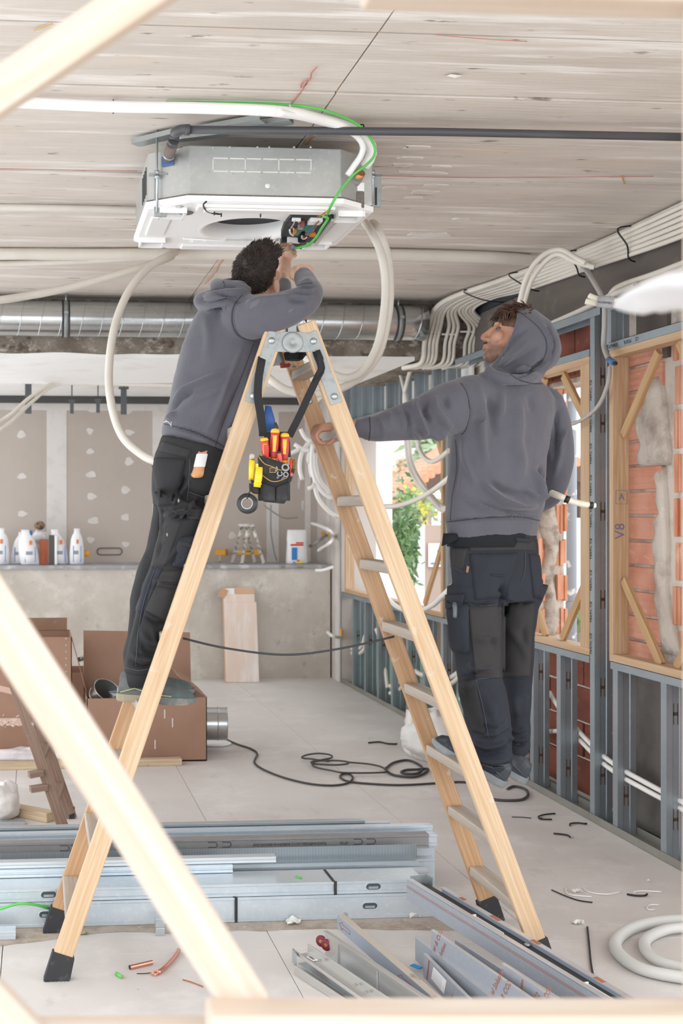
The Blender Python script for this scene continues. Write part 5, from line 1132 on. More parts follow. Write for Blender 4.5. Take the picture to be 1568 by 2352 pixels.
mb.loft([ring(a, b, y, 1.15, 0, 26) for a, b, y in LR])
me = remesh(mb, 'trousers', .0072, 3, .5)
folds(me, [([(1085, 1700), (1120, 1715), (1168, 1700)], 6, .010), ([(1080, 1715), (1115, 1732), (1170, 1720)], 5, -.010), ([(1082, 1730), (1120, 1748), (1170, 1742)], 6, .010), ([(1090, 1745), (1125, 1762), (1168, 1755)], 5, -.008), ([(1100, 1690), (1140, 1680), (1170, 1665)], 6, .006),
 ([(1062, 1590), (1080, 1570), (1100, 1560)], 7, .008), ([(1060, 1560), (1085, 1550), (1120, 1545)], 6, -.008), ([(1075, 1520), (1105, 1540), (1140, 1530)], 8, .006), ([(1090, 1460), (1120, 1470), (1148, 1450)], 8, .005), ([(1110, 1455), (1135, 1480), (1145, 1500)], 7, -.005), ([(1165, 1440), (1195, 1480), (1212, 1520)], 8, .005), ([(1200, 1440), (1208, 1490)], 7, -.005),
 ([(1166, 1690), (1190, 1700), (1213, 1690)], 5, .009), ([(1166, 1702), (1190, 1712), (1213, 1704)], 4, -.008), ([(1166, 1670), (1190, 1680), (1212, 1668)], 5, .006), ([(1150, 1340), (1158, 1375), (1150, 1420)], 7, -.022), ([(1060, 1385), (1100, 1392), (1145, 1378)], 5, -.006), ([(1160, 1380), (1190, 1392), (1225, 1385)], 5, -.006), ([(1090, 1640), (1130, 1660), (1165, 1640)], 9, .005), ([(1120, 1600), (1135, 1660), (1130, 1710)], 10, .006), ([(1180, 1600), (1188, 1650)], 9, .005)])
wrinkle(me, 11, .004, 5.)
trouR = finish(me, 'trousers', M_NAVY, pR); tt_ = [bvh(trouR)]
patch('stretch_panel', tt_, ((1074, 1390), (1150, 1392), (1148, 1558), (1092, 1556)), M_STRETCH, trouR, 14, 26, .003)
patch('stretch_panel', tt_, ((1154, 1386), (1226, 1386), (1216, 1554), (1154, 1556)), M_STRETCH, trouR, 14, 26, .003)
patch('waist_yoke', tt_, ((1076, 1240), (1240, 1240), (1241, 1264), (1078, 1266)), M_STRETCH, trouR, 16, 4, .0025)
patch('hip_panel', tt_, ((1032, 1256), (1074, 1258), (1062, 1312), (1030, 1300)), M_STRETCH, trouR, 6, 6, .002)
patch('back_pocket', tt_, ((1078, 1272), (1190, 1270), (1158, 1372), (1092, 1378)), M_NAVY, trouR, 12, 12, .005, .010, wob=.004)
patch('back_pocket', tt_, ((1214, 1272), (1246, 1276), (1244, 1376), (1224, 1372)), M_NAVY, trouR, 6, 10, .005, .008)
patch('pocket_tab', tt_, ((1122, 1318), (1155, 1320), (1150, 1326), (1126, 1323)), M_NAVY, trouR, 5, 2, .016)
cp = patch('cargo_pocket', tt_, ((1030, 1385), (1076, 1388), (1079, 1500), (1040, 1496)), M_NAVY, trouR, 8, 14, .012, .016, wob=.004)
tc = tt_+[bvh(cp)]
patch('pocket_flap', tc, ((1026, 1366), (1068, 1364), (1062, 1390), (1027, 1400)), M_NAVY, trouR, 8, 5, .008, .004)
patch('knee_panel', tt_, ((1056, 1562), (1092, 1560), (1116, 1690), (1084, 1680)), M_BLK, trouR, 6, 12, .003, .004)
for q in (((1052, 1229), (1088, 1228), (1088, 1240), (1054, 1243)), ((1126, 1230), (1140, 1230), (1140, 1240), (1127, 1240)), ((1180, 1234), (1217, 1238), (1216, 1246), (1184, 1244))): patch('belt_loop', tt_, q, M_NAVY, trouR, 4, 3, .008)
patch('brand_tag', tt_, ((1072, 1298), (1077, 1302), (1075, 1316), (1070, 1314)), mk('orange tag', S(150, 110, 90), .7), trouR, 2, 3, .006)
tp_ = patch('rule_pen', tc, ((1046, 1390), (1051, 1390), (1050, 1420), (1046, 1418)), mk('grey pen', S(96, 104, 108), .4), trouR, 2, 4, .02)
for ln in ([(1092, 1560), (1108, 1620), (1122, 1692)], [(1095, 1560), (1125, 1556), (1150, 1552)], [(1152, 1562), (1185, 1562), (1216, 1566)], [(1074, 1388), (1110, 1393), (1152, 1386)], [(1080, 1278), (1130, 1280), (1188, 1276)], [(1204, 1262), (1204, 1310), (1196, 1335)], [(1030, 1290), (1045, 1304), (1062, 1312)], [(1095, 1754), (1130, 1764), (1166, 1762)]): seam('seam', tt_, ln, .0013, M_STITCH, trouR, .002)
mS = (mk('black shoe upper', S(52, 56, 62), .75, layers=[dict(s=30, d=5, lo=.5, hi=.7, col=S(82, 86, 90))]), mk('clear grey sole', S(126, 130, 132), .4, layers=[dict(s=14, d=5, lo=.5, hi=.66, col=S(120, 124, 126))]), mk('shoe trim', S(70, 74, 80), .5), M_BLACKP)
def shoe_M(heel, toe, yh, yt, roll=0., sc_=1.0):
    a, b = UY(*heel, yh), UY(*toe, yt); x = (b-a).normalized(); z = V((0, 0, 1)); y = z.cross(x).normalized(); z = x.cross(y)
    M = Matrix((x, y, z)).transposed().to_4x4(); L = (b-a).length; k = L/.30; M.translation = a+x*(.108*k); return M, k
M, k = shoe_M((1150, 1806), (996, 1712), 4.27, 4.40); shoe(pR, M, mS, k*1.1)
M, k = shoe_M((1199, 1798), (1056, 1716), 4.42, 4.54); shoe(pR, M, mS, k*1.1)
mb = MB(); mb.tube([UY(1180, 1782, 4.45), UY(1184, 1722, 4.46)], .036, 14); build(mb, 'sock', M_TSHIRT, pR)
mb = MB(); mb.tube([UY(1128, 1780, 4.31), UY(1126, 1735, 4.31)], .032, 14); build(mb, 'sock', M_TSHIRT, pR)
# ------------------------------------------------------------------ left worker
pL = thing('person', 'dark haired worker with hood down, standing on the ladder and wiring the ceiling unit', 'person', UY(340, 1610, 4.3)[:])
F = V((.60, .55, .58)).normalized(); R_ = V((.60, -.68, -.50)); R_ = (R_-F*F.dot(R_)).normalized(); Uh = R_.cross(F)
HM = Matrix((R_, F, Uh)).transposed().to_4x4(); c = UY(589, 617, 4.44); HM.translation = c-HM.to_3x3() @ V((0, -.014, .034)); HL_ = HM
mb = MB(); head_shell(mb, HM, 1.0); mb.ball(HM @ V((.091, -.014, -.030)), (.010, .021, .036), 16, 12, HM.to_3x3() @ Matrix.Rotation(.35, 3, 'Z') @ Matrix.Rotation(-.2, 3, 'X')); nk = HM @ V((0, -.04, -.15))
mb.tube([UY(535, 700, 4.38), nk], .056, 14)
mb.loft([ring((a, b), (c_, d), 4.37, .55, -.2) for a, b, c_, d in ((400, 1030, 500, 1070), (400, 960, 560, 1005), (418, 870, 585, 900), (445, 775, 595, 790), (485, 705, 580, 712))])
limb([(560, 730, 4.27, .058), (640, 714, 4.17, .046), (695, 692, 4.14, .036), (700, 672, 4.20, .032), (697, 646, 4.32, .028), (694, 630, 4.37, .030)], mb)
limb([(520, 705, 4.47, .06), (600, 715, 4.58, .05), (643, 700, 4.64, .044), (648, 672, 4.68, .036), (650, 645, 4.74, .033), (653, 618, 4.82, .028), (654, 604, 4.86, .026)], mb)
limb([(436, 1060, 4.31, .06), (418, 1240, 4.265, .055), (366, 1360, 4.25, .044), (342, 1450, 4.25, .038), (322, 1570, 4.25, .036)], mb)
limb([(436, 1060, 4.40, .06), (388, 1240, 4.46, .05), (342, 1360, 4.47, .040), (324, 1450, 4.47, .036), (318, 1560, 4.47, .034)], mb)
# right fist seen from the back
B = UY(694, 634, 4.38)
mb.loft([[p+V((-.042*k, -.006, .0))*1, p+V((-.03*k, -.03, .012)), p+V((.02*k, -.030, .010)), p+V((.042*k, -.012, -.004)), p+V((.03*k, .016, -.012)), p+V((-.03*k, .018, -.006))] for p, k in ((UY(695, 642, 4.345), .62), (UY(695, 634, 4.365), .85), (UY(695, 624, 4.385), 1.0), (UY(696, 617, 4.41), .95))])
for i, (px, py) in enumerate(((680, 617), (691, 614), (702, 616), (712, 622))):
    k0 = UY(px, py, 4.40)
    chain(mb, [k0, k0+V((-.002, .026, .004)), k0+V((-.003, .040, -.016)), k0+V((-.002, .030, -.034)), k0+V((0, .012, -.034))], [.0115, .0102, .0095, .009, .008])
chain(mb, [UY(684, 642, 4.36), UY(672, 634, 4.375), UY(671, 622, 4.40), UY(678, 618, 4.42)], [.0145, .0125, .0105, .009])
# left hand pinching the cable under the control box
W_ = UY(654, 604, 4.86)
def hp(px, py, y): return UY(px, py, y)
mb.loft([[p+V((-.028*k, -.004, 0)), p+V((-.015*k, -.016, .004)), p+V((.016*k, -.016, .004)), p+V((.028*k, -.004, 0)), p+V((.018*k, .012, -.002)), p+V((-.018*k, .012, -.002))] for p, k in ((hp(654, 606, 4.855), .85), (hp(655, 595, 4.87), 1.12), (hp(655, 584, 4.885), 1.4), (hp(654, 574, 4.90), 1.35), (hp(653, 569, 4.905), 1.0))])
chain(mb, [hp(645, 575, 4.90), hp(649, 563, 4.91), hp(659, 557, 4.915), hp(668, 555.5, 4.915)], [.0125, .011, .0095, .0075])
chain(mb, [hp(660, 600, 4.85), hp(661, 586, 4.86), hp(662, 573, 4.87), hp(666, 562, 4.885), hp(668, 557, 4.895)], [.015, .0145, .012, .0115, .0085])
chain(mb, [hp(654, 572, 4.905), hp(664, 565, 4.925), hp(673, 566, 4.925), hp(676, 570, 4.915)], [.0115, .010, .009, .0075])
chain(mb, [hp(660, 584, 4.90), hp(671, 577, 4.91), hp(678, 579, 4.90), hp(673, 583, 4.885)], [.0115, .010, .009, .0078])
chain(mb, [hp(660, 592, 4.89), hp(671, 585, 4.895), hp(678, 587, 4.885), hp(672, 590, 4.87)], [.0108, .0095, .0088, .0075])
me = remesh(mb, 'body', .0042, 3, .5); Mi2 = HM.inverted()
mask(me, lambda a: np.array([.55 if (p[2] > 2.0 and (lambda q: q[2] < -.05 and q[1] > .0 and q[2] > -.14)(Mi2 @ V(p))) else 0. for p in a]))
bodyL = finish(me, 'body', SK_L, pL)
nl = UY(667, 560, 4.875); build(MB().ball(nl, (.0055, .003, .0085), 10, 6), 'thumb_nail', mk('nail', S(226, 186, 170), .35), pL)
for s in (-1, 1): build(MB().ball(HM @ V((s*.031, .0715, .003)), .0115, 12, 8), 'eye', M_EYE, pL); build(MB().ball(HM @ V((s*.031, .0795, .004)), .005, 10, 6), 'iris', M_BLACKP, pL)
mb = MB()
for s in (-1, 1): mb.tube([HM @ V((s*.014, .093, .020)), HM @ V((s*.030, .0945, .026)), HM @ V((s*.047, .083, .022))], [.003, .0036, .002], 6)
build(mb, 'eyebrow', M_HAIRL, pL)
cap = lambda d: (d.z > -.62 and d.y < .55-.75*max(0, -d.z-.0)) and not (abs(d.x) > .78 and d.z < -.05 and d.y > -.30) and not (d.y > .12 and d.z < .12 and abs(d.x) > .3)
mb = MB(); nseg = 40; cen, rad = (0, -.018, .028), (.0795, .099, .092)
R = []
for i in range(24):
    th = math.pi*.97*i/23+.02
    R.append([HM @ V((cen[0]+rad[0]*math.sin(th)*math.cos(2*math.pi*j/nseg), cen[1]-rad[1]*.0+rad[1]*math.sin(th)*math.sin(2*math.pi*j/nseg)*(1 if math.sin(2*math.pi*j/nseg) < 0 else .72), cen[2]+rad[2]*math.cos(th)*(1 if math.cos(th) > 0 else 1.0))) for j in range(nseg)])
mb.loft(R[:19], caps=True)
hair_strands(mb, HM, cen, (rad[0]+.001, rad[1]+.001, rad[2]+.001), (-.15, -.72, .66), cap, 5200, .022, .0019, 5, .30, 1.6)
for i in range(420):     # longer front locks lifting off the forehead
    x = random.uniform(-.066, .066); b0 = V((x, .052+random.uniform(-.045, .012), .105-abs(x)*.45+random.uniform(-.008, .002)))
    mb.tube([HM @ b0, HM @ (b0+V((random.uniform(-.004, .004), .016, .012))), HM @ (b0+V((random.uniform(-.008, .008), .034, .016+random.uniform(-.008, .006))))], [.0034, .0028, .0004], 3)
build(mb, 'hair', M_HAIRL, pL)
# hoodie
mb = MB()
T = [((375, 1004), (527, 1056)), ((372, 988), (538, 1043)), ((376, 968), (548, 1018)), ((384, 948), (562, 1000)), ((392, 912), (584, 955)), ((400, 870), (598, 905)), ((410, 828), (608, 858)), ((420, 790), (612, 815)), ((433, 755), (612, 778)), ((450, 720), (604, 738)), ((474, 692), (590, 704)), ((505, 674), (578, 684)), ((522, 664), (566, 670))]
mb.loft([ring(a, b, 4.375, (1.0, 1.0, 1.0, .95, .92, .90, .88, .88, .88, .9, 1.0, 1.1, 1.2)[i], -.12, 36) for i, (a, b) in enumerate(T)])
limb([(558, 728, 4.25, .085), (598, 727, 4.19, .080), (640, 716, 4.15, .071), (678, 702, 4.13, .063), (702, 688, 4.13, .055), (710, 672, 4.18, .050), (706, 656, 4.26, .044), (700, 644, 4.32, .040), (697, 636, 4.35, .037)], mb, 20)
limb([(520, 705, 4.47, .085), (595, 718, 4.57, .068), (640, 704, 4.63, .058), (646, 682, 4.66, .047), (648, 668, 4.69, .041), (649, 656, 4.715, .036)], mb, 18)
# hood lying in folds round the neck
mb.tube(cr([UY(556, 688, 4.24), UY(520, 684, 4.20), UY(482, 690, 4.25), UY(470, 694, 4.38), UY(490, 684, 4.50), UY(540, 672, 4.54)], .02), .034, 12)
mb.ball(UY(468, 691, 4.33), (.040, .10, .032), 18, 12, Matrix.Rotation(.35, 3, 'Y'))
mb.tube(cr([UY(572, 676, 4.25), UY(540, 664, 4.26), UY(506, 657, 4.32), UY(500, 656, 4.42), UY(530, 654, 4.52), UY(575, 652, 4.54)], .02), .026, 12)
mb.ball(UY(525, 668, 4.40), (.075, .10, .035), 18, 12, Matrix.Rotation(-.15, 3, 'Y'))
me = remesh(mb, 'hoodie', .0075, 3, .5)
folds(me, [
 ([(552, 682), (535, 715), (536, 748), (552, 774), (580, 784), (610, 784)], 4, -.0025), ([(660, 682), (680, 690), (708, 690)], 6, -.006), ([(668, 668), (695, 672), (722, 668)], 4, .008), ([(674, 660), (700, 660), (724, 658)], 3.5, -.007), ([(680, 650), (702, 650), (720, 646)], 3.5, .007), ([(664, 676), (690, 682), (722, 682)], 4, .006),
 ([(600, 690), (640, 684), (665, 678)], 6, .005), ([(560, 700), (590, 690), (620, 690)], 7, .005), ([(398, 925), (425, 895), (470, 872), (520, 850)], 7, .009), ([(395, 945), (415, 915), (450, 895)], 6, -.008), ([(405, 955), (440, 925), (500, 895), (540, 870)], 10, .005),
 ([(600, 850), (580, 920), (560, 985)], 7, .009), ([(590, 830), (566, 900), (545, 965)], 8, -.008), ([(575, 850), (548, 920), (525, 985)], 9, .008), ([(553, 880), (525, 945), (500, 1010)], 9, -.005), ([(545, 975), (552, 1000), (540, 1035)], 7, .008), ([(560, 960), (552, 990), (548, 1020)], 5, -.008),
 ([(376, 976), (410, 982), (455, 996), (500, 1018), (535, 1042)], 4, -.008), ([(380, 965), (395, 958), (405, 945)], 6, .007), ([(470, 720), (480, 780), (470, 840)], 12, .004), ([(560, 790), (530, 860), (500, 940), (470, 1000)], 6, .004),
 ([(450, 690), (480, 700), (520, 690), (560, 690)], 6, -.012), ([(487, 668), (520, 676), (560, 680)], 5, -.010), ([(466, 676), (456, 692), (470, 706)], 5, -.006), ([(500, 650), (540, 662), (570, 672)], 4, .005)])
wrinkle(me, 9, .004, 8.)
hoodL = finish(me, 'hoodie', M_HOOD, pL); tr = [bvh(hoodL)]
seam('armhole_seam', tr, [(556, 678), (538, 700), (532, 730), (538, 758), (555, 776), (585, 784)], .0022, M_HOODD, hoodL)
seam('side_seam', tr, [(582, 790), (556, 860), (528, 930), (505, 990), (492, 1036)], .0018, M_HOODD, hoodL)
seam('rib_seam', tr, [(378, 974), (410, 981), (455, 995), (500, 1017), (536, 1042)], .0022, M_HOODD, hoodL)
seam('cuff_seam', tr, [(676, 660), (695, 652), (716, 650)], .002, M_HOODD, hoodL)
seam('hood_seam', tr, [(512, 646), (516, 656), (522, 666)], .002, M_HOODD, hoodL)
for q in (((508, 700), (520, 698), (516, 718), (504, 722)), ((576, 694), (600, 684), (592, 702), (570, 712)), ((662, 712), (676, 706), (672, 716), (660, 720))): patch('dust_mark', tr, q, mk('dust', S(99, 98, 104), .95), hoodL, 5, 4, .0008)
pm_ = mk('paint fleck', S(214, 212, 210), .8)
for ln in ([(380, 966), (388, 970), (393, 978)], [(393, 968), (394, 980)], [(376, 970), (384, 968)]): seam('paint_fleck', tr, [ln[0], V((0,)*3).xy[:] and ln[0] or ln[0]]+ln[1:] if False else ln, .0015, pm_, hoodL, .001)
# trousers
mb = MB()
mb.loft([ring(a, b, 4.365, 1.08, -.08, 36) for a, b in (((352, 1160), (492, 1195)), ((349, 1125), (503, 1170)), ((349, 1085), (515, 1130)), ((358, 1040), (526, 1085)), ((372, 1000), (530, 1046)))])
mb.loft([ring(a, b, 4.255, dep=dp, n=26) for a, b, dp in (((352, 1130), (500, 1180), .105), ((366, 1180), (490, 1205), .10), ((364, 1235), (472, 1250), .095), ((345, 1300), (448, 1312), .085), ((326, 1350), (420, 1362), .078), ((313, 1400), (396, 1412), .073), ((304, 1440), (382, 1448), .07), ((295, 1480), (376, 1488), .068), ((286, 1512), (373, 1522), .068), ((284, 1536), (358, 1544), .062), ((284, 1545), (356, 1550), .06))])
mb.loft([ring(a, b, 4.47, dep=dp, n=26) for a, b, dp in (((352, 1130), (470, 1165), .10), ((350, 1180), (445, 1195), .09), ((346, 1212), (432, 1225), .085), ((335, 1262), (415, 1270), .08), ((318, 1300), (398, 1308), .078), ((302, 1356), (376, 1362), .07), ((297, 1402), (362, 1408), .066), ((292, 1457), (350, 1462), .064), ((283, 1502), (346, 1508), .064), ((286, 1545), (342, 1550), .058))])
me = remesh(mb, 'trousers', .0072, 3, .5)
folds(me, [([(392, 1168), (420, 1178), (440, 1160), (452, 1140)], 6, .010), ([(385, 1175), (415, 1188), (450, 1180)], 5, -.010), ([(440, 1100), (420, 1130), (402, 1160)], 6, .007), ([(425, 1090), (405, 1130)], 6, -.006), ([(373, 1165), (370, 1220), (362, 1280)], 4, -.012), ([(360, 1290), (338, 1360), (322, 1420), (306, 1480)], 4, -.005),
 ([(440, 1240), (410, 1260), (375, 1300)], 7, .006), ([(350, 1330), (390, 1338), (425, 1335)], 6, .008), ([(345, 1345), (390, 1352), (420, 1350)], 5, -.006), ([(330, 1405), (360, 1422), (382, 1428)], 4, .007), ([(330, 1414), (358, 1432), (380, 1437)], 3.5, -.006),
 ([(325, 1450), (345, 1475), (372, 1480)], 6, .007), ([(318, 1470), (340, 1500), (370, 1508)], 6, -.006), ([(300, 1500), (330, 1515), (365, 1510)], 6, .008), ([(290, 1515), (325, 1532), (362, 1528)], 4, -.008), ([(350, 1440), (356, 1480), (368, 1505)], 6, .005)])
wrinkle(me, 11, .004, 3.)
trouL = finish(me, 'trousers', M_BLK, pL); tt_ = [bvh(trouL)]
patch('back_pocket', tt_, ((350, 1052), (426, 1056), (404, 1160), (368, 1160)), M_BLK, trouL, 10, 12, .008, .012, wob=.004)
patch('stretch_panel', tt_, ((376, 1176), (430, 1162), (380, 1300), (346, 1298)), M_BLKP, trouL, 8, 14, .0015)
patch('waist_yoke', tt_, ((372, 1012), (440, 1034), (432, 1052), (362, 1034)), M_BLKP, trouL, 8, 4, .002)
patch('side_panel', tt_, ((436, 1060), (515, 1090), (496, 1145), (432, 1128)), M_BLKP, trouL, 8, 6, .002)
patch('knee_panel', tt_, ((372, 1312), (430, 1308), (384, 1430), (334, 1402)), M_KNEE, trouL, 10, 12, .003, .005, wob=.003)
patch('inner_panel', tt_, ((346, 1302), (374, 1304), (330, 1408), (308, 1404)), M_NAVY, trouL, 6, 10, .0015)
cp = patch('cargo_pocket', tt_, ((418, 1232), (470, 1230), (446, 1308), (394, 1300)), M_NAVY, trouL, 8, 10, .012, .014, wob=.003); tc = tt_+[bvh(cp)]
patch('pocket_strap', tc, ((418, 1242), (446, 1252), (444, 1262), (415, 1251)), M_BLKP, trouL, 5, 3, .006)
patch('pocket_flap', tt_, ((430, 1168), (480, 1170), (474, 1196), (428, 1190)), M_BLKP, trouL, 6, 4, .006)
pt_ = patch('pen_pocket', tc, ((448, 1232), (470, 1234), (452, 1300), (432, 1298)), M_BLKP, trouL, 4, 8, .010, .006)
mb = MB()
for a, b in (((462, 1200), (452, 1230)), ((470, 1188), (466, 1226))):
    h1, h2 = cast(tt_, *a), cast(tt_, *b)
    if h1 and h2: mb.tube([h1[0]+V((0, -.02, 0)), h2[0]+V((0, -.02, 0))], .005, 8)
build(mb, 'pocket_pens', M_BLACKP, trouL)
for ln in ([(436, 1056), (434, 1100), (428, 1165)], [(360, 1296), (340, 1350), (326, 1400), (318, 1450), (312, 1530)], [(430, 1128), (460, 1140), (498, 1148)], [(352, 1060), (390, 1062), (424, 1062)], [(286, 1532), (320, 1540), (356, 1534)]): seam('seam', tt_, ln, .0013, mk('dark stitch', S(86, 88, 96), .9), trouL, .002)
for px, py in ((410, 1150), (392, 1078), (384, 1228), (440, 1090), (388, 1076), (372, 1386)):
    h = cast(tt_, px, py)
    if h: build(MB().ball(h[0]-ray(px, py)*.003, (.004, .002, .007), 6, 4), 'paint_fleck', mk('fleck', S(150, 140, 126), .9), trouL)
for Y, a, b in ((4.25, (322, 1575), (320, 1535)), (4.47, (318, 1570), (316, 1535))):
    build(MB().tube([UY(*a, Y), UY(*b, Y)], .052 if Y < 4.4 else .045, 16), 'sock', M_BLK, pL)
mSL = (mk('dusty grey shoe', S(96, 100, 99), .85, layers=[dict(s=14, d=6, lo=.45, hi=.62, col=S(80, 88, 88)), dict(s=9, d=5, lo=.6, hi=.68, col=S(72, 104, 100), amt=.8)], bumps=[dict(s=80, d=3, str=.3, h=.003)]), mk('tan dusty sole', S(150, 140, 122), .9, layers=[dict(s=10, d=5, lo=.5, hi=.62, col=S(104, 108, 108))]), mk('lime trim', S(150, 156, 110), .7), mk('teal lace', S(52, 74, 74), .8))
M, k = shoe_M((270, 1608), (452, 1620), 4.26, 4.20); shoe(pL, M, mSL, k)
M, k = shoe_M((272, 1594), (449, 1598), 4.47, 4.42); shoe(pL, M, mSL, k)
# taped knife tucked in the belt
kn = thing('work_knife', 'wooden knife handle bound with white tape at the left workers belt', 'knife', UY(460, 1100, 4.2)[:])
ka, kb = UY(466, 1032, 4.225), UY(452, 1098, 4.19)
build(MB().loft([[p+V((dx*k, dy*k, 0)) for dx, dy in ((-.022, -.006), (0, -.011), (.022, -.006), (.022, .006), (0, .011), (-.022, .006))] for p, k in ((ka.lerp(kb, .55), .85), (ka.lerp(kb, .8), 1), (ka.lerp(kb, .95), .95), (kb, .5))]), 'handle', mk('worn handle wood', S(206, 152, 108), .6, layers=[dict(s=20, d=5, lo=.5, hi=.7, col=S(170, 116, 78))]), kn, bevel=.003)
build(MB().loft([[p+V((dx, dy, 0)) for dx, dy in ((-.021, -.008), (0, -.013), (.021, -.008), (.021, .008), (0, .013), (-.021, .008))] for p in (ka.lerp(kb, .16), ka.lerp(kb, .4), ka.lerp(kb, .62))]), 'tape', mk('white tape', S(222, 222, 222), .6, bumps=[dict(s=60, d=3, str=.5, h=.004)]), kn, bevel=.002)
build(MB().loft([[p+V((dx, dy, 0)) for dx, dy in ((-.018, -.009), (.018, -.009), (.018, .009), (-.018, .009))] for p in (ka, ka.lerp(kb, .18))], smooth=False), 'guard', M_COPPER, kn, bevel=.003)
# ================================================================== tool pouch hanging on the ladder, and what is in it
po = thing('tool_pouch', 'black tool pouch hung by its strap from the ladder top', 'tool pouch', UY(630, 1150, 4.08)[:])
M_POUCH = mk('black canvas', S(46, 46, 48), .85, layers=[dict(s=16, d=6, lo=.48, hi=.68, col=S(66, 66, 68)), dict(s=5, d=5, lo=.62, hi=.74, col=S(86, 84, 82), amt=.7)], bumps=[dict(s=220, d=2, str=.3, h=.001)])
M_STRAP = mk('black webbing', S(34, 34, 36), .8, bumps=[dict(k='wave', s=160, ax='Z', str=.2, h=.001)])
M_PIPING = mk('ochre piping', S(186, 150, 70), .7)
YP = 4.06
def oval(pa, pb, Y, dep, n=24): return ring(pa, pb, Y, dep=dep, n=n, ex=.8)
# back panel and main body
build(MB().loft([oval((604, 1050), (668, 1050), 4.085, .010), oval((603, 1020), (666, 1018), 4.088, .010), oval((608, 992), (660, 992), 4.09, .008)]), 'back_panel', M_POUCH, po)
mb = MB()
mb.loft([oval((606, 1152), (652, 1157), 4.05, .030), oval((594, 1140), (658, 1148), 4.05, .036), oval((592, 1110), (664, 1112), 4.05, .040), oval((594, 1080), (664, 1088), 4.05, .042), oval((592, 1046), (668, 1072), 4.05, .040)], caps=True)
build(mb, 'body', M_POUCH, po)
front = UY(628, 1110, 4.05-.042)
def yfront(px, d=0): return 4.05-.041*math.sqrt(max(.05, 1-((px-629)/40)**2))-.004-d
for x0, x1, tl, tr_ in ((596, 632, 1108, 1120), (634, 666, 1120, 1106)):
    mb = MB(); rows = []
    for j in range(7):
        v = j/6; row = []
        for i in range(9):
            u = i/8; px = x0+(x1-x0)*u; top = tl+(tr_-tl)*u; py = top+(1150-top)*v
            row.append(UY(px, py, yfront(px, .006+.012*math.sin(math.pi*u)*(1-.5*v))))
        rows.append(row)
    vs = [p for r in rows for p in r]; N = len(vs); vs2 = [p+V((0, .03, 0)) for p in vs]; fs = []
    for j in range(6):
        for i in range(8): q = [j*9+i, j*9+i+1, (j+1)*9+i+1, (j+1)*9+i]; fs += [q[::-1], [N+z for z in q]]
    bd = list(range(9))+[j*9+8 for j in range(1, 7)]+[54+i for i in range(7, -1, -1)]+[j*9 for j in range(5, 0, -1)]
    for i in range(len(bd)): a, b = bd[i], bd[(i+1) % len(bd)]; fs.append([a, b, N+b, N+a])
    build(mb.add(vs+vs2, fs, True), 'front_pocket', M_POUCH, po)
for pts in ([(592, 1046), (606, 1064), (625, 1072), (645, 1080), (666, 1074)], [(600, 1090), (620, 1104), (634, 1106), (650, 1101), (664, 1094)]):
    build(MB().tube([UY(x, y, yfront(x, .002)) for x, y in smoothline(pts)], .0018, 5), 'piping', M_PIPING, po)
build(MB().loft([oval((655, 1112), (668, 1106), 4.03, .014), oval((658, 1090), (674, 1086), 4.03, .016), oval((660, 1078), (676, 1078), 4.03, .016)]), 'side_pocket', M_POUCH, po)
build(MB().loft([oval((574, 1130), (592, 1136), 4.02, .012), oval((572, 1122), (594, 1130), 4.02, .015), oval((572, 1110), (594, 1116), 4.02, .016)]), 'side_pocket', M_POUCH, po)
build(MB().tube([UY(573, 1128, 4.005), UY(583, 1135, 4.003), UY(592, 1136, 4.004)], .0015, 5), 'piping', M_PIPING, po)
build(MB().box(UY(626, 1080, yfront(626, .004)), (.022, .002, .018)), 'sewn_label', M_PIPING, po); build(MB().box(UY(626, 1080, yfront(626, .0055)), (.018, .002, .014)), 'sewn_label', M_BLACKP, po)
def strap(pts, w_, up=(0, 1, .2)):
    P = cr([UY(x, y, Y) for x, y, Y in pts], .015); return MB().tube(P, w_/2, 10, ry=.0022, up=None) if False else MB().loft([[p+s*(w_/2)+V((0, dy, 0)) for s, dy in ((sd, -.0018), (-sd, -.0018), (-sd, .0018), (sd, .0018))] for p, sd in [(P[i], ((P[min(i+1, len(P)-1)]-P[max(i-1, 0)]).cross(V((0, 1, 0)))).normalized()) for i in range(len(P))]], smooth=False)
build(strap([(616, 800, 4.26), (603, 818, 4.15), (600, 832, 4.118), (594, 868, 4.106), (592, 910, 4.10), (598, 950, 4.09), (603, 985, 4.085), (604, 1002, 4.085)], .029), 'strap', M_STRAP, po)
build(strap([(722, 800, 4.16), (728, 815, 4.118), (738, 845, 4.112), (728, 868, 4.108), (708, 910, 4.10), (690, 950, 4.095), (670, 990, 4.09), (664, 1002, 4.088)], .026), 'strap', M_STRAP, po)
mb = MB(); mb.loft([oval((724, 806), (734, 803), 4.12, .012), oval((727, 826), (742, 822), 4.11, .014), oval((730, 846), (743, 850), 4.108, .012), oval((718, 876), (728, 866), 4.105, .008)]); build(mb, 'strap_fold', M_STRAP, po)
build(strap([(655, 812, 4.32), (675, 808, 4.32), (700, 812, 4.30), (722, 806, 4.17)], .05), 'strap', M_STRAP, po)
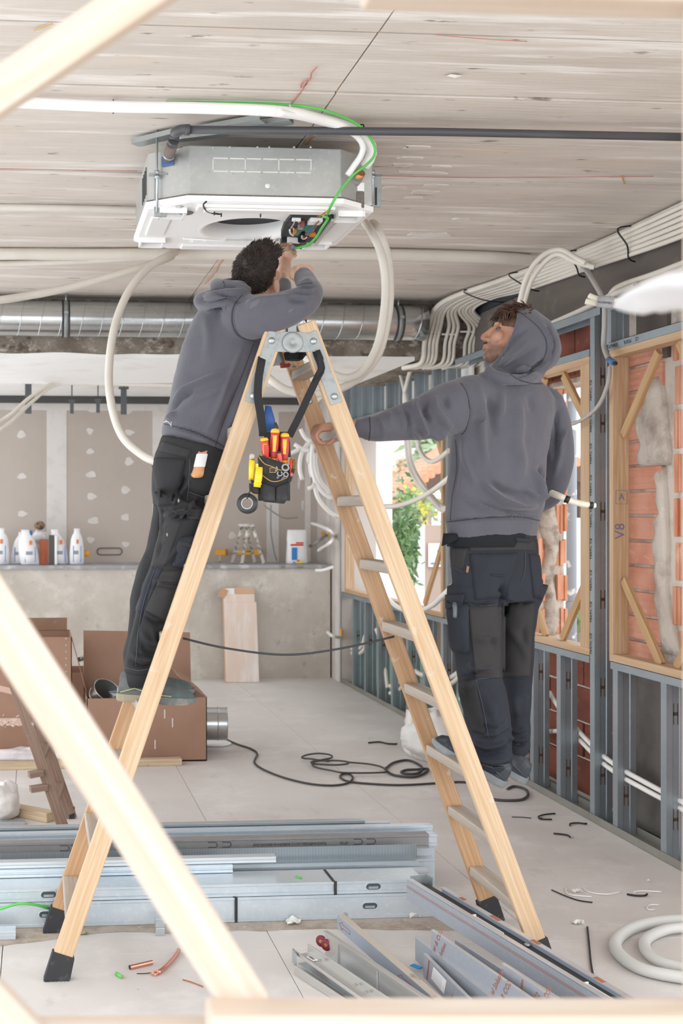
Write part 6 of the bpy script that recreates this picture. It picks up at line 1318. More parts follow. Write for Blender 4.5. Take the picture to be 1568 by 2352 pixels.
# screwdrivers with insulated handles
M_RED2 = mk('red handle', S(198, 56, 50), .35, layers=[dict(s=30, d=4, lo=.6, hi=.72, col=S(214, 120, 104), amt=.7)]); M_YEL2 = mk('yellow handle', S(240, 184, 50), .35)
def driver(label, a, b, Y, w0, inlay=True, col=M_RED2, cap=M_YEL2):
    p, q = UY(*a, Y), UY(*b, Y+.008); t = thing('screwdriver', label, 'screwdriver', q[:], 'screwdrivers in the pouch'); M = frame(q, p); L = (p-q).length; r = w0*Y/FPX/2
    build(MB().lathe([(r*.55, 0), (r*.80, L*.10), (r*.75, L*.2), (r*.95, L*.38), (r*1.0, L*.60), (r*.92, L*.78), (r*1.0, L*.86)], M, 16), 'handle', col, t)
    build(MB().lathe([(r*1.02, L*.86), (r*.98, L*.93), (r*.75, L*.98), (r*.2, L)], M, 16), 'end_cap', cap, t)
    build(MB().lathe([(r*.95, -L*.02), (r*.95, L*.04), (r*.6, L*.08)], M, 14), 'collar', cap, t)
    if inlay:
        Mi_ = M.inverted(); sd = (EYE-(p+q)/2); sd = (sd-(p-q).normalized()*sd.dot((p-q).normalized())).normalized(); xv = sd.cross((p-q).normalized())
        mb = MB(); ctr = lambda u, x: q.lerp(p, u)+sd*(r*.99*math.sqrt(max(.1, 1-x*x)))+xv*(r*x)
        if inlay == 1: mb.loft([[ctr(u, -w_)+sd*.0, ctr(u, w_), ctr(u, w_)+sd*.002, ctr(u, -w_)+sd*.002] for u, w_ in ((.28, .34), (.42, .3), (.6, .4), (.78, .42))], smooth=False)
        else: mb.tube([ctr(u, x)+sd*.0005 for u, x in ((.25, .45), (.35, .5), (.60, .45), (.72, .30), (.72, -.5))], .0016, 5)
        build(mb, 'inlay', cap, t)
    build(MB().lathe([(.0035, -.09), (.0035, 0)], M, 8), 'shaft', M_GALV, t); return t
driver('left red and yellow screwdriver leaning in the pouch', (606, 1005), (612, 1058), 4.035, 19, 2)
driver('middle red screwdriver with the tallest yellow cap in the pouch', (632, 984), (628, 1058), 4.045, 21, 1)
driver('right red screwdriver with scratched yellow inlay in the pouch', (654, 994), (653, 1062), 4.045, 21, 1)
driver('short salmon screwdriver with a black cap in the pouch', (640, 1036), (645, 1068), 4.02, 11, 0, mk('salmon handle', S(206, 92, 88), .4), M_BLACK)
# spanners
def spanner(label, c, rpx, tail, openj=False, Y=4.008):
    p, q = UY(*c, Y), UY(*tail, Y+.02); t = thing('spanner', label, 'spanner', q[:], 'spanners in the pouch'); r = rpx*Y/FPX
    R_ = basis(p, (1, 0, 0), (0, .25, 1)); mb = MB(); n_ = 20
    if openj: arc = [math.radians(a) for a in np.linspace(125, 415, n_)]
    else: arc = [2*math.pi*i/n_ for i in range(n_)]
    rings = [[R_ @ V((k*math.cos(a), k*math.sin(a), z)) for k, z in ((r*.58, -.003), (r, -.003), (r, .003), (r*.58, .003))] for a in arc]
    mb.loft(rings, caps=openj, closed=not openj, smooth=False); build(mb, 'jaw' if openj else 'ring_end', M_CHROME, t, bevel=.0008)
    d = (q-p).normalized(); build(MB().bar(p+d*r*.85, q, r*.8, .005, (0, 1, 0)), 'shank', M_CHROME, t, bevel=.001)
    return t
M_CHROME = mk('brushed chrome', S(168, 168, 172), .35, .75)
spanner('spanner with the large ratchet ring in the pouch', (655, 1074), 9.5, (643, 1102)); spanner('open jawed spanner leftmost in the pouch', (630, 1077), 8, (624, 1096), True)
spanner('short open jawed spanner in the middle of the pouch', (642, 1088), 7, (634, 1104), True, 3.998); spanner('small ring spanner lowest in the pouch', (656, 1090), 6.5, (646, 1103), False, 3.994)
# side tools
t = thing('folding_knife', 'yellow and silver folding knife in the left side of the pouch', 'knife', UY(578, 1108, 4.03)[:])
build(MB().loft([oval((571, 1102), (583, 1104), 4.025, .009), oval((571, 1080), (585, 1082), 4.025, .010), oval((572, 1056), (585, 1058), 4.025, .009)]), 'handle', M_YEL, t)
build(MB().loft([oval((572, 1057), (585, 1058), 4.025, .007), oval((573, 1044), (585, 1045), 4.025, .007), oval((576, 1041), (582, 1042), 4.025, .005)]), 'blade_guard', M_DUSTY, t)
build(MB().loft([oval((575, 1100), (579, 1112), 4.022, .01), oval((572, 1100), (584, 1106), 4.022, .011)]), 'grip', M_BLACK, t)
t = thing('knife_case', 'worn yellow plastic knife case clipped in front on the pouch', 'knife case', UY(588, 1122, 4.0)[:])
build(MB().loft([oval((582, 1118), (598, 1120), 4.0, .010), oval((585, 1095), (602, 1097), 4.0, .011), oval((588, 1072), (603, 1074), 4.0, .010)], smooth=True), 'case', M_YEL, t)
for y in (1090, 1102, 1112): build(MB().box(UY(594, y, 3.99), (.020, .006, .003)), 'grip_rib', M_YEL, t)
build(MB().box(UY(590, 1070, 4.0), (.006, .018, .014)), 'case_lip', M_YEL, t)
t = thing('wire_brush', 'small wire brush with a red handle in the right side of the pouch', 'brush', UY(670, 1090, 4.03)[:])
mb = MB(); R = random.Random(2)
for i in range(160):
    p = UY(R.uniform(670, 677), R.uniform(1055, 1086), 4.03+R.uniform(-.008, .008)); mb.tube([p, p+V((R.uniform(.002, .007), R.uniform(-.004, .002), R.uniform(0, .006)))], [.0012, .0005], 3)
build(mb, 'bristles', mk('brass bristles', S(160, 134, 84), .6), t, kind='stuff'); build(MB().box(UY(672, 1070, 4.034), (.010, .012, .055)), 'brush_body', mk('bristle wood', S(150, 124, 80), .7), t)
build(MB().loft([oval((664, 1090), (668, 1091), 4.02, .006), oval((665, 1055), (671, 1056), 4.02, .006)]), 'handle', mk('bright red', S(222, 60, 44), .4), t)
t = build(MB().ball(UY(669, 1090, 4.008), (.006, .006, .0075), 12, 8), 'plug_cap', mk('pink red', S(214, 100, 100), .5), label='small pink plug cap at the right edge of the pouch'); t['category'] = 'cap'
tp = thing('tape_roll', 'roll of black electrical tape hanging below the pouch', 'tape', UY(568, 1182, 3.99)[:])
ctr_ = UY(567, 1156, 3.995); ax = V((-.34, -.92, .10)).normalized(); Mt = frame(ctr_-ax*.0, ctr_-ax*.019)
build(MB().lathe([(.0205, 0), (.036, 0), (.036, .019), (.0205, .019), (.0205, 0)], Mt, 40, caps=False), 'tape', mk('gloss black tape', S(40, 42, 46), .3), tp)
build(MB().lathe([(.0185, -.0006), (.0205, -.0006), (.0205, .0196), (.0185, .0196), (.0185, -.0006)], Mt, 36, caps=False), 'core', mk('card core', S(212, 206, 200), .7), tp)
build(MB().tube([UY(578, 1118, 4.0), UY(574, 1128, 3.995), UY(569, 1136, 3.992), UY(567, 1146, 3.99)], .0022, 6), 'loop', M_BLACKP, tp)
# blue tool behind the strap, and pliers on the top rung
t = thing('cordless_tool', 'blue hand tool with a dark grip tucked behind the pouch strap', 'tool', UY(618, 1000, 4.14)[:])
build(MB().loft([oval((606, 990), (634, 992), 4.135, .016), oval((606, 960), (630, 962), 4.135, .018), oval((609, 932), (622, 934), 4.135, .012)]), 'body', mk('blue casing', S(40, 84, 146), .5, layers=[dict(s=18, d=5, lo=.55, hi=.7, col=S(64, 104, 160))]), t)
build(MB().loft([oval((620, 1004), (640, 1000), 4.13, .012), oval((624, 982), (639, 980), 4.13, .013), oval((626, 972), (634, 970), 4.13, .008)]), 'grip', mk('dark grip', S(54, 62, 78), .6), t)
z8 = RZ[8]+.022
t = thing('pliers', 'pliers with dark red handles lying on the top rung', 'pliers', UY(672, 838, 4.30)[:])
build(MB().tube(cr([UY(646, 836, 4.26), UY(656, 840, 4.28), UY(664, 838, 4.29)], .005), .007, 8), 'handle', mk('dark red grip', S(134, 46, 42), .5), t); build(MB().tube(cr([UY(646, 842, 4.26), UY(656, 841, 4.28), UY(664, 839, 4.29)], .005), .006, 8), 'handle', mk('dark red grip', S(134, 46, 42), .5), t)
build(MB().tube([UY(662, 838, 4.288), UY(672, 841, 4.30), UY(680, 842, 4.31)], [.006, .005, .002], 8), 'jaw', M_CHROME, t)
t = build(MB().loft([oval((655, 826), (690, 828), 4.34, .03), oval((652, 812), (692, 812), 4.34, .035), oval((658, 803), (686, 802), 4.34, .028)]), 'pouch_bag', M_STRAP, label='small black bag lying on the ladder top between the rails'); t['category'] = 'bag'
t = thing('pen_driver', 'red tester screwdriver poking out under the left workers elbow', 'screwdriver', UY(703, 742, 4.14)[:])
build(MB().tube([UY(700, 722, 4.14), UY(702, 735, 4.14)], .005, 8), 'handle', M_RED, t); build(MB().tube([UY(702, 735, 4.14), UY(704, 743, 4.14)], [.0035, .002], 8), 'tip', M_BLACKP, t)
# ================================================================== steel profiles on the floor
def on_floor(o, cat, label, group=None): return tag(o, label, cat, group)
def bar2(name, path, a, b, mat, label, t=.0016, up=(0, 0, 1), group=None, cat='steel profile', parent=None):
    o = profile(name, path, a, b, mat, parent, up=up, t=t, label=label, group=group)
    if parent is None: o['category'] = cat
    return o
XL_ = -1.2
def xr(px, py, Y): return UY(px, py, Y).x
UPV = (0, 1, 0)
def webface(h, d, lip=.012): return [(-h/2+.006 if False else h/2-.0, d), (h/2, 0), (h/2-.008, -.004), (-h/2+.008, -.004), (-h/2, 0), (-h/2, d)]
# along x: local y = up given; use up=(0,1,0) -> local y is world +y, local x is world z (sign checked below)
sgn = 1 if (frame((0, 0, 0), (1, 0, 0), UPV).to_3x3() @ V((1, 0, 0))).z > 0 else -1
def stud_x(y, z0, h, d, x1, mat, label, slots=(), bands=(), x0=XL_, ribs=True):
    path = [(sgn*(h/2), d), (sgn*(h/2), 0), (sgn*(h/2-.010), 0), (sgn*(h/2-.013), .005), (sgn*(-h/2+.013), .005), (sgn*(-h/2+.010), 0), (sgn*(-h/2), 0), (sgn*(-h/2), d)]
    if sgn > 0: path = path[::-1]
    o = bar2('steel_profile', path, (x0-.1*((z0*97+y*31) % 4 > 2), y, z0+h/2), (x1, y, z0+h/2), mat, label, up=UPV)
    for px, py in slots:
        x = xr(px, py, y); mb = MB(); pts = [V((x+sx*.018+.014*math.cos(a), y+.004, z0+h/2+.014*math.sin(a))) for sx, aa in ((1, np.linspace(-1.57, 1.57, 7)), (-1, np.linspace(1.57, 4.71, 7))) for a in aa]
        c = mb.add(pts, [list(range(len(pts)))[::-1]]); k = len(pts); mb.add([p+V((0, .001, 0)) for p in pts], [list(range(k))])
        s = build(mb, 'oval_slot', mk('slot dark', S(74, 86, 94), .5, .3), o)
        build(MB().tube(pts, .0018, 5, closed=True), 'slot_rim', M_GALV_FLOOR, s); build(MB().box((x, y+.0035, z0+h/2-.004), (.040, .001, .010)), 'slot_glint', M_GALV, s)
    for px, py in bands:
        x = xr(px, py, y); build(MB().box((x, y-.001, z0+h/2), (.011, .006, h+.004)).box((x-.006, y+d/2, z0+h+.001), (.011, d, .003)), 'tape_band', M_BLACK, o)
    return o
p1 = stud_x(4.605, .002, .098, .05, xr(996, 2100, 4.6), M_GALV_FLOOR, 'lowest front steel stud of the pile with two oval slots', [(850, 2088), (108, 2105)], [(542, 2090)])
stud_x(4.665, .002, .095, .05, xr(985, 2080, 4.66), M_GALV_FLOOR, 'steel stud hidden behind the lowest front one')
stud_x(4.73, .002, .095, .05, xr(975, 2075, 4.7), M_GALV_FLOOR, 'third steel stud under the double width track')
stud_x(4.612, .102, .050, .155, xr(972, 2040, 4.62), M_GALV_FLOOR, 'wide steel track lying on top at the front with a black band across it', [(858, 2049), (112, 2064)], [(770, 2040)])
stud_x(4.80, .002, .128, .045, xr(985, 2010, 4.8), M_GALV_FLOOR, 'steel track behind the wide one with its flange turned up')
stud_x(4.87, .002, .135, .045, xr(970, 1998, 4.85), M_GALV_FLOOR, 'blue grey steel track in the middle of the pile')
stud_x(4.755, .155, .030, .05, xr(535, 2020, 4.75), M_GALV_FLOOR, 'short steel angle lying on the wide track')
stud_x(4.775, .187, .024, .045, xr(633, 1995, 4.78), mk('bright tinplate', S(214, 220, 224), .3, .5), 'bright whitish steel channel ending in the middle of the pile')
lm = mk('expanded metal lath', S(188, 196, 200), .35, .6, layers=[dict(k='wave', s=46, st=(1, 0, 1.8), lo=.45, hi=.6, col=S(118, 130, 138), amt=.8), dict(k='wave', s=46, st=(1, 0, -1.8), lo=.45, hi=.6, col=S(118, 130, 138), amt=.8)])
o = build(MB().box2((XL_, 4.97, .130), (xr(957, 1975, 4.97), 4.972, .192)).box2((XL_, 4.92, .128), (xr(950, 1985, 4.97), 4.972, .130)), 'lath_angle', lm, label='perforated metal lath angle standing in the pile'); o['category'] = 'metal lath'
stud_x(4.985, .002, .12, .05, xr(1000, 1985, 4.98), M_GALV_FLOOR, 'steel stud carrying the perforated lath'); 
pl_ = stud_x(5.05, .150, .062, .05, xr(985, 1950, 5.05), M_GALV_DULL, 'dull grey steel channel printed along its face')
stud_x(5.07, .155, .05, .035, xr(1007, 1955, 5.05), M_GALV_FLOOR, 'shiny insert sliding out of the printed channel', x0=xr(900, 1955, 5.05))
stud_x(5.11, .002, .145, .045, xr(1000, 1975, 5.1), M_GALV_FLOOR, 'steel stud under the printed channel')
stud_x(5.16, .185, .036, .045, xr(994, 1930, 5.16), M_GALV_FLOOR, 'slim steel rail behind the printed channel'); stud_x(5.17, .002, .18, .05, xr(960, 1940, 5.2), M_GALV_FLOOR, 'tall steel stud at the back of the pile')
stud_x(5.23, .19, .040, .045, xr(838, 1920, 5.23), lm, 'pale perforated rail at the very back of the pile'); stud_x(5.24, .002, .18, .05, xr(862, 1930, 5.3), M_GALV_FLOOR, 'back steel stud ending shortest on the right'); stud_x(5.31, .002, .195, .03, xr(898, 1925, 5.3), M_GALV_FLOOR, 'thin steel rail furthest back in the pile')
def ptext(word, px, size, sx=1.):
    q = UY(px, 1950, 5.05-.0012+.005); text(word, size, basis((q.x, 5.0536-.001, .181), (-1, 0, 0), (0, 0, -1)), M_INKB, pl_, sx=sx)
ptext('PLACO-A-09/12/25-13111-C 41/90/39-F-A1-EN14195-CE-EI', 665, .017, .78); ptext('UP CE', 790, .017, .8)
for px in (488, 520, 822, 852, 148, 172):   # open C marks printed on the channel
    q = UY(px, 1950, 5.052); mb = MB(); P = [V((q.x-.02, 5.0525, .196)), V((q.x+.010, 5.0525, .196))]+[V((q.x+.010+.011*math.cos(a), 5.0525, .185+.011*math.sin(a))) for a in np.linspace(1.3, -1.3, 6)]+[V((q.x+.010, 5.0525, .174)), V((q.x-.02, 5.0525, .174))]
    build(mb.tube(P, .0013, 4), 'printed_mark', M_INKB, pl_)
c = UZ(368, 2150, 0); t = thing('steel_clip', 'small folded steel clip against the front of the pile', 'clip', c[:])
build(MB().box2((c.x-.018, c.y, .001), (c.x+.018, c.y+.002, .030)).box2((c.x-.018, c.y, .030), (c.x+.018, c.y+.05, .032)).box2((c.x-.018, c.y+.005, .032), (c.x+.018, c.y+.045, .065)), 'bent_strip', M_GALV, t, bevel=.001)
stud_x(UZ(0, 2160).y, .002, .035, .05, xr(36, 2150, 4.5), M_GALV_FLOOR, 'steel profile end poking in at the lower left edge')
g = build(ctube([UY(-40, 2095, 4.57), UY(0, 2088, 4.56), UY(40, 2076, 4.55), UY(75, 2077, 4.56), UY(112, 2086, 4.604)], .0055, .015, 8), 'green_cable', M_GREEN, label='green cable end sticking into a stud slot at the lower left'); g['category'] = 'cable'
# ------------------------------------------------------------------ sliding door kit profiles in the right foreground
def kplank(name, a, za, b, zb, w_, h, mat, parent, back=True):
    A, B = UZ(*a, za), UZ(*b, zb); d = (B-A).normalized(); n = V((d.y, -d.x, 0)).normalized()
    if n.y < 0: n = -n
    vs = []
    for P in (A, B): vs += [P, P+n*w_, P+n*w_-V((0, 0, h)), P-V((0, 0, h))]
    o = build(MB().add(vs, [(0, 1, 2, 3), (7, 6, 5, 4), (0, 4, 5, 1), (1, 5, 6, 2), (2, 6, 7, 3), (3, 7, 4, 0)]), name, mat, parent, bevel=.0012); return o, A, B, d, n
M_FILM = mk('grey protective film', S(150, 154, 162), .42, layers=[dict(s=60, d=2, lo=.5, hi=.7, col=S(160, 164, 172), amt=.6)]); M_FILMB = mk('blue grey film', S(146, 156, 170), .4); M_EDGE = mk('bright edge', S(200, 200, 202), .3, .5); M_ALU = mk('brushed aluminium', S(196, 194, 190), .32, .7)
def face_text(par, A, d, n, u, v, word, size, ang, mat=None, sx=1.):
    al = d; upv = V((0, 0, 1)); o_ = A+d*u-upv*v-n*.0012; x = al*math.cos(ang)+upv*math.sin(ang); y = -al*math.sin(ang)+upv*math.cos(ang)
    text(word, size, basis(o_, x, y), mat or M_INKO, par, ext=.0002, sx=sx)
def stripe(par, A, d, n, u0, v0, u1, v1, wd=.0022, mat=None):
    p, q = A+d*u0-V((0, 0, v0))-n*.0006, A+d*u1-V((0, 0, v1))-n*.0006; build(MB().bar(p, q, wd, .0012, n), 'printed_line', mat or M_INKO, par)
# F1: long track, open on top
t = thing('door_track', 'long grey film covered track with twin orange lines resting on the pile', 'door profile', UZ(1180, 2250, 0)[:])
o1, A, B, d, n = kplank('side_wall', (934, 2019), .205, (1600, 2425), .125, .012, .082, M_FILM, t)
for v in (.026, .032): stripe(t, A, d, n, .0, v, (B-A).length, v, .0014)
Lk = (B-A).length
build(MB().add([A+n*.0+V((0, 0, .001)), A+n*.022+V((0, 0, .001)), B+n*.022+V((0, 0, .001)), B+V((0, 0, .001)), A-V((0, 0, .003)), A+n*.022-V((0, 0, .003)), B+n*.022-V((0, 0, .003)), B-V((0, 0, .003))], [(0, 3, 2, 1), (4, 5, 6, 7), (0, 1, 5, 4), (1, 2, 6, 5), (2, 3, 7, 6), (3, 0, 4, 7)]), 'top_flange', M_EDGE, t)
def bx(o_, u0, u1, s0, s1, z0, z1): return [o_+d*u+n*s+V((0, 0, z)) for u in (u0, u1) for s in (s0, s1) for z in (z0, z1)]
def add_bx(mb, *a): return mb.add(bx(*a), [(0, 1, 3, 2), (4, 6, 7, 5), (0, 4, 5, 1), (2, 3, 7, 6), (0, 2, 6, 4), (1, 5, 7, 3)])
build(add_bx(MB(), A, .02, Lk, .012, .085, -.034, -.022), 'track_bed', mk('dark rubber bed', S(66, 64, 64), .6), t)
build(add_bx(MB(), A, .11, Lk, .085, .097, -.080, -.006), 'side_wall', M_FILMB, t); build(add_bx(MB(), A, .11, Lk, .078, .100, -.006, -.002), 'top_flange', M_EDGE, t)
build(add_bx(add_bx(MB(), A, .004, .008, .012, .090, -.06, .012), A, .004, .05, .085, .090, -.06, .012), 'end_plate', M_GALV, t)
for u in (.35, .92): build(add_bx(add_bx(MB(), A, u, u+.16, .055, .059, -.022, -.018), A, u, u+.004, .04, .059, -.022, -.012), 'guide_clip', M_WHITEPL, t)
for u in (.62, 1.2): build(MB().ball(A+d*u+n*.07-V((0, 0, .017)), (.012, .012, .007), 10, 6), 'roller_nut', M_CHROME, t)
for i, hh in enumerate((.022, .014, .018, .014, .018, .014, .018, .02)): build(add_bx(MB(), A, .74+.016*i, .746+.016*i, .045-hh/2, .045+hh/2, -.0215, -.0205), 'printed_number', M_WHITEPL, t)
for u, w1 in ((.22, .03), (.40, .05), (.62, .04), (.92, .04), (1.1, .05)):
    build(add_bx(MB(), A, u, u+w1, .080, .097, -.0022, -.0012), 'film_print', M_INKO, t)
# F2: beige topped profile with printed arrows
t = thing('door_profile', 'grey profile with red printed arrows and a beige top edge', 'door profile', UZ(900, 2200, 0)[:], 'sliding door kit profiles')
o2, A, B, d, n = kplank('bar', (774, 2101), .085, (1120, 2402), .07, .030, .052, M_FILMB, t)
build(MB().add([A+V((0, 0, .0012)), A+n*.03+V((0, 0, .0012)), B+n*.03+V((0, 0, .0012)), B+V((0, 0, .0012)), A, A+n*.03, B+n*.03, B], [(0, 3, 2, 1), (4, 5, 6, 7), (0, 1, 5, 4), (1, 2, 6, 5), (2, 3, 7, 6), (3, 0, 4, 7)]), 'top_edge', mk('beige edge', S(186, 176, 164), .5, layers=[dict(s=9, d=5, lo=.6, hi=.66, col=S(150, 140, 124))]), t)
rd = mk('red print', S(170, 84, 70), .6)
for u in (.02, .52, 1.0):
    for (a, b) in (((0, .026), (.03, .012)), ((.03, .012), (.03, .020)), ((.03, .020), (.10, .020)), ((.10, .020), (.10, .034)), ((.10, .034), (.03, .034)), ((.03, .034), (.03, .042)), ((.03, .042), (0, .026))): stripe(t, A, d, n, u+a[0], a[1], u+b[0], b[1], .0014, rd)
build(MB().box(A+n*.036-V((0, 0, .012)), (.012, .02, .03)), 'end_cap', M_GALV, t)
# F3: aluminium double track, lowest left
t = thing('door_profile', 'aluminium double rail lying lowest with a small paper number on it', 'door profile', UZ(760, 2300, 0)[:], 'sliding door kit profiles')
for a, b, z, w_, h in (((673, 2181), (905, 2345), .075, .006, .012), ((706, 2168), (1000, 2365), .078, .006, .030), ((676, 2218), (880, 2352), .036, .006, .030)): kplank('rail', a, z, b, z-.012, w_, h, M_ALU, t)
_, A, B, d, n = kplank('web', (690, 2190), .058, (960, 2375), .045, .06, .004, M_ALU, t); kplank('web', (684, 2212), .020, (900, 2360), .012, .05, .004, M_GALV, t)
lb_, LA, LB, ld2, ln2 = kplank('number_tag', (703, 2197), .0605, (719, 2207), .0605, .020, .002, M_WHITEPL, t); text('9000', .016, basis((LA+LB)/2+ln2*.010+V((0, 0, .0018)), -ld2, -ln2), M_INKB, t)
build(MB().box(UZ(676, 2200, .05), (.006, .05, .05)), 'end_plate', M_GALV, t)
mb = MB()
for u in (.08, .30, .36, .62): mb.ball(A+d*u+n*.03+V((0, 0, .001)), (.007, .007, .003), 8, 5)
build(mb, 'rivet', M_CHROME, t)
# F4: galvanised channel with red wheels
t = thing('door_profile', 'deep galvanised channel with two dark red wheels at its end', 'door profile', UZ(860, 2260, 0)[:], 'sliding door kit profiles')
_, A, B, d, n = kplank('back_wall', (746, 2141), .115, (1110, 2385), .10, .005, .10, M_ALU, t)
def bx(o_, u0, u1, s0, s1, z0, z1): return [o_+d*u+n*s+V((0, 0, z)) for u in (u0, u1) for s in (s0, s1) for z in (z0, z1)]
build(add_bx(MB(), A, .0, 1.5, -.075, 0, -.098, -.094), 'channel_bed', M_GALV, t); build(add_bx(MB(), A, 0, 1.5, -.006, .010, 0, .006), 'rim', M_ALU, t)
for u in (.09, .34, .62, .95): build(add_bx(MB(), A, u, u+.003, -.006, -.002, -.094, -.01), 'cross_clip', M_EDGE, t)
for i, (px, py) in enumerate(((736, 2162), (748, 2171))):
    c = UZ(px, py, .075); ax = V((-.6, -.75, .1)); w1 = build(MB().lathe([(.008, 0), (.019, 0), (.021, .004), (.019, .012), (.008, .012), (.008, 0)], frame(c, c-ax), 20, caps=False), 'wheel', mk('maroon wheel', S(112, 24, 44), .5), t)
    build(MB().lathe([(.007, -.001), (.007, .013)], frame(c, c-ax), 10), 'hub', M_BRASS, w1); build(MB().tube([c-ax.normalized()*.012, c+V((.05, .02, .008))], .006, 8), 'axle', M_CHROME, w1)
# F5-F8: film covered panels with orange print
def panel(label, a, za, b, zb, w_, h, prints, lines, name='door_panel'):
    t = thing(name, label, 'door profile', UZ(*a, 0)[:], 'film covered door panels'); o, A, B, d, n = kplank('panel', a, za, b, zb, w_, h, M_FILM, t)
    build(MB().add([A+V((0, 0, .001)), A+n*w_+V((0, 0, .001)), B+n*w_+V((0, 0, .001)), B+V((0, 0, .001)), A, A+n*w_, B+n*w_, B], [(0, 3, 2, 1), (4, 5, 6, 7), (0, 1, 5, 4), (1, 2, 6, 5), (2, 3, 7, 6), (3, 0, 4, 7)]), 'bright_edge', M_EDGE, t)
    for u, v, word, s_ in prints: face_text(t, A, d, n, u, v, word, s_, 1.05)
    for u0, v0, u1, v1 in lines: stripe(t, A, d, n, u0, v0, u1, v1)
    return t, A, B, d, n
panel('film covered box profile with a dark open end left of the printed panels', (953, 2152), .10, (1230, 2375), .08, .035, .085, [], [])
panel('tall film covered panel printed with solution words, in front', (990, 2136), .165, (1330, 2372), .145, .012, .11, [(.035, .034, 'Fiber & CO2', .026), (.07, .050, 'Solution', .026), (.39, .035, 'Excel Solution', .028), (.43, .055, 'Fiber & CO2', .028)], [(.56, .1, .60, .01), (.66, .1, .70, .01), (.675, .1, .715, .01), (.80, .1, .84, .01)])
t, A, B, d, n = panel('low film covered panel with a white paper label', (972, 2190), .085, (1180, 2400), .07, .012, .085, [(.24, .055, 'for', .03)], [(.03, .078, .05, .004), (.036, .078, .056, .004)])
build(MB().add([A+d*.09-V((0, 0, .010))-n*.001, A+d*.20-V((0, 0, .012))-n*.001, A+d*.18-V((0, 0, .066))-n*.001, A+d*.07-V((0, 0, .060))-n*.001], [(0, 3, 2, 1)]), 'paper_label', M_WHITEPL, t)
for i in range(5): stripe(t, A, d, n, .088-.003*i, .020+.009*i, .165-.003*i, .022+.009*i, .0012, M_INK)
t, A, B, d, n = panel('rear film covered panel with a sharp corner and repeated print', (1152, 2213), .175, (1420, 2395), .16, .012, .11, [(.22, .030, 'Fiber & CO2', .026), (.27, .045, 'Excel Solution', .026), (.16, .075, 'Fiber & CO2', .026), (.22, .09, 'Excel Solution', .026)], [(.09, .10, .11, .006), (.096, .10, .116, .006)])
build(MB().box(A+d*.55+V((0, 0, .002)), (.06, .012, .002), d.to_track_quat('X', 'Z').to_matrix()), 'red_mark', M_RED, t)
t, A, B, d, n = panel('plain metal plate standing behind the printed panels with a blue slot tag', (1044, 2158), .13, (1300, 2322), .13, .004, .09, [], [])
build(MB().add([A+d*.10-V((0, 0, .015))-n*.001, A+d*.118-V((0, 0, .015))-n*.001, A+d*.118-V((0, 0, .06))-n*.001, A+d*.10-V((0, 0, .06))-n*.001], [(0, 3, 2, 1)]), 'blue_tag', M_BLUE, t)
t = build(MB().bar(UZ(946, 2216, .02), UZ(966, 2224, .02), .022, .004), 'film_strip', mk('blue film', S(46, 140, 196), .4), label='scrap of blue film sticking out under the labelled panel'); t['category'] = 'film'
# ------------------------------------------------------------------ floor litter
def litter(o, cat): o['category'] = cat; return o
def zt(pts, r, mat, label, group=None, head=None, name='cable_tie', flat=None):
    P = [UZ(x, y, r+.0015) for x, y in pts]; o = build(MB().tube(cr(P, .01), r, 6, ry=flat, up=(0, 0, 1)) if flat is None else MB().tube(cr(P, .01), flat, 6, ry=r, up=(0, 0, 1)), name, mat, label=label, group=group)
    if head: h = P[head]; build(MB().box(h+V((0, 0, .002)), (.012, .009, .009)), 'tie_head', mat, o)
    return litter(o, 'cable tie' if name == 'cable_tie' else 'cable')
cx_ = lambda X, Y: (1080+X/3.213, 1780+Y/3.213)
G_ = 'cut black ties on the floor'
zt([cx_(625, 285), cx_(560, 290), cx_(505, 305), cx_(520, 325), cx_(600, 327)], .0045, M_BLACKP, 'hook shaped black tie furthest back by the stud wall', G_, 3); zt([cx_(735, 372), cx_(740, 358), cx_(800, 354), cx_(850, 362)], .0045, M_BLACKP, 'black tie nearest the wall track', G_, -1)
zt([cx_(612, 432), cx_(680, 438), cx_(722, 446), cx_(735, 460)], .0045, M_BLACKP, 'black tie with its head to the left, in the middle of the floor', G_, 0); zt([cx_(1155, 880), cx_(1220, 890), cx_(1285, 890), cx_(1303, 878)], .0045, M_BLACKP, 'black tie alone above the conduit coil', G_, 0)
zt([cx_(305, 310), cx_(380, 312), cx_(448, 319)], .0025, M_BLACKP, 'thin dark strip beside the hook shaped tie', name='wire_offcut'); zt([cx_(600, 848), cx_(700, 892), cx_(800, 926), cx_(900, 940)], .003, M_BLACKP, 'long thin black strip right of the ladder', name='wire_offcut')
zt([cx_(862, 1122), cx_(875, 1250), cx_(890, 1400), cx_(917, 1540)], .004, M_BLACKP, 'long black strip pointing at the foreground track', name='wire_offcut'); zt([(846, 1706), (870, 1704), (890, 1708), (910, 1709)], .006, M_BLACKP, 'short black cable piece between the ladder legs at the back', head=3)
for k, pts in enumerate(([(710, 830), (705, 855), (740, 885), (895, 898)], [(830, 830), (880, 865), (1000, 880), (1105, 862)], [(1205, 865), (1260, 855), (1410, 862)], [(1390, 960), (1330, 958), (1300, 975), (1320, 995), (1360, 993)])):
    zt([cx_(*p) for p in pts], .0035, mk('clear tie', S(224, 218, 214), .3), ('white clear tie left of the paper scrap', 'white clear tie right of the paper scrap', 'white clear tie behind the lone black tie', 'curled clear tie nearest the conduit coil')[k], 'clear ties on the floor')
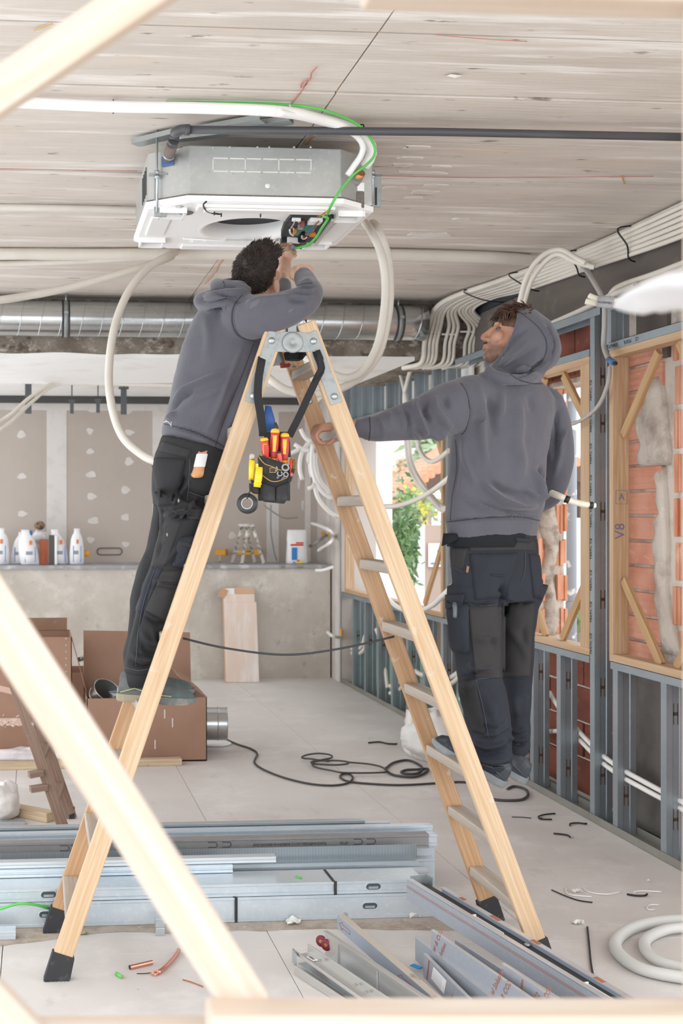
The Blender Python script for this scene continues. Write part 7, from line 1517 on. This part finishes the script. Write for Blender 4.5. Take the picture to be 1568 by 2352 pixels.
def scrap(px, py, s_, label, seed, mat=None):
    c = UZ(px, py, 0); mb = MB(); vs = []; nn = 7
    for j in range(nn):
        for i in range(nn):
            u, v = i/(nn-1)-.5, j/(nn-1)-.5; q = mnoise.noise((u*3+seed, v*3, seed)); r = .7+.5*mnoise.noise((math.atan2(v, u)*1.3, seed, 0))
            vs.append((c.x+u*s_*1.4*r, c.y+v*s_*r, .003+abs(q)*s_*.6+s_*.12*(1-4*u*u)))
    N = len(vs); fs = [(j*nn+i, j*nn+i+1, (j+1)*nn+i+1, (j+1)*nn+i) for j in range(nn-1) for i in range(nn-1)]
    mb.add(vs+[(a, b, max(z-.002, .0005)) for a, b, z in vs], fs+[tuple(N+q for q in f[::-1]) for f in fs]); o = build(mb, 'paper_scrap', mat or mk('paper', S(222, 222, 214), .8), label=label); return litter(o, 'paper')
scrap(672, 2122, .055, 'crumpled white paper in front of the steel pile', 1.); scrap(950, 2106, .045, 'crumpled paper at the right end of the steel pile', 2.); scrap(1325, 2050, .035, 'small white scrap between the clear ties', 3.); scrap(1327, 2123, .04, 'star shaped white scrap above the long black strip', 4.); scrap(1489, 2025, .018, 'tiny white crumb right of the scraps', 5.)
scrap(195, 2146, .025, 'small greenish crumb beside the left ladder foot', 6., mk('green crumb', S(150, 154, 116), .9))
cp1 = build(MB().tube([UZ(298, 2222, .009), UZ(349, 2210, .009)], .0085, 14, caps=False), 'copper_pipe', M_COPPER, label='short straight copper pipe offcut'); litter(cp1, 'pipe'); build(MB().tube([UZ(298.3, 2222, .009), UZ(348.7, 2210, .009)], .0070, 12), 'bore', mk('dark bore', S(90, 50, 40), .5, .5), cp1)
cp2 = build(MB().tube(cr([UZ(410, 2182, .010), UZ(398, 2200, .010), UZ(378, 2222, .010), UZ(362, 2234, .009)], .01), .0085, 14), 'copper_pipe', M_COPPER, label='bent copper pipe offcut with a flattened end'); litter(cp2, 'pipe'); build(MB().tube([UZ(366, 2231, .008), UZ(350, 2238, .008)], [.008, .013], 12, ry=[.008, .003], up=(1, -1, 0)), 'flattened_end', M_COPPER, cp2)
zt([(314, 2236), (330, 2236), (350, 2234)], .0016, M_BLACKP, 'thin dark wire touching the bent copper pipe', name='wire_offcut'); zt([(420, 2250), (440, 2256), (466, 2266)], .0022, mk('copper strand', S(170, 98, 70), .4, .6), 'thin reddish copper strand on the floor', name='wire_offcut')
o = build(MB().tube([UZ(267, 2236, .007), UZ(281, 2244, .007)], .0065, 12), 'cable_offcut', M_GREEN, label='short green cable offcut on the floor near the copper'); litter(o, 'cable'); build(MB().tube([UZ(281, 2244, .007), UZ(282, 2244.6, .007)], .004, 8), 'core', M_COPPER, o)
o = build(MB().bar(V((xr(678, 2008, 4.68), 4.68, .1555)), V((xr(692, 2010, 4.66), 4.66, .1555)), .012, .004), 'cable_offcut', M_GREEN, label='short green offcut lying on the steel track'); litter(o, 'cable')
# black cable snaking from the duct to behind the ladder
cc = lambda X, Y: (500+X/1.96, 1600+Y/1.96)
cb = build(MB().tube(cr([UZ(*cc(x, y), .008) for x, y in ((38, 192), (90, 215), (150, 235), (178, 258), (165, 295), (200, 325), (290, 362), (400, 390), (500, 400), (575, 392), (607, 370), (595, 350), (562, 348), (552, 364), (590, 382), (680, 392), (820, 398), (980, 390), (1090, 384), (1180, 395))], .02), .0065, 7), 'black_cable', mk('dark cable', S(58, 55, 54), .6), label='black cable snaking over the floor between the ladder legs', ); litter(cb, 'cable')
cb = build(MB().tube(cr([UZ(*cc(x, y), .020) for x, y in ((500, 292), (430, 282), (380, 276), (395, 264), (450, 256), (505, 262), (512, 275), (470, 284), (425, 292), (430, 302), (520, 308), (580, 303), (585, 294), (530, 288), (450, 290), (425, 300), (440, 318), (520, 335), (560, 342), (640, 344), (730, 342), (757, 338), (740, 318), (680, 304), (590, 296))], .02), .006, 7), 'black_cable', mk('dark cable', S(66, 62, 60), .6), label='loose loops of black cable in the middle of the floor'); litter(cb, 'cable')
cb = build(MB().tube(cr([UZ(*cc(x, y), .010) for x, y in ((755, 325), (790, 298), (850, 286), (895, 300), (920, 322), (900, 345), (850, 348), (825, 340), (850, 330), (900, 328), (945, 325), (930, 345), (880, 362), (800, 355), (760, 335), (755, 322))], .02), .008, 7), 'black_cable', mk('dark cable', S(60, 58, 58), .6), label='tight coil of black cable beside the right ladder leg'); litter(cb, 'cable')
cb = build(MB().tube(cr([UZ(x, y, .008) for x, y in ((1110, 1832), (1150, 1838), (1195, 1837), (1212, 1826), (1205, 1812), (1180, 1806), (1165, 1812))], .02), .008, 7), 'black_cable', mk('dark cable', S(72, 70, 70), .6), label='single black cable loop under the right workers heels'); litter(cb, 'cable')
cc0 = conduit([UZ(1720, 2112, .024), UZ(1568, 2112, .024), UZ(1495, 2119, .024), UZ(1440, 2138, .024), UZ(1413, 2165, .024), UZ(1425, 2195, .024), UZ(1475, 2226, .024), UZ(1568, 2245, .024), UZ(1700, 2258, .024)], .0215, 'outer turn of the thick ivory conduit coil at the lower right', mat=mk('coil conduit', S(204, 202, 198), .5), pitch=.0075, seg=16, amp=.05)
conduit([UZ(1720, 2125, .05), UZ(1568, 2130, .03), UZ(1515, 2140, .024), UZ(1482, 2160, .024), UZ(1485, 2186, .024), UZ(1520, 2210, .024), UZ(1600, 2228, .03), UZ(1700, 2236, .05)], .0195, 'inner turn of the thick ivory conduit coil at the lower right', mat=mk('coil conduit', S(204, 202, 198), .5), pitch=.0075, seg=16, amp=.05)
# ================================================================== left and back of the room
def carton(label, x0, x1, y0, y1, h, loc_flaps, name='cardboard_box', group='cartons on the floor'):
    t = thing(name, label, 'box', ((x0+x1)/2, (y0+y1)/2, 0), group); w_ = .006
    mb = MB(); mb.box2((x0, y0, .002), (x1, y0+w_, h)).box2((x0, y1-w_, .002), (x1, y1, h)).box2((x0, y0, .002), (x0+w_, y1, h)).box2((x1-w_, y0, .002), (x1, y1, h)).box2((x0, y0, .002), (x1, y1, .01))
    build(mb, 'walls', M_CARD, t)
    for pts in loc_flaps:
        P = [V(p) for p in pts]; nn = (P[1]-P[0]).cross(P[2]-P[0]).normalized()*.005
        build(MB().add(P+[p+nn for p in P], [(0, 1, 2, 3), (7, 6, 5, 4)]+[(i, 4+i, 4+(i+1) % 4, (i+1) % 4) for i in range(4)]), 'flap', M_CARD, t)
    return t
bA = UZ(475, 1748, 0); bz = 1.65-420*7.68/2650
t = carton('open cardboard box holding duct fittings, behind the left ladder legs', bA.x-.80, bA.x, bA.y, bA.y+.50, .425, [
    ((bA.x-.80, bA.y+.50, .42), (bA.x-.04, bA.y+.50, .42), (bA.x-.04, bA.y+.56, .80), (bA.x-.80, bA.y+.56, .82)), ((bA.x, bA.y+.02, .42), (bA.x, bA.y+.48, .42), (bA.x-.19, bA.y+.44, .58), (bA.x-.19, bA.y+.06, .56))])
for q in ((378, 1640), (396, 1660), (356, 1710)):
    p = UY(q[0], q[1], bA.y-.001); build(MB().box(p, (.008, .002, .06)), 'paint_smear', mk('white smear', S(214, 204, 198), .9), t)
c = UZ(165, 1737, 0)
t = carton('tall cardboard box wrapped with clear tape at the left edge', c.x-1.0, c.x, c.y, c.y+.5, .81, [((c.x-.9, c.y+.49, .81), (c.x-.02, c.y+.49, .81), (c.x-.02, c.y+.47, .90), (c.x-.9, c.y+.47, .90)), ((c.x, c.y+.03, .81), (c.x, c.y+.45, .81), (c.x+.11, c.y+.43, .42), (c.x+.11, c.y+.05, .40))])
for k in range(9): build(MB().box((c.x-.04, c.y-.001, .80-.045*k), (.008, .003, .008)), 'staple', M_GALV, t)
clear = mk('clear tape', S(206, 176, 160), .2)
build(MB().box((c.x-.5, c.y-.002, .24), (1.0, .003, .05)), 'tape_strip', clear, t); build(MB().box((c.x-.5, c.y-.002, .47), (1.0, .003, .04), Matrix.Rotation(.25, 3, 'Y')), 'tape_strip', clear, t)
mb = MB(); R = random.Random(4)
for k in range(70): x = R.uniform(-.62, -.08); mb.box((c.x+x, c.y-.0035, .24+R.gauss(0, .02)), (R.uniform(.005, .03), .001, R.uniform(.002, .008)), Matrix.Rotation(R.uniform(-1, 1), 3, 'Y'))
build(mb, 'tape_glints', mk('tape glint', S(226, 216, 210), .3), t, kind='stuff')  # pale flecks paint the glints on the wrinkled tape
q = UZ(192, 1690, 0); carton('small cardboard box between the two large ones', q.x-.16, q.x+.03, q.y+.35, q.y+.75, .42, [])
def fitting(label, p, q, r, name='duct_fitting'):
    t = thing(name, label, 'duct fitting', p[:], 'loose duct fittings'); d = (q-p).normalized()
    build(MB().tube([p, q], r, 28, caps=False), 'sleeve', M_DUCT, t); build(MB().tube([p+d*.004, q-d*.004], r*.97, 28, caps=False), 'liner', M_GALV, t)
    M = frame(p.lerp(q, .62), q); L = (q-p).length; u_ = [M @ V(((r+.002)*math.cos(a), (r+.002)*math.sin(a), 0)) for a in np.linspace(0, 6.283, 28, endpoint=False)]
    build(MB().tube(u_, .004, 6, closed=True), 'bead', M_DUCT, t)
    for e in (p, q):
        M = frame(e, e+d); build(MB().tube([M @ V((r*math.cos(a), r*math.sin(a), 0)) for a in np.linspace(0, 6.283, 28, endpoint=False)], .003, 6, closed=True), 'rim', M_DUCT, t)
    return t
p = UY(466, 1662, 8.0); fitting('round galvanised duct piece lying right of the open box', p, p+V((.165, -.02, 0)), .113)
p = UY(236, 1600, bA.y+.2); fitting('round duct collar standing in the open box', p-V((.05, -.06, .10)), p+V((.03, -.05, .05)), .10); p = UY(268, 1612, bA.y+.16); fitting('second duct collar half hidden in the open box', p-V((0, 0, .08)), p+V((.01, .0, .06)), .07)
cz = UZ(500, 1712, .004); t = build(MB().lathe([(.001, 0), (.12, 0), (.125, .006), (.12, .012), (.001, .012)], Matrix.Translation((cz.x-.02, cz.y+.05, .003)) @ Matrix.Scale(.8, 4, (0, 1, 0)), 28), 'flat_lid', M_WHITEPL, label='flat white lid on the floor under the round duct piece'); t['category'] = 'lid'
p = UY(178, 1515, 8.3); t = build(MB().tube([p, p+V((.05, 0, .01))], .02, 12), 'foil_roll', M_DUCT, label='small shiny foil roll behind the tall box'); t['category'] = 'foil'
# timber on the floor
def beam(a, b, w_, h, label, z=0.): 
    P, Q = UZ(*a, z+h/2), UZ(*b, z+h/2); o = plank('timber_batten', P, Q, w_, h, M_LUMBER, None, up=(0, 0, 1), bevel=.004, label=label, group='battens on the floor'); o['category'] = 'timber'; return o
beam((-60, 1760), (416, 1748), .07, .045, 'long chipboard batten in front of the cardboard boxes'); beam((-60, 1920), (330, 1922), .075, .05, 'timber batten lying just behind the steel pile')
beam((28, 1858), (118, 1876), .08, .05, 'short broken timber block left of the old ladder')
o = build(MB().box2(UZ(-40, 1892, .001), UZ(58, 1888, .02)), 'steel_strip', M_GALV, label='flat steel strip under the plastic sheet at the left edge', bevel=.001); o['category'] = 'steel strip'
def bag(label, c, r, seed, mat, name='plastic_bag', amp=.35, fr=7., parent=None, pinch=0., cat='bag', seg=22):
    mb = MB(); mb.ball((0, 0, 0), 1.0, seg, 16); vs = []
    for p in mb.v:
        p = V(p); q = 1+amp*mnoise.fractal(p*fr*.25+V((seed, 0, 0)), 1., 2., 3)
        k = 1-pinch*max(0, p.z)**1.2; vs.append((c[0]+p.x*r[0]*q*k, c[1]+p.y*r[1]*q*k, max(c[2]+p.z*r[2]*(q if p.z > 0 else 1), .002)))
    mb.v = vs; o = build(mb, name, mat, parent, label=label)
    if parent is None: o['category'] = cat
    return o
M_FOIL = mk('translucent white plastic', S(226, 222, 218), .35, bumps=[dict(s=9, d=6, str=.6, h=.03)])
c = UZ(5, 1880, 0); bag('crumpled white plastic sheet at the left edge', (c.x, c.y, .09), (.10, .10, .10), 3., M_FOIL)
c = UZ(70, 1746, 0); bag('flat crumpled plastic sheet under the tall box', (c.x, c.y+.05, .02), (.30, .06, .055), 7., mk('printed film', S(220, 214, 216), .4, layers=[dict(s=14, d=2, lo=.66, hi=.7, col=S(170, 150, 170))], bumps=[dict(s=14, d=6, str=.6, h=.03)]))
c = UZ(1010, 1755, 0); bg1 = bag('big white rubble bag with red print behind the right ladder leg', (c.x, c.y+.12, .16), (.20, .16, .19), 11., M_FOIL, amp=.4)
mb = MB(); 
for k in range(5): x = c.x-.02+.035*k; mb.box((x, c.y-.065, .135), (.024, .02, .05))
build(mb, 'red_print', M_RED, bg1); c2 = UZ(965, 1742, 0); bag('smaller white plastic bag slumped against the rubble bag', (c2.x, c2.y+.1, .14), (.085, .10, .20), 15., M_FOIL, amp=.4)
c = UZ(1200, 1772, 0); bag('dusty plastic bag in the shade by the stud wall', (c.x, c.y+.12, .05), (.10, .10, .07), 19., M_FOIL)
# old brown ladder
ol = thing('old_wooden_ladder', 'old paint splashed brown wooden ladder leaning at the left edge', 'ladder', UZ(155, 1932, 0)[:])
a0 = UZ(155, 1930, .0); a1 = UY(-30, 1385, 5.86)
plank('rail', a0, a1, .056, .028, M_OLDWOOD, ol, up=(0, 1, 0)); b0 = a0+V((.035, .42, .0)); plank('rail', b0, a1+V((.035, .34, .0)), .056, .028, M_OLDWOOD, ol, up=(0, 1, 0))
for t_ in (.16, .34, .52, .70, .88): p, q = a0.lerp(a1, t_), b0.lerp(a1+V((.035, .34, 0)), t_); plank('rung', p+V((0, .01, 0)), q-V((0, .01, 0)), .05, .022, M_OLDWOOD, ol, up=(0, 0, 1))
for py in (1782, 1815): p = UY(92, py, 5.80); plank('rung_end', UY(66+(py-1782)*.1, py-2, 5.80), UY(98+(py-1782)*.3, py-8, 5.82), .045, .03, M_OLDWOOD, ol, up=(0, 0, 1))
build(MB().box(b0+V((0, 0, .03)), (.03, .03, .06)), 'rubber_foot', M_BLACK, ol)
# leaning pack of boards
lp = thing('board_pack', 'pale pack of boards in torn cardboard leaning on the rendered half wall', 'boards', UZ(560, 1568, 0)[:])
def lean(name, x0, x1, yt, mat, Y, tk=.02):
    P, Q = UY(x0, 1568, 11.15), UY(x1, 1568, 11.15); z1 = UY(x0, yt, 11.3).z; f = lambda z: 11.12+Y+.19*z
    build(MB().add([(x, f(z)+d_, z) for x in (P.x, Q.x) for z in (.003, z1) for d_ in (0, tk)], [(0, 1, 3, 2), (4, 6, 7, 5), (0, 4, 5, 1), (2, 3, 7, 6), (0, 2, 6, 4), (1, 5, 7, 3)]), name, mat, lp, bevel=.002)
lean('front_board', 521, 594, 1383, M_CARDP, 0); lean('middle_board', 519, 591, 1365, M_CARDP, .022); lean('back_board', 517, 592, 1350, mk('torn card', S(206, 170, 142), .9), .044, .012); lean('white_sheet', 523, 545, 1352, M_WHITEPL, .036, .005)
p = UY(512, 1362, 11.3); build(MB().box(p, (.07, .015, .09), Matrix.Rotation(.5, 3, 'Y')), 'torn_flap', mk('torn card', S(196, 156, 124), .9), lp)
for zq, h in ((.10, .02), (.22, .03)):
    pass
p = UY(555, 1512, 11.12); build(MB().prism([(-.05, 0), (.06, .01), (.03, -.06), (-.04, -.07)], 0, .002, basis((p.x, 11.13+.19*p.z-.006, p.z), (1, 0, 0), (0, .19, 1))), 'torn_label', M_WHITEPL, lp)
# ------------------------------------------------------------------ things on the ledge
ZL = 1.138; YL = 11.55
def lx(px, Y=YL): return UY(px, 1290, Y).x
def sack(label, x0, x1, ytop, Y=YL, seed=0., lean_=0., neck=None, colour=M_BAG, group='white powder sacks on the ledge'):
    X0, X1 = lx(x0, Y), lx(x1, Y); h = UY(x0, ytop, Y).z-ZL; w_ = (X1-X0)/2; cx = (X0+X1)/2; rings = []
    for z, k, dp in ((0, .95, .055), (.04, 1.04, .07), (.3, 1.08, .075), (.55, 1.0, .068), (.70, .90, .05), (.80, .70, .03), (.88, .44, .016), (1., .42, .008)):
        rings.append([V((cx+lean_*z+w_*k*math.cos(a)*(1+.10*mnoise.noise((a*2, z*6, seed))), Y+dp*math.sin(a), ZL+.001+h*z)) for a in np.linspace(0, 6.283, 20, endpoint=False)])
    t = thing('powder_sack', label, 'sack', (cx, Y, ZL), group); build(MB().loft(rings), 'bag', colour, t)
    Yf = Y-.072
    build(MB().box((cx-.01, Yf, ZL+h*.34), (w_*.7, .006, h*.10)), 'grey_print', mk('grey print', S(150, 150, 156), .6), t); build(MB().box((cx+w_*.05, Yf+.012, ZL+h*.64), (w_*.3, .02, h*.12)), 'red_yellow_print', mk('warm print', S(222, 120, 70), .6), t)
    for s in (-.55, .55): build(MB().box((cx+w_*s, Yf+.012, ZL+h*.3), (.006, .01, h*.45)), 'blue_line', M_BLUE, t)
    return t
sack('white powder sack cut off by the left edge of the picture', -16, 21, 1213, seed=1.); sack('white powder sack with a blue top, behind its neighbour', 26, 62, 1222, 11.66, 2., .03); sack('plump white powder sack left of the clay block', 48, 91, 1217, 11.52, 3., -.05)
sack('white powder sack leaning right behind the grey block', 120, 158, 1216, 11.6, 4., -.06); sack('last white powder sack in the row, standing alone', 161, 192, 1214, 11.55, 5.)
for t_, (px, py) in zip([o for o in bpy.data.objects if o.name.startswith('powder_sack')][1:2], ((66, 1225),)): p = UY(px, py, 11.60); build(MB().box(p, (.07, .05, .06)), 'blue_top', M_BLUE, t_, bevel=.012)
def block(name, label, x0, x1, yt, mat, cat, Y=11.55, dp=.10, holes=False):
    X0, X1 = lx(x0, Y), lx(x1, Y); z1 = UY(x0, yt, Y).z; o = build(MB().box2((X0, Y-dp/2, ZL+.001), (X1, Y+dp/2, z1)), name, mat, label=label, bevel=.003); o['category'] = cat; return o
block('clay_block', 'orange clay block standing on the ledge among the sacks', 90, 111, 1239, mk('clay', S(164, 92, 66), .9, layers=[dict(s=20, st=(3, 1, .3), d=4, lo=.5, hi=.7, col=S(140, 74, 52))]), 'block'); block('grey_block', 'dark grey ribbed block beside the orange clay block', 112, 124, 1229, mk('grey block', S(92, 88, 84), .9), 'block'); block('white_slat', 'thin white slat leaning on the grey block', 125, 131, 1230, M_WHITEPL, 'slat')
p = UY(91, 1226, 11.75); o = bag('white bag topped with a brown rag behind the clay block', (p.x, 11.75, p.z-.03), (.07, .06, .07), 4., M_BAG, cat='bag'); build(MB().ball((p.x, 11.72, p.z+.085), (.055, .04, .045), 10, 7), 'brown_rag', mk('brown rag', S(140, 118, 96), .9, layers=[dict(s=30, d=4, lo=.5, hi=.6, col=S(70, 62, 54))]), o)
p = UY(200, 1265, 11.6); t = thing('tape_measure', 'small orange tape measure at the end of the sack row', 'tape measure', (p.x, 11.6, ZL)); build(MB().lathe([(.001, 0), (.035, 0), (.035, .03), (.001, .03)], basis((p.x-.01, 11.6, ZL+.11), (1, 0, 0), (0, 0, 1)), 16), 'case', M_YELS, t); build(MB().bar((p.x-.02, 11.6, ZL+.09), (p.x+.03, 11.6, ZL+.002), .014, .006), 'tongue', M_DUSTY, t)
p = UY(92-70, 1292, 11.45); 
# stepladder, levels and grout bag
st = thing('small_stepladder', 'small paint covered aluminium stepladder standing on the ledge', 'ladder', (lx(570), 11.6, ZL))
tz = UY(570, 1203, 11.6).z; xa, xb, xt0, xt1 = lx(540), lx(603), lx(562), lx(574)
for (x0, x1_, y0, y1) in ((lx(537), lx(560), 11.68, 11.64), (lx(551), lx(570), 11.46, 11.56), (lx(590), lx(570), 11.68, 11.64), (lx(602), lx(580), 11.46, 11.56)): plank('leg', (x0, y0, ZL+.001), (x1_, y1, tz-.02), .032, .018, M_DUSTY, st, up=(0, 1, 0))
build(MB().box((lx(567), 11.6, tz-.015), (lx(585)-lx(552), .14, .03)), 'top_step', mk('pale step', S(206, 202, 196), .7, layers=[dict(s=14, d=5, lo=.5, hi=.65, col=S(150, 144, 138))]), st, bevel=.004)
for f in (.3, .62): build(MB().box(((lx(537)+lx(590))/2, 11.66, ZL+(tz-ZL)*f), ((lx(590)-lx(537))*(1-f*.75), .03, .015)), 'step', M_DUSTY, st)
for a, b, lab in ((495, 523, 'orange spirit level end left of the small stepladder'), (546, 602, 'orange spirit level behind the small stepladder')):
    t = thing('spirit_level', lab, 'spirit level', (lx(a, 11.9), 11.9, ZL), 'spirit levels on the ledge'); X0, X1 = lx(a, 11.9), lx(b, 11.9); z0, z1 = UY(570, 1275, 11.9).z, UY(570, 1262, 11.9).z
    build(MB().box2((X0, 11.88, z0), (X1, 11.92, z1)), 'bar', M_YELS, t, bevel=.004); build(MB().box2((X0+.03, 11.885, ZL+.001), (X0+.05, 11.915, z0)), 'prop', M_DUSTY, t); build(MB().box2((X1-.03, 11.878, z0-.001), (X1, 11.922, z1+.001)), 'end_cap', mk('brown cap', S(150, 100, 40), .5), t)
X0, X1 = lx(657), lx(706); hb = UY(680, 1217, YL).z-ZL; t = thing('grout_bag', 'white grout bag with blue and red print near the ledge end', 'bag', ((X0+X1)/2, YL, ZL)); cx = (X0+X1)/2; w_ = (X1-X0)/2
build(MB().loft([[V((cx+w_*k*math.copysign(abs(math.cos(a))**.6, math.cos(a)), YL+dp*math.copysign(abs(math.sin(a))**.7, math.sin(a)), ZL+.001+hb*z)) for a in np.linspace(0, 6.283, 24, endpoint=False)] for z, k, dp in ((0, 1., .06), (.08, 1.0, .065), (.35, .97, .06), (.6, .92, .055), (.72, .96, .05), (.8, .93, .035), (.97, .90, .03), (1., .86, .02))]), 'bag', M_BAG, t)
yf = YL-.068
for nm, x, z, sx, sz, m in (('blue_label', -.35, .30, .50, .36, M_BLUE), ('red_lettering', -.1, .56, 1.2, .05, M_RED), ('red_lettering', .15, .62, .7, .04, M_RED), ('yellow_print', .1, .06, .6, .07, M_YEL), ('red_print', .0, .10, .2, .04, M_RED), ('blue_print', -.4, .05, .2, .04, M_BLUE)): build(MB().box((cx+w_*x, yf+(.004 if z < .5 else .012), ZL+hb*z), (w_*sx, .006, hb*sz)), nm, m, t)
for a, b in ((708, 716), (728, 738), (660, 652), (752, 760)): 
    p = UY(a, 1293, 11.5)
# ================================================================== outside the openings
build(MB().box2((3.36, -4, -.35), (40, 40, -.25)), 'ground', mk('pale concrete yard', S(196, 190, 182), .9, layers=[dict(s=.3, d=5, lo=.4, hi=.7, col=S(178, 172, 164))]), kind='structure')
dpp = thing('downpipe', 'grey spattered downpipe outside the middle window', 'pipe', UX(1318, 1300, 3.62)[:]); pp = UX(1312, 1300, 3.62)
build(MB().tube([(pp.x, pp.y, -.2), (pp.x, pp.y, 3.2)], .034, 20), 'pipe', mk('grey pvc pipe', S(150, 156, 166), .5, layers=[dict(s=12, d=5, lo=.6, hi=.66, col=S(226, 226, 226))]), dpp); build(MB().tube([(pp.x, pp.y, .95), (pp.x, pp.y, 1.05)], .039, 20), 'socket', mk('grey pvc pipe', S(150, 156, 166), .5), dpp)
# porch with tiled roof
PD = 17.0
por = thing('porch', 'dark timber porch with a shallow clay tile roof across the yard', 'porch', UD(1100, 1380, PD)[:])
M_TILE = mk('clay roof tile', S(206, 150, 122), .9, layers=[dict(s=9, d=5, lo=.45, hi=.7, col=S(184, 122, 96))]); M_DKW = mk('dark brown timber', S(96, 76, 68), .85)
for (a, b) in (((896, 1165), (1125, 1005)), ((1125, 1005), (1500, 1128))):
    A, B = UD(*a, PD), UD(*b, PD); dv = (B-A); n_ = 16; back = V((.45, 3.0, .05))
    for i in range(n_):
        p, q = A+dv*(i/n_), A+dv*((i+1)/n_); nz = V((0, 0, .10))
        build(MB().tube([(p+q)/2+nz*.6, (p+q)/2+back+nz*.6], dv.length/n_*.52, 8, ry=.07), 'roof_tile', M_TILE, por)
    build(MB().add([A, B, B+back, A+back, A+V((0, 0, -.22)), B+V((0, 0, -.22)), B+back+V((0, 0, -.22)), A+back+V((0, 0, -.22))], [(0, 1, 2, 3), (7, 6, 5, 4), (0, 4, 5, 1), (1, 5, 6, 2), (2, 6, 7, 3), (3, 7, 4, 0)]), 'roof_boarding', M_DKW, por)
for a, b in (((930, 1160), (1420, 1140)), ((1312, 1070), (1345, 1095)), ((1305, 1100), (1345, 1085))): plank('tie_beam', UD(*a, PD+.3), UD(*b, PD+.3), .16, .14, M_DKW, por)
for px in (962, 1338, 1440): plank('post', UD(px, 1150, PD+.3), V((*UD(px, 1395, PD+.3)[:2], -.26)), .18, .16, M_DKW, por, up=(0, 1, 0))
def far_wall(name, label, x0, x1, yt, yb, d_, mat, tk=.25):
    A, B = UD(x0, yb, d_), UD(x1, yt, d_); A.z = -.26; o = build(MB().box2((A.x, A.y, A.z), (B.x, A.y+tk, B.z)), name, mat, label=label); o['category'] = 'wall'; return o
far_wall('gate_pier', 'white pier across the yard left of the brown wall', 938, 976, 1205, 1400, 13.5, mk('white render', S(236, 236, 238), .9)); bw = far_wall('garden_wall', 'brown wall with a white notice across the yard', 976, 1200, 1206, 1384, 13.8, mk('taupe wall', S(176, 156, 146), .9))
far_wall('yard_wall', 'white wall seen beyond the downpipe', 1296, 1600, 1190, 1420, 14.5, mk('white wall', S(226, 230, 236), .9))
A, B = UD(985, 1302, 13.75), UD(1040, 1248, 13.75); nb = build(MB().box2((A.x, A.y, A.z), (B.x, A.y+.03, B.z)), 'notice_board', M_WHITEPL, bw); build(MB().box2((A.x+.02, A.y-.006, A.z+.03), (B.x-.02, A.y, A.z+.05)), 'blue_line', M_BLUE, nb); build(MB().box2((A.x+.10, A.y-.006, A.z+.1), (A.x+.13, A.y, A.z+.2)).box2((A.x+.16, A.y-.006, A.z+.14), (A.x+.19, A.y, A.z+.22)), 'grey_mark', mk('grey mark', S(110, 108, 106), .8), nb)
def plant(label, name, px0, px1, y0, y1, d_, cols, n_, sz, trunk=None, seed=1, cat='tree', group=None):
    R = random.Random(seed); base = UD((px0+px1)/2, max(y1, 1400), d_); t = thing(name, label, cat, base[:], group)
    for ci, colr in enumerate(cols):
        mb = MB()
        for _ in range(n_//len(cols)):
            u = R.gauss(.5, .2); v = R.gauss(.5, .22); p = UD(px0+(px1-px0)*u, y0+(y1-y0)*v, d_+R.gauss(0, .35)); a = V((R.gauss(0, 1), R.gauss(0, 1), R.gauss(0, 1))).normalized(); b = a.cross(V((R.gauss(0, 1), R.gauss(0, 1), R.gauss(0, 1)))).normalized(); s = sz*R.uniform(.6, 1.3); mb.add([p-a*s, p+b*s*.4, p+a*s, p-b*s*.4], [(0, 1, 2, 3)])
        build(mb, 'foliage', colr, t, kind='stuff')
    if not trunk: trunk = ((px0+px1)/2, (y0+y1)/2, 1400)
    if trunk: build(MB().tube([UD(trunk[0], trunk[1], d_), V((*UD(trunk[0]+2, trunk[2], d_)[:2], -.26))], .05, 8), 'trunk', mk('pale trunk', S(170, 156, 142), .9), t)
    return t
GR = [mk('leaf green', S(110, 142, 84), .7), mk('leaf grey green', S(146, 166, 132), .7), mk('leaf yellow', S(206, 200, 90), .7)]
plant('green shrub tree just outside the far window', 'garden_tree', 898, 962, 1130, 1350, 12.5, GR[:2]+[mk('leaf dark', S(78, 112, 66), .7)], 2400, .05, (928, 1240, 1400), 1)
plant('yellow flowering bush under the porch eaves', 'flowering_bush', 915, 1010, 1120, 1200, 15.5, [GR[2], GR[1]], 600, .055, None, 2, 'bush'); plant('pale olive tree top against the white sky', 'olive_tree', 930, 1040, 920, 1120, 22., [mk('leaf pale', S(172, 186, 160), .7), GR[1]], 420, .16, None, 3)
plant('distant reddish tree left of the porch roof', 'autumn_tree', 898, 945, 1050, 1150, 24., [mk('leaf rusty', S(198, 176, 150), .7)], 200, .16, None, 4); plant('green hedge piece seen low beside the downpipe', 'hedge', 1325, 1345, 1370, 1440, 10., [GR[0], mk('leaf lime', S(166, 176, 90), .7)], 200, .06, None, 5, 'hedge')
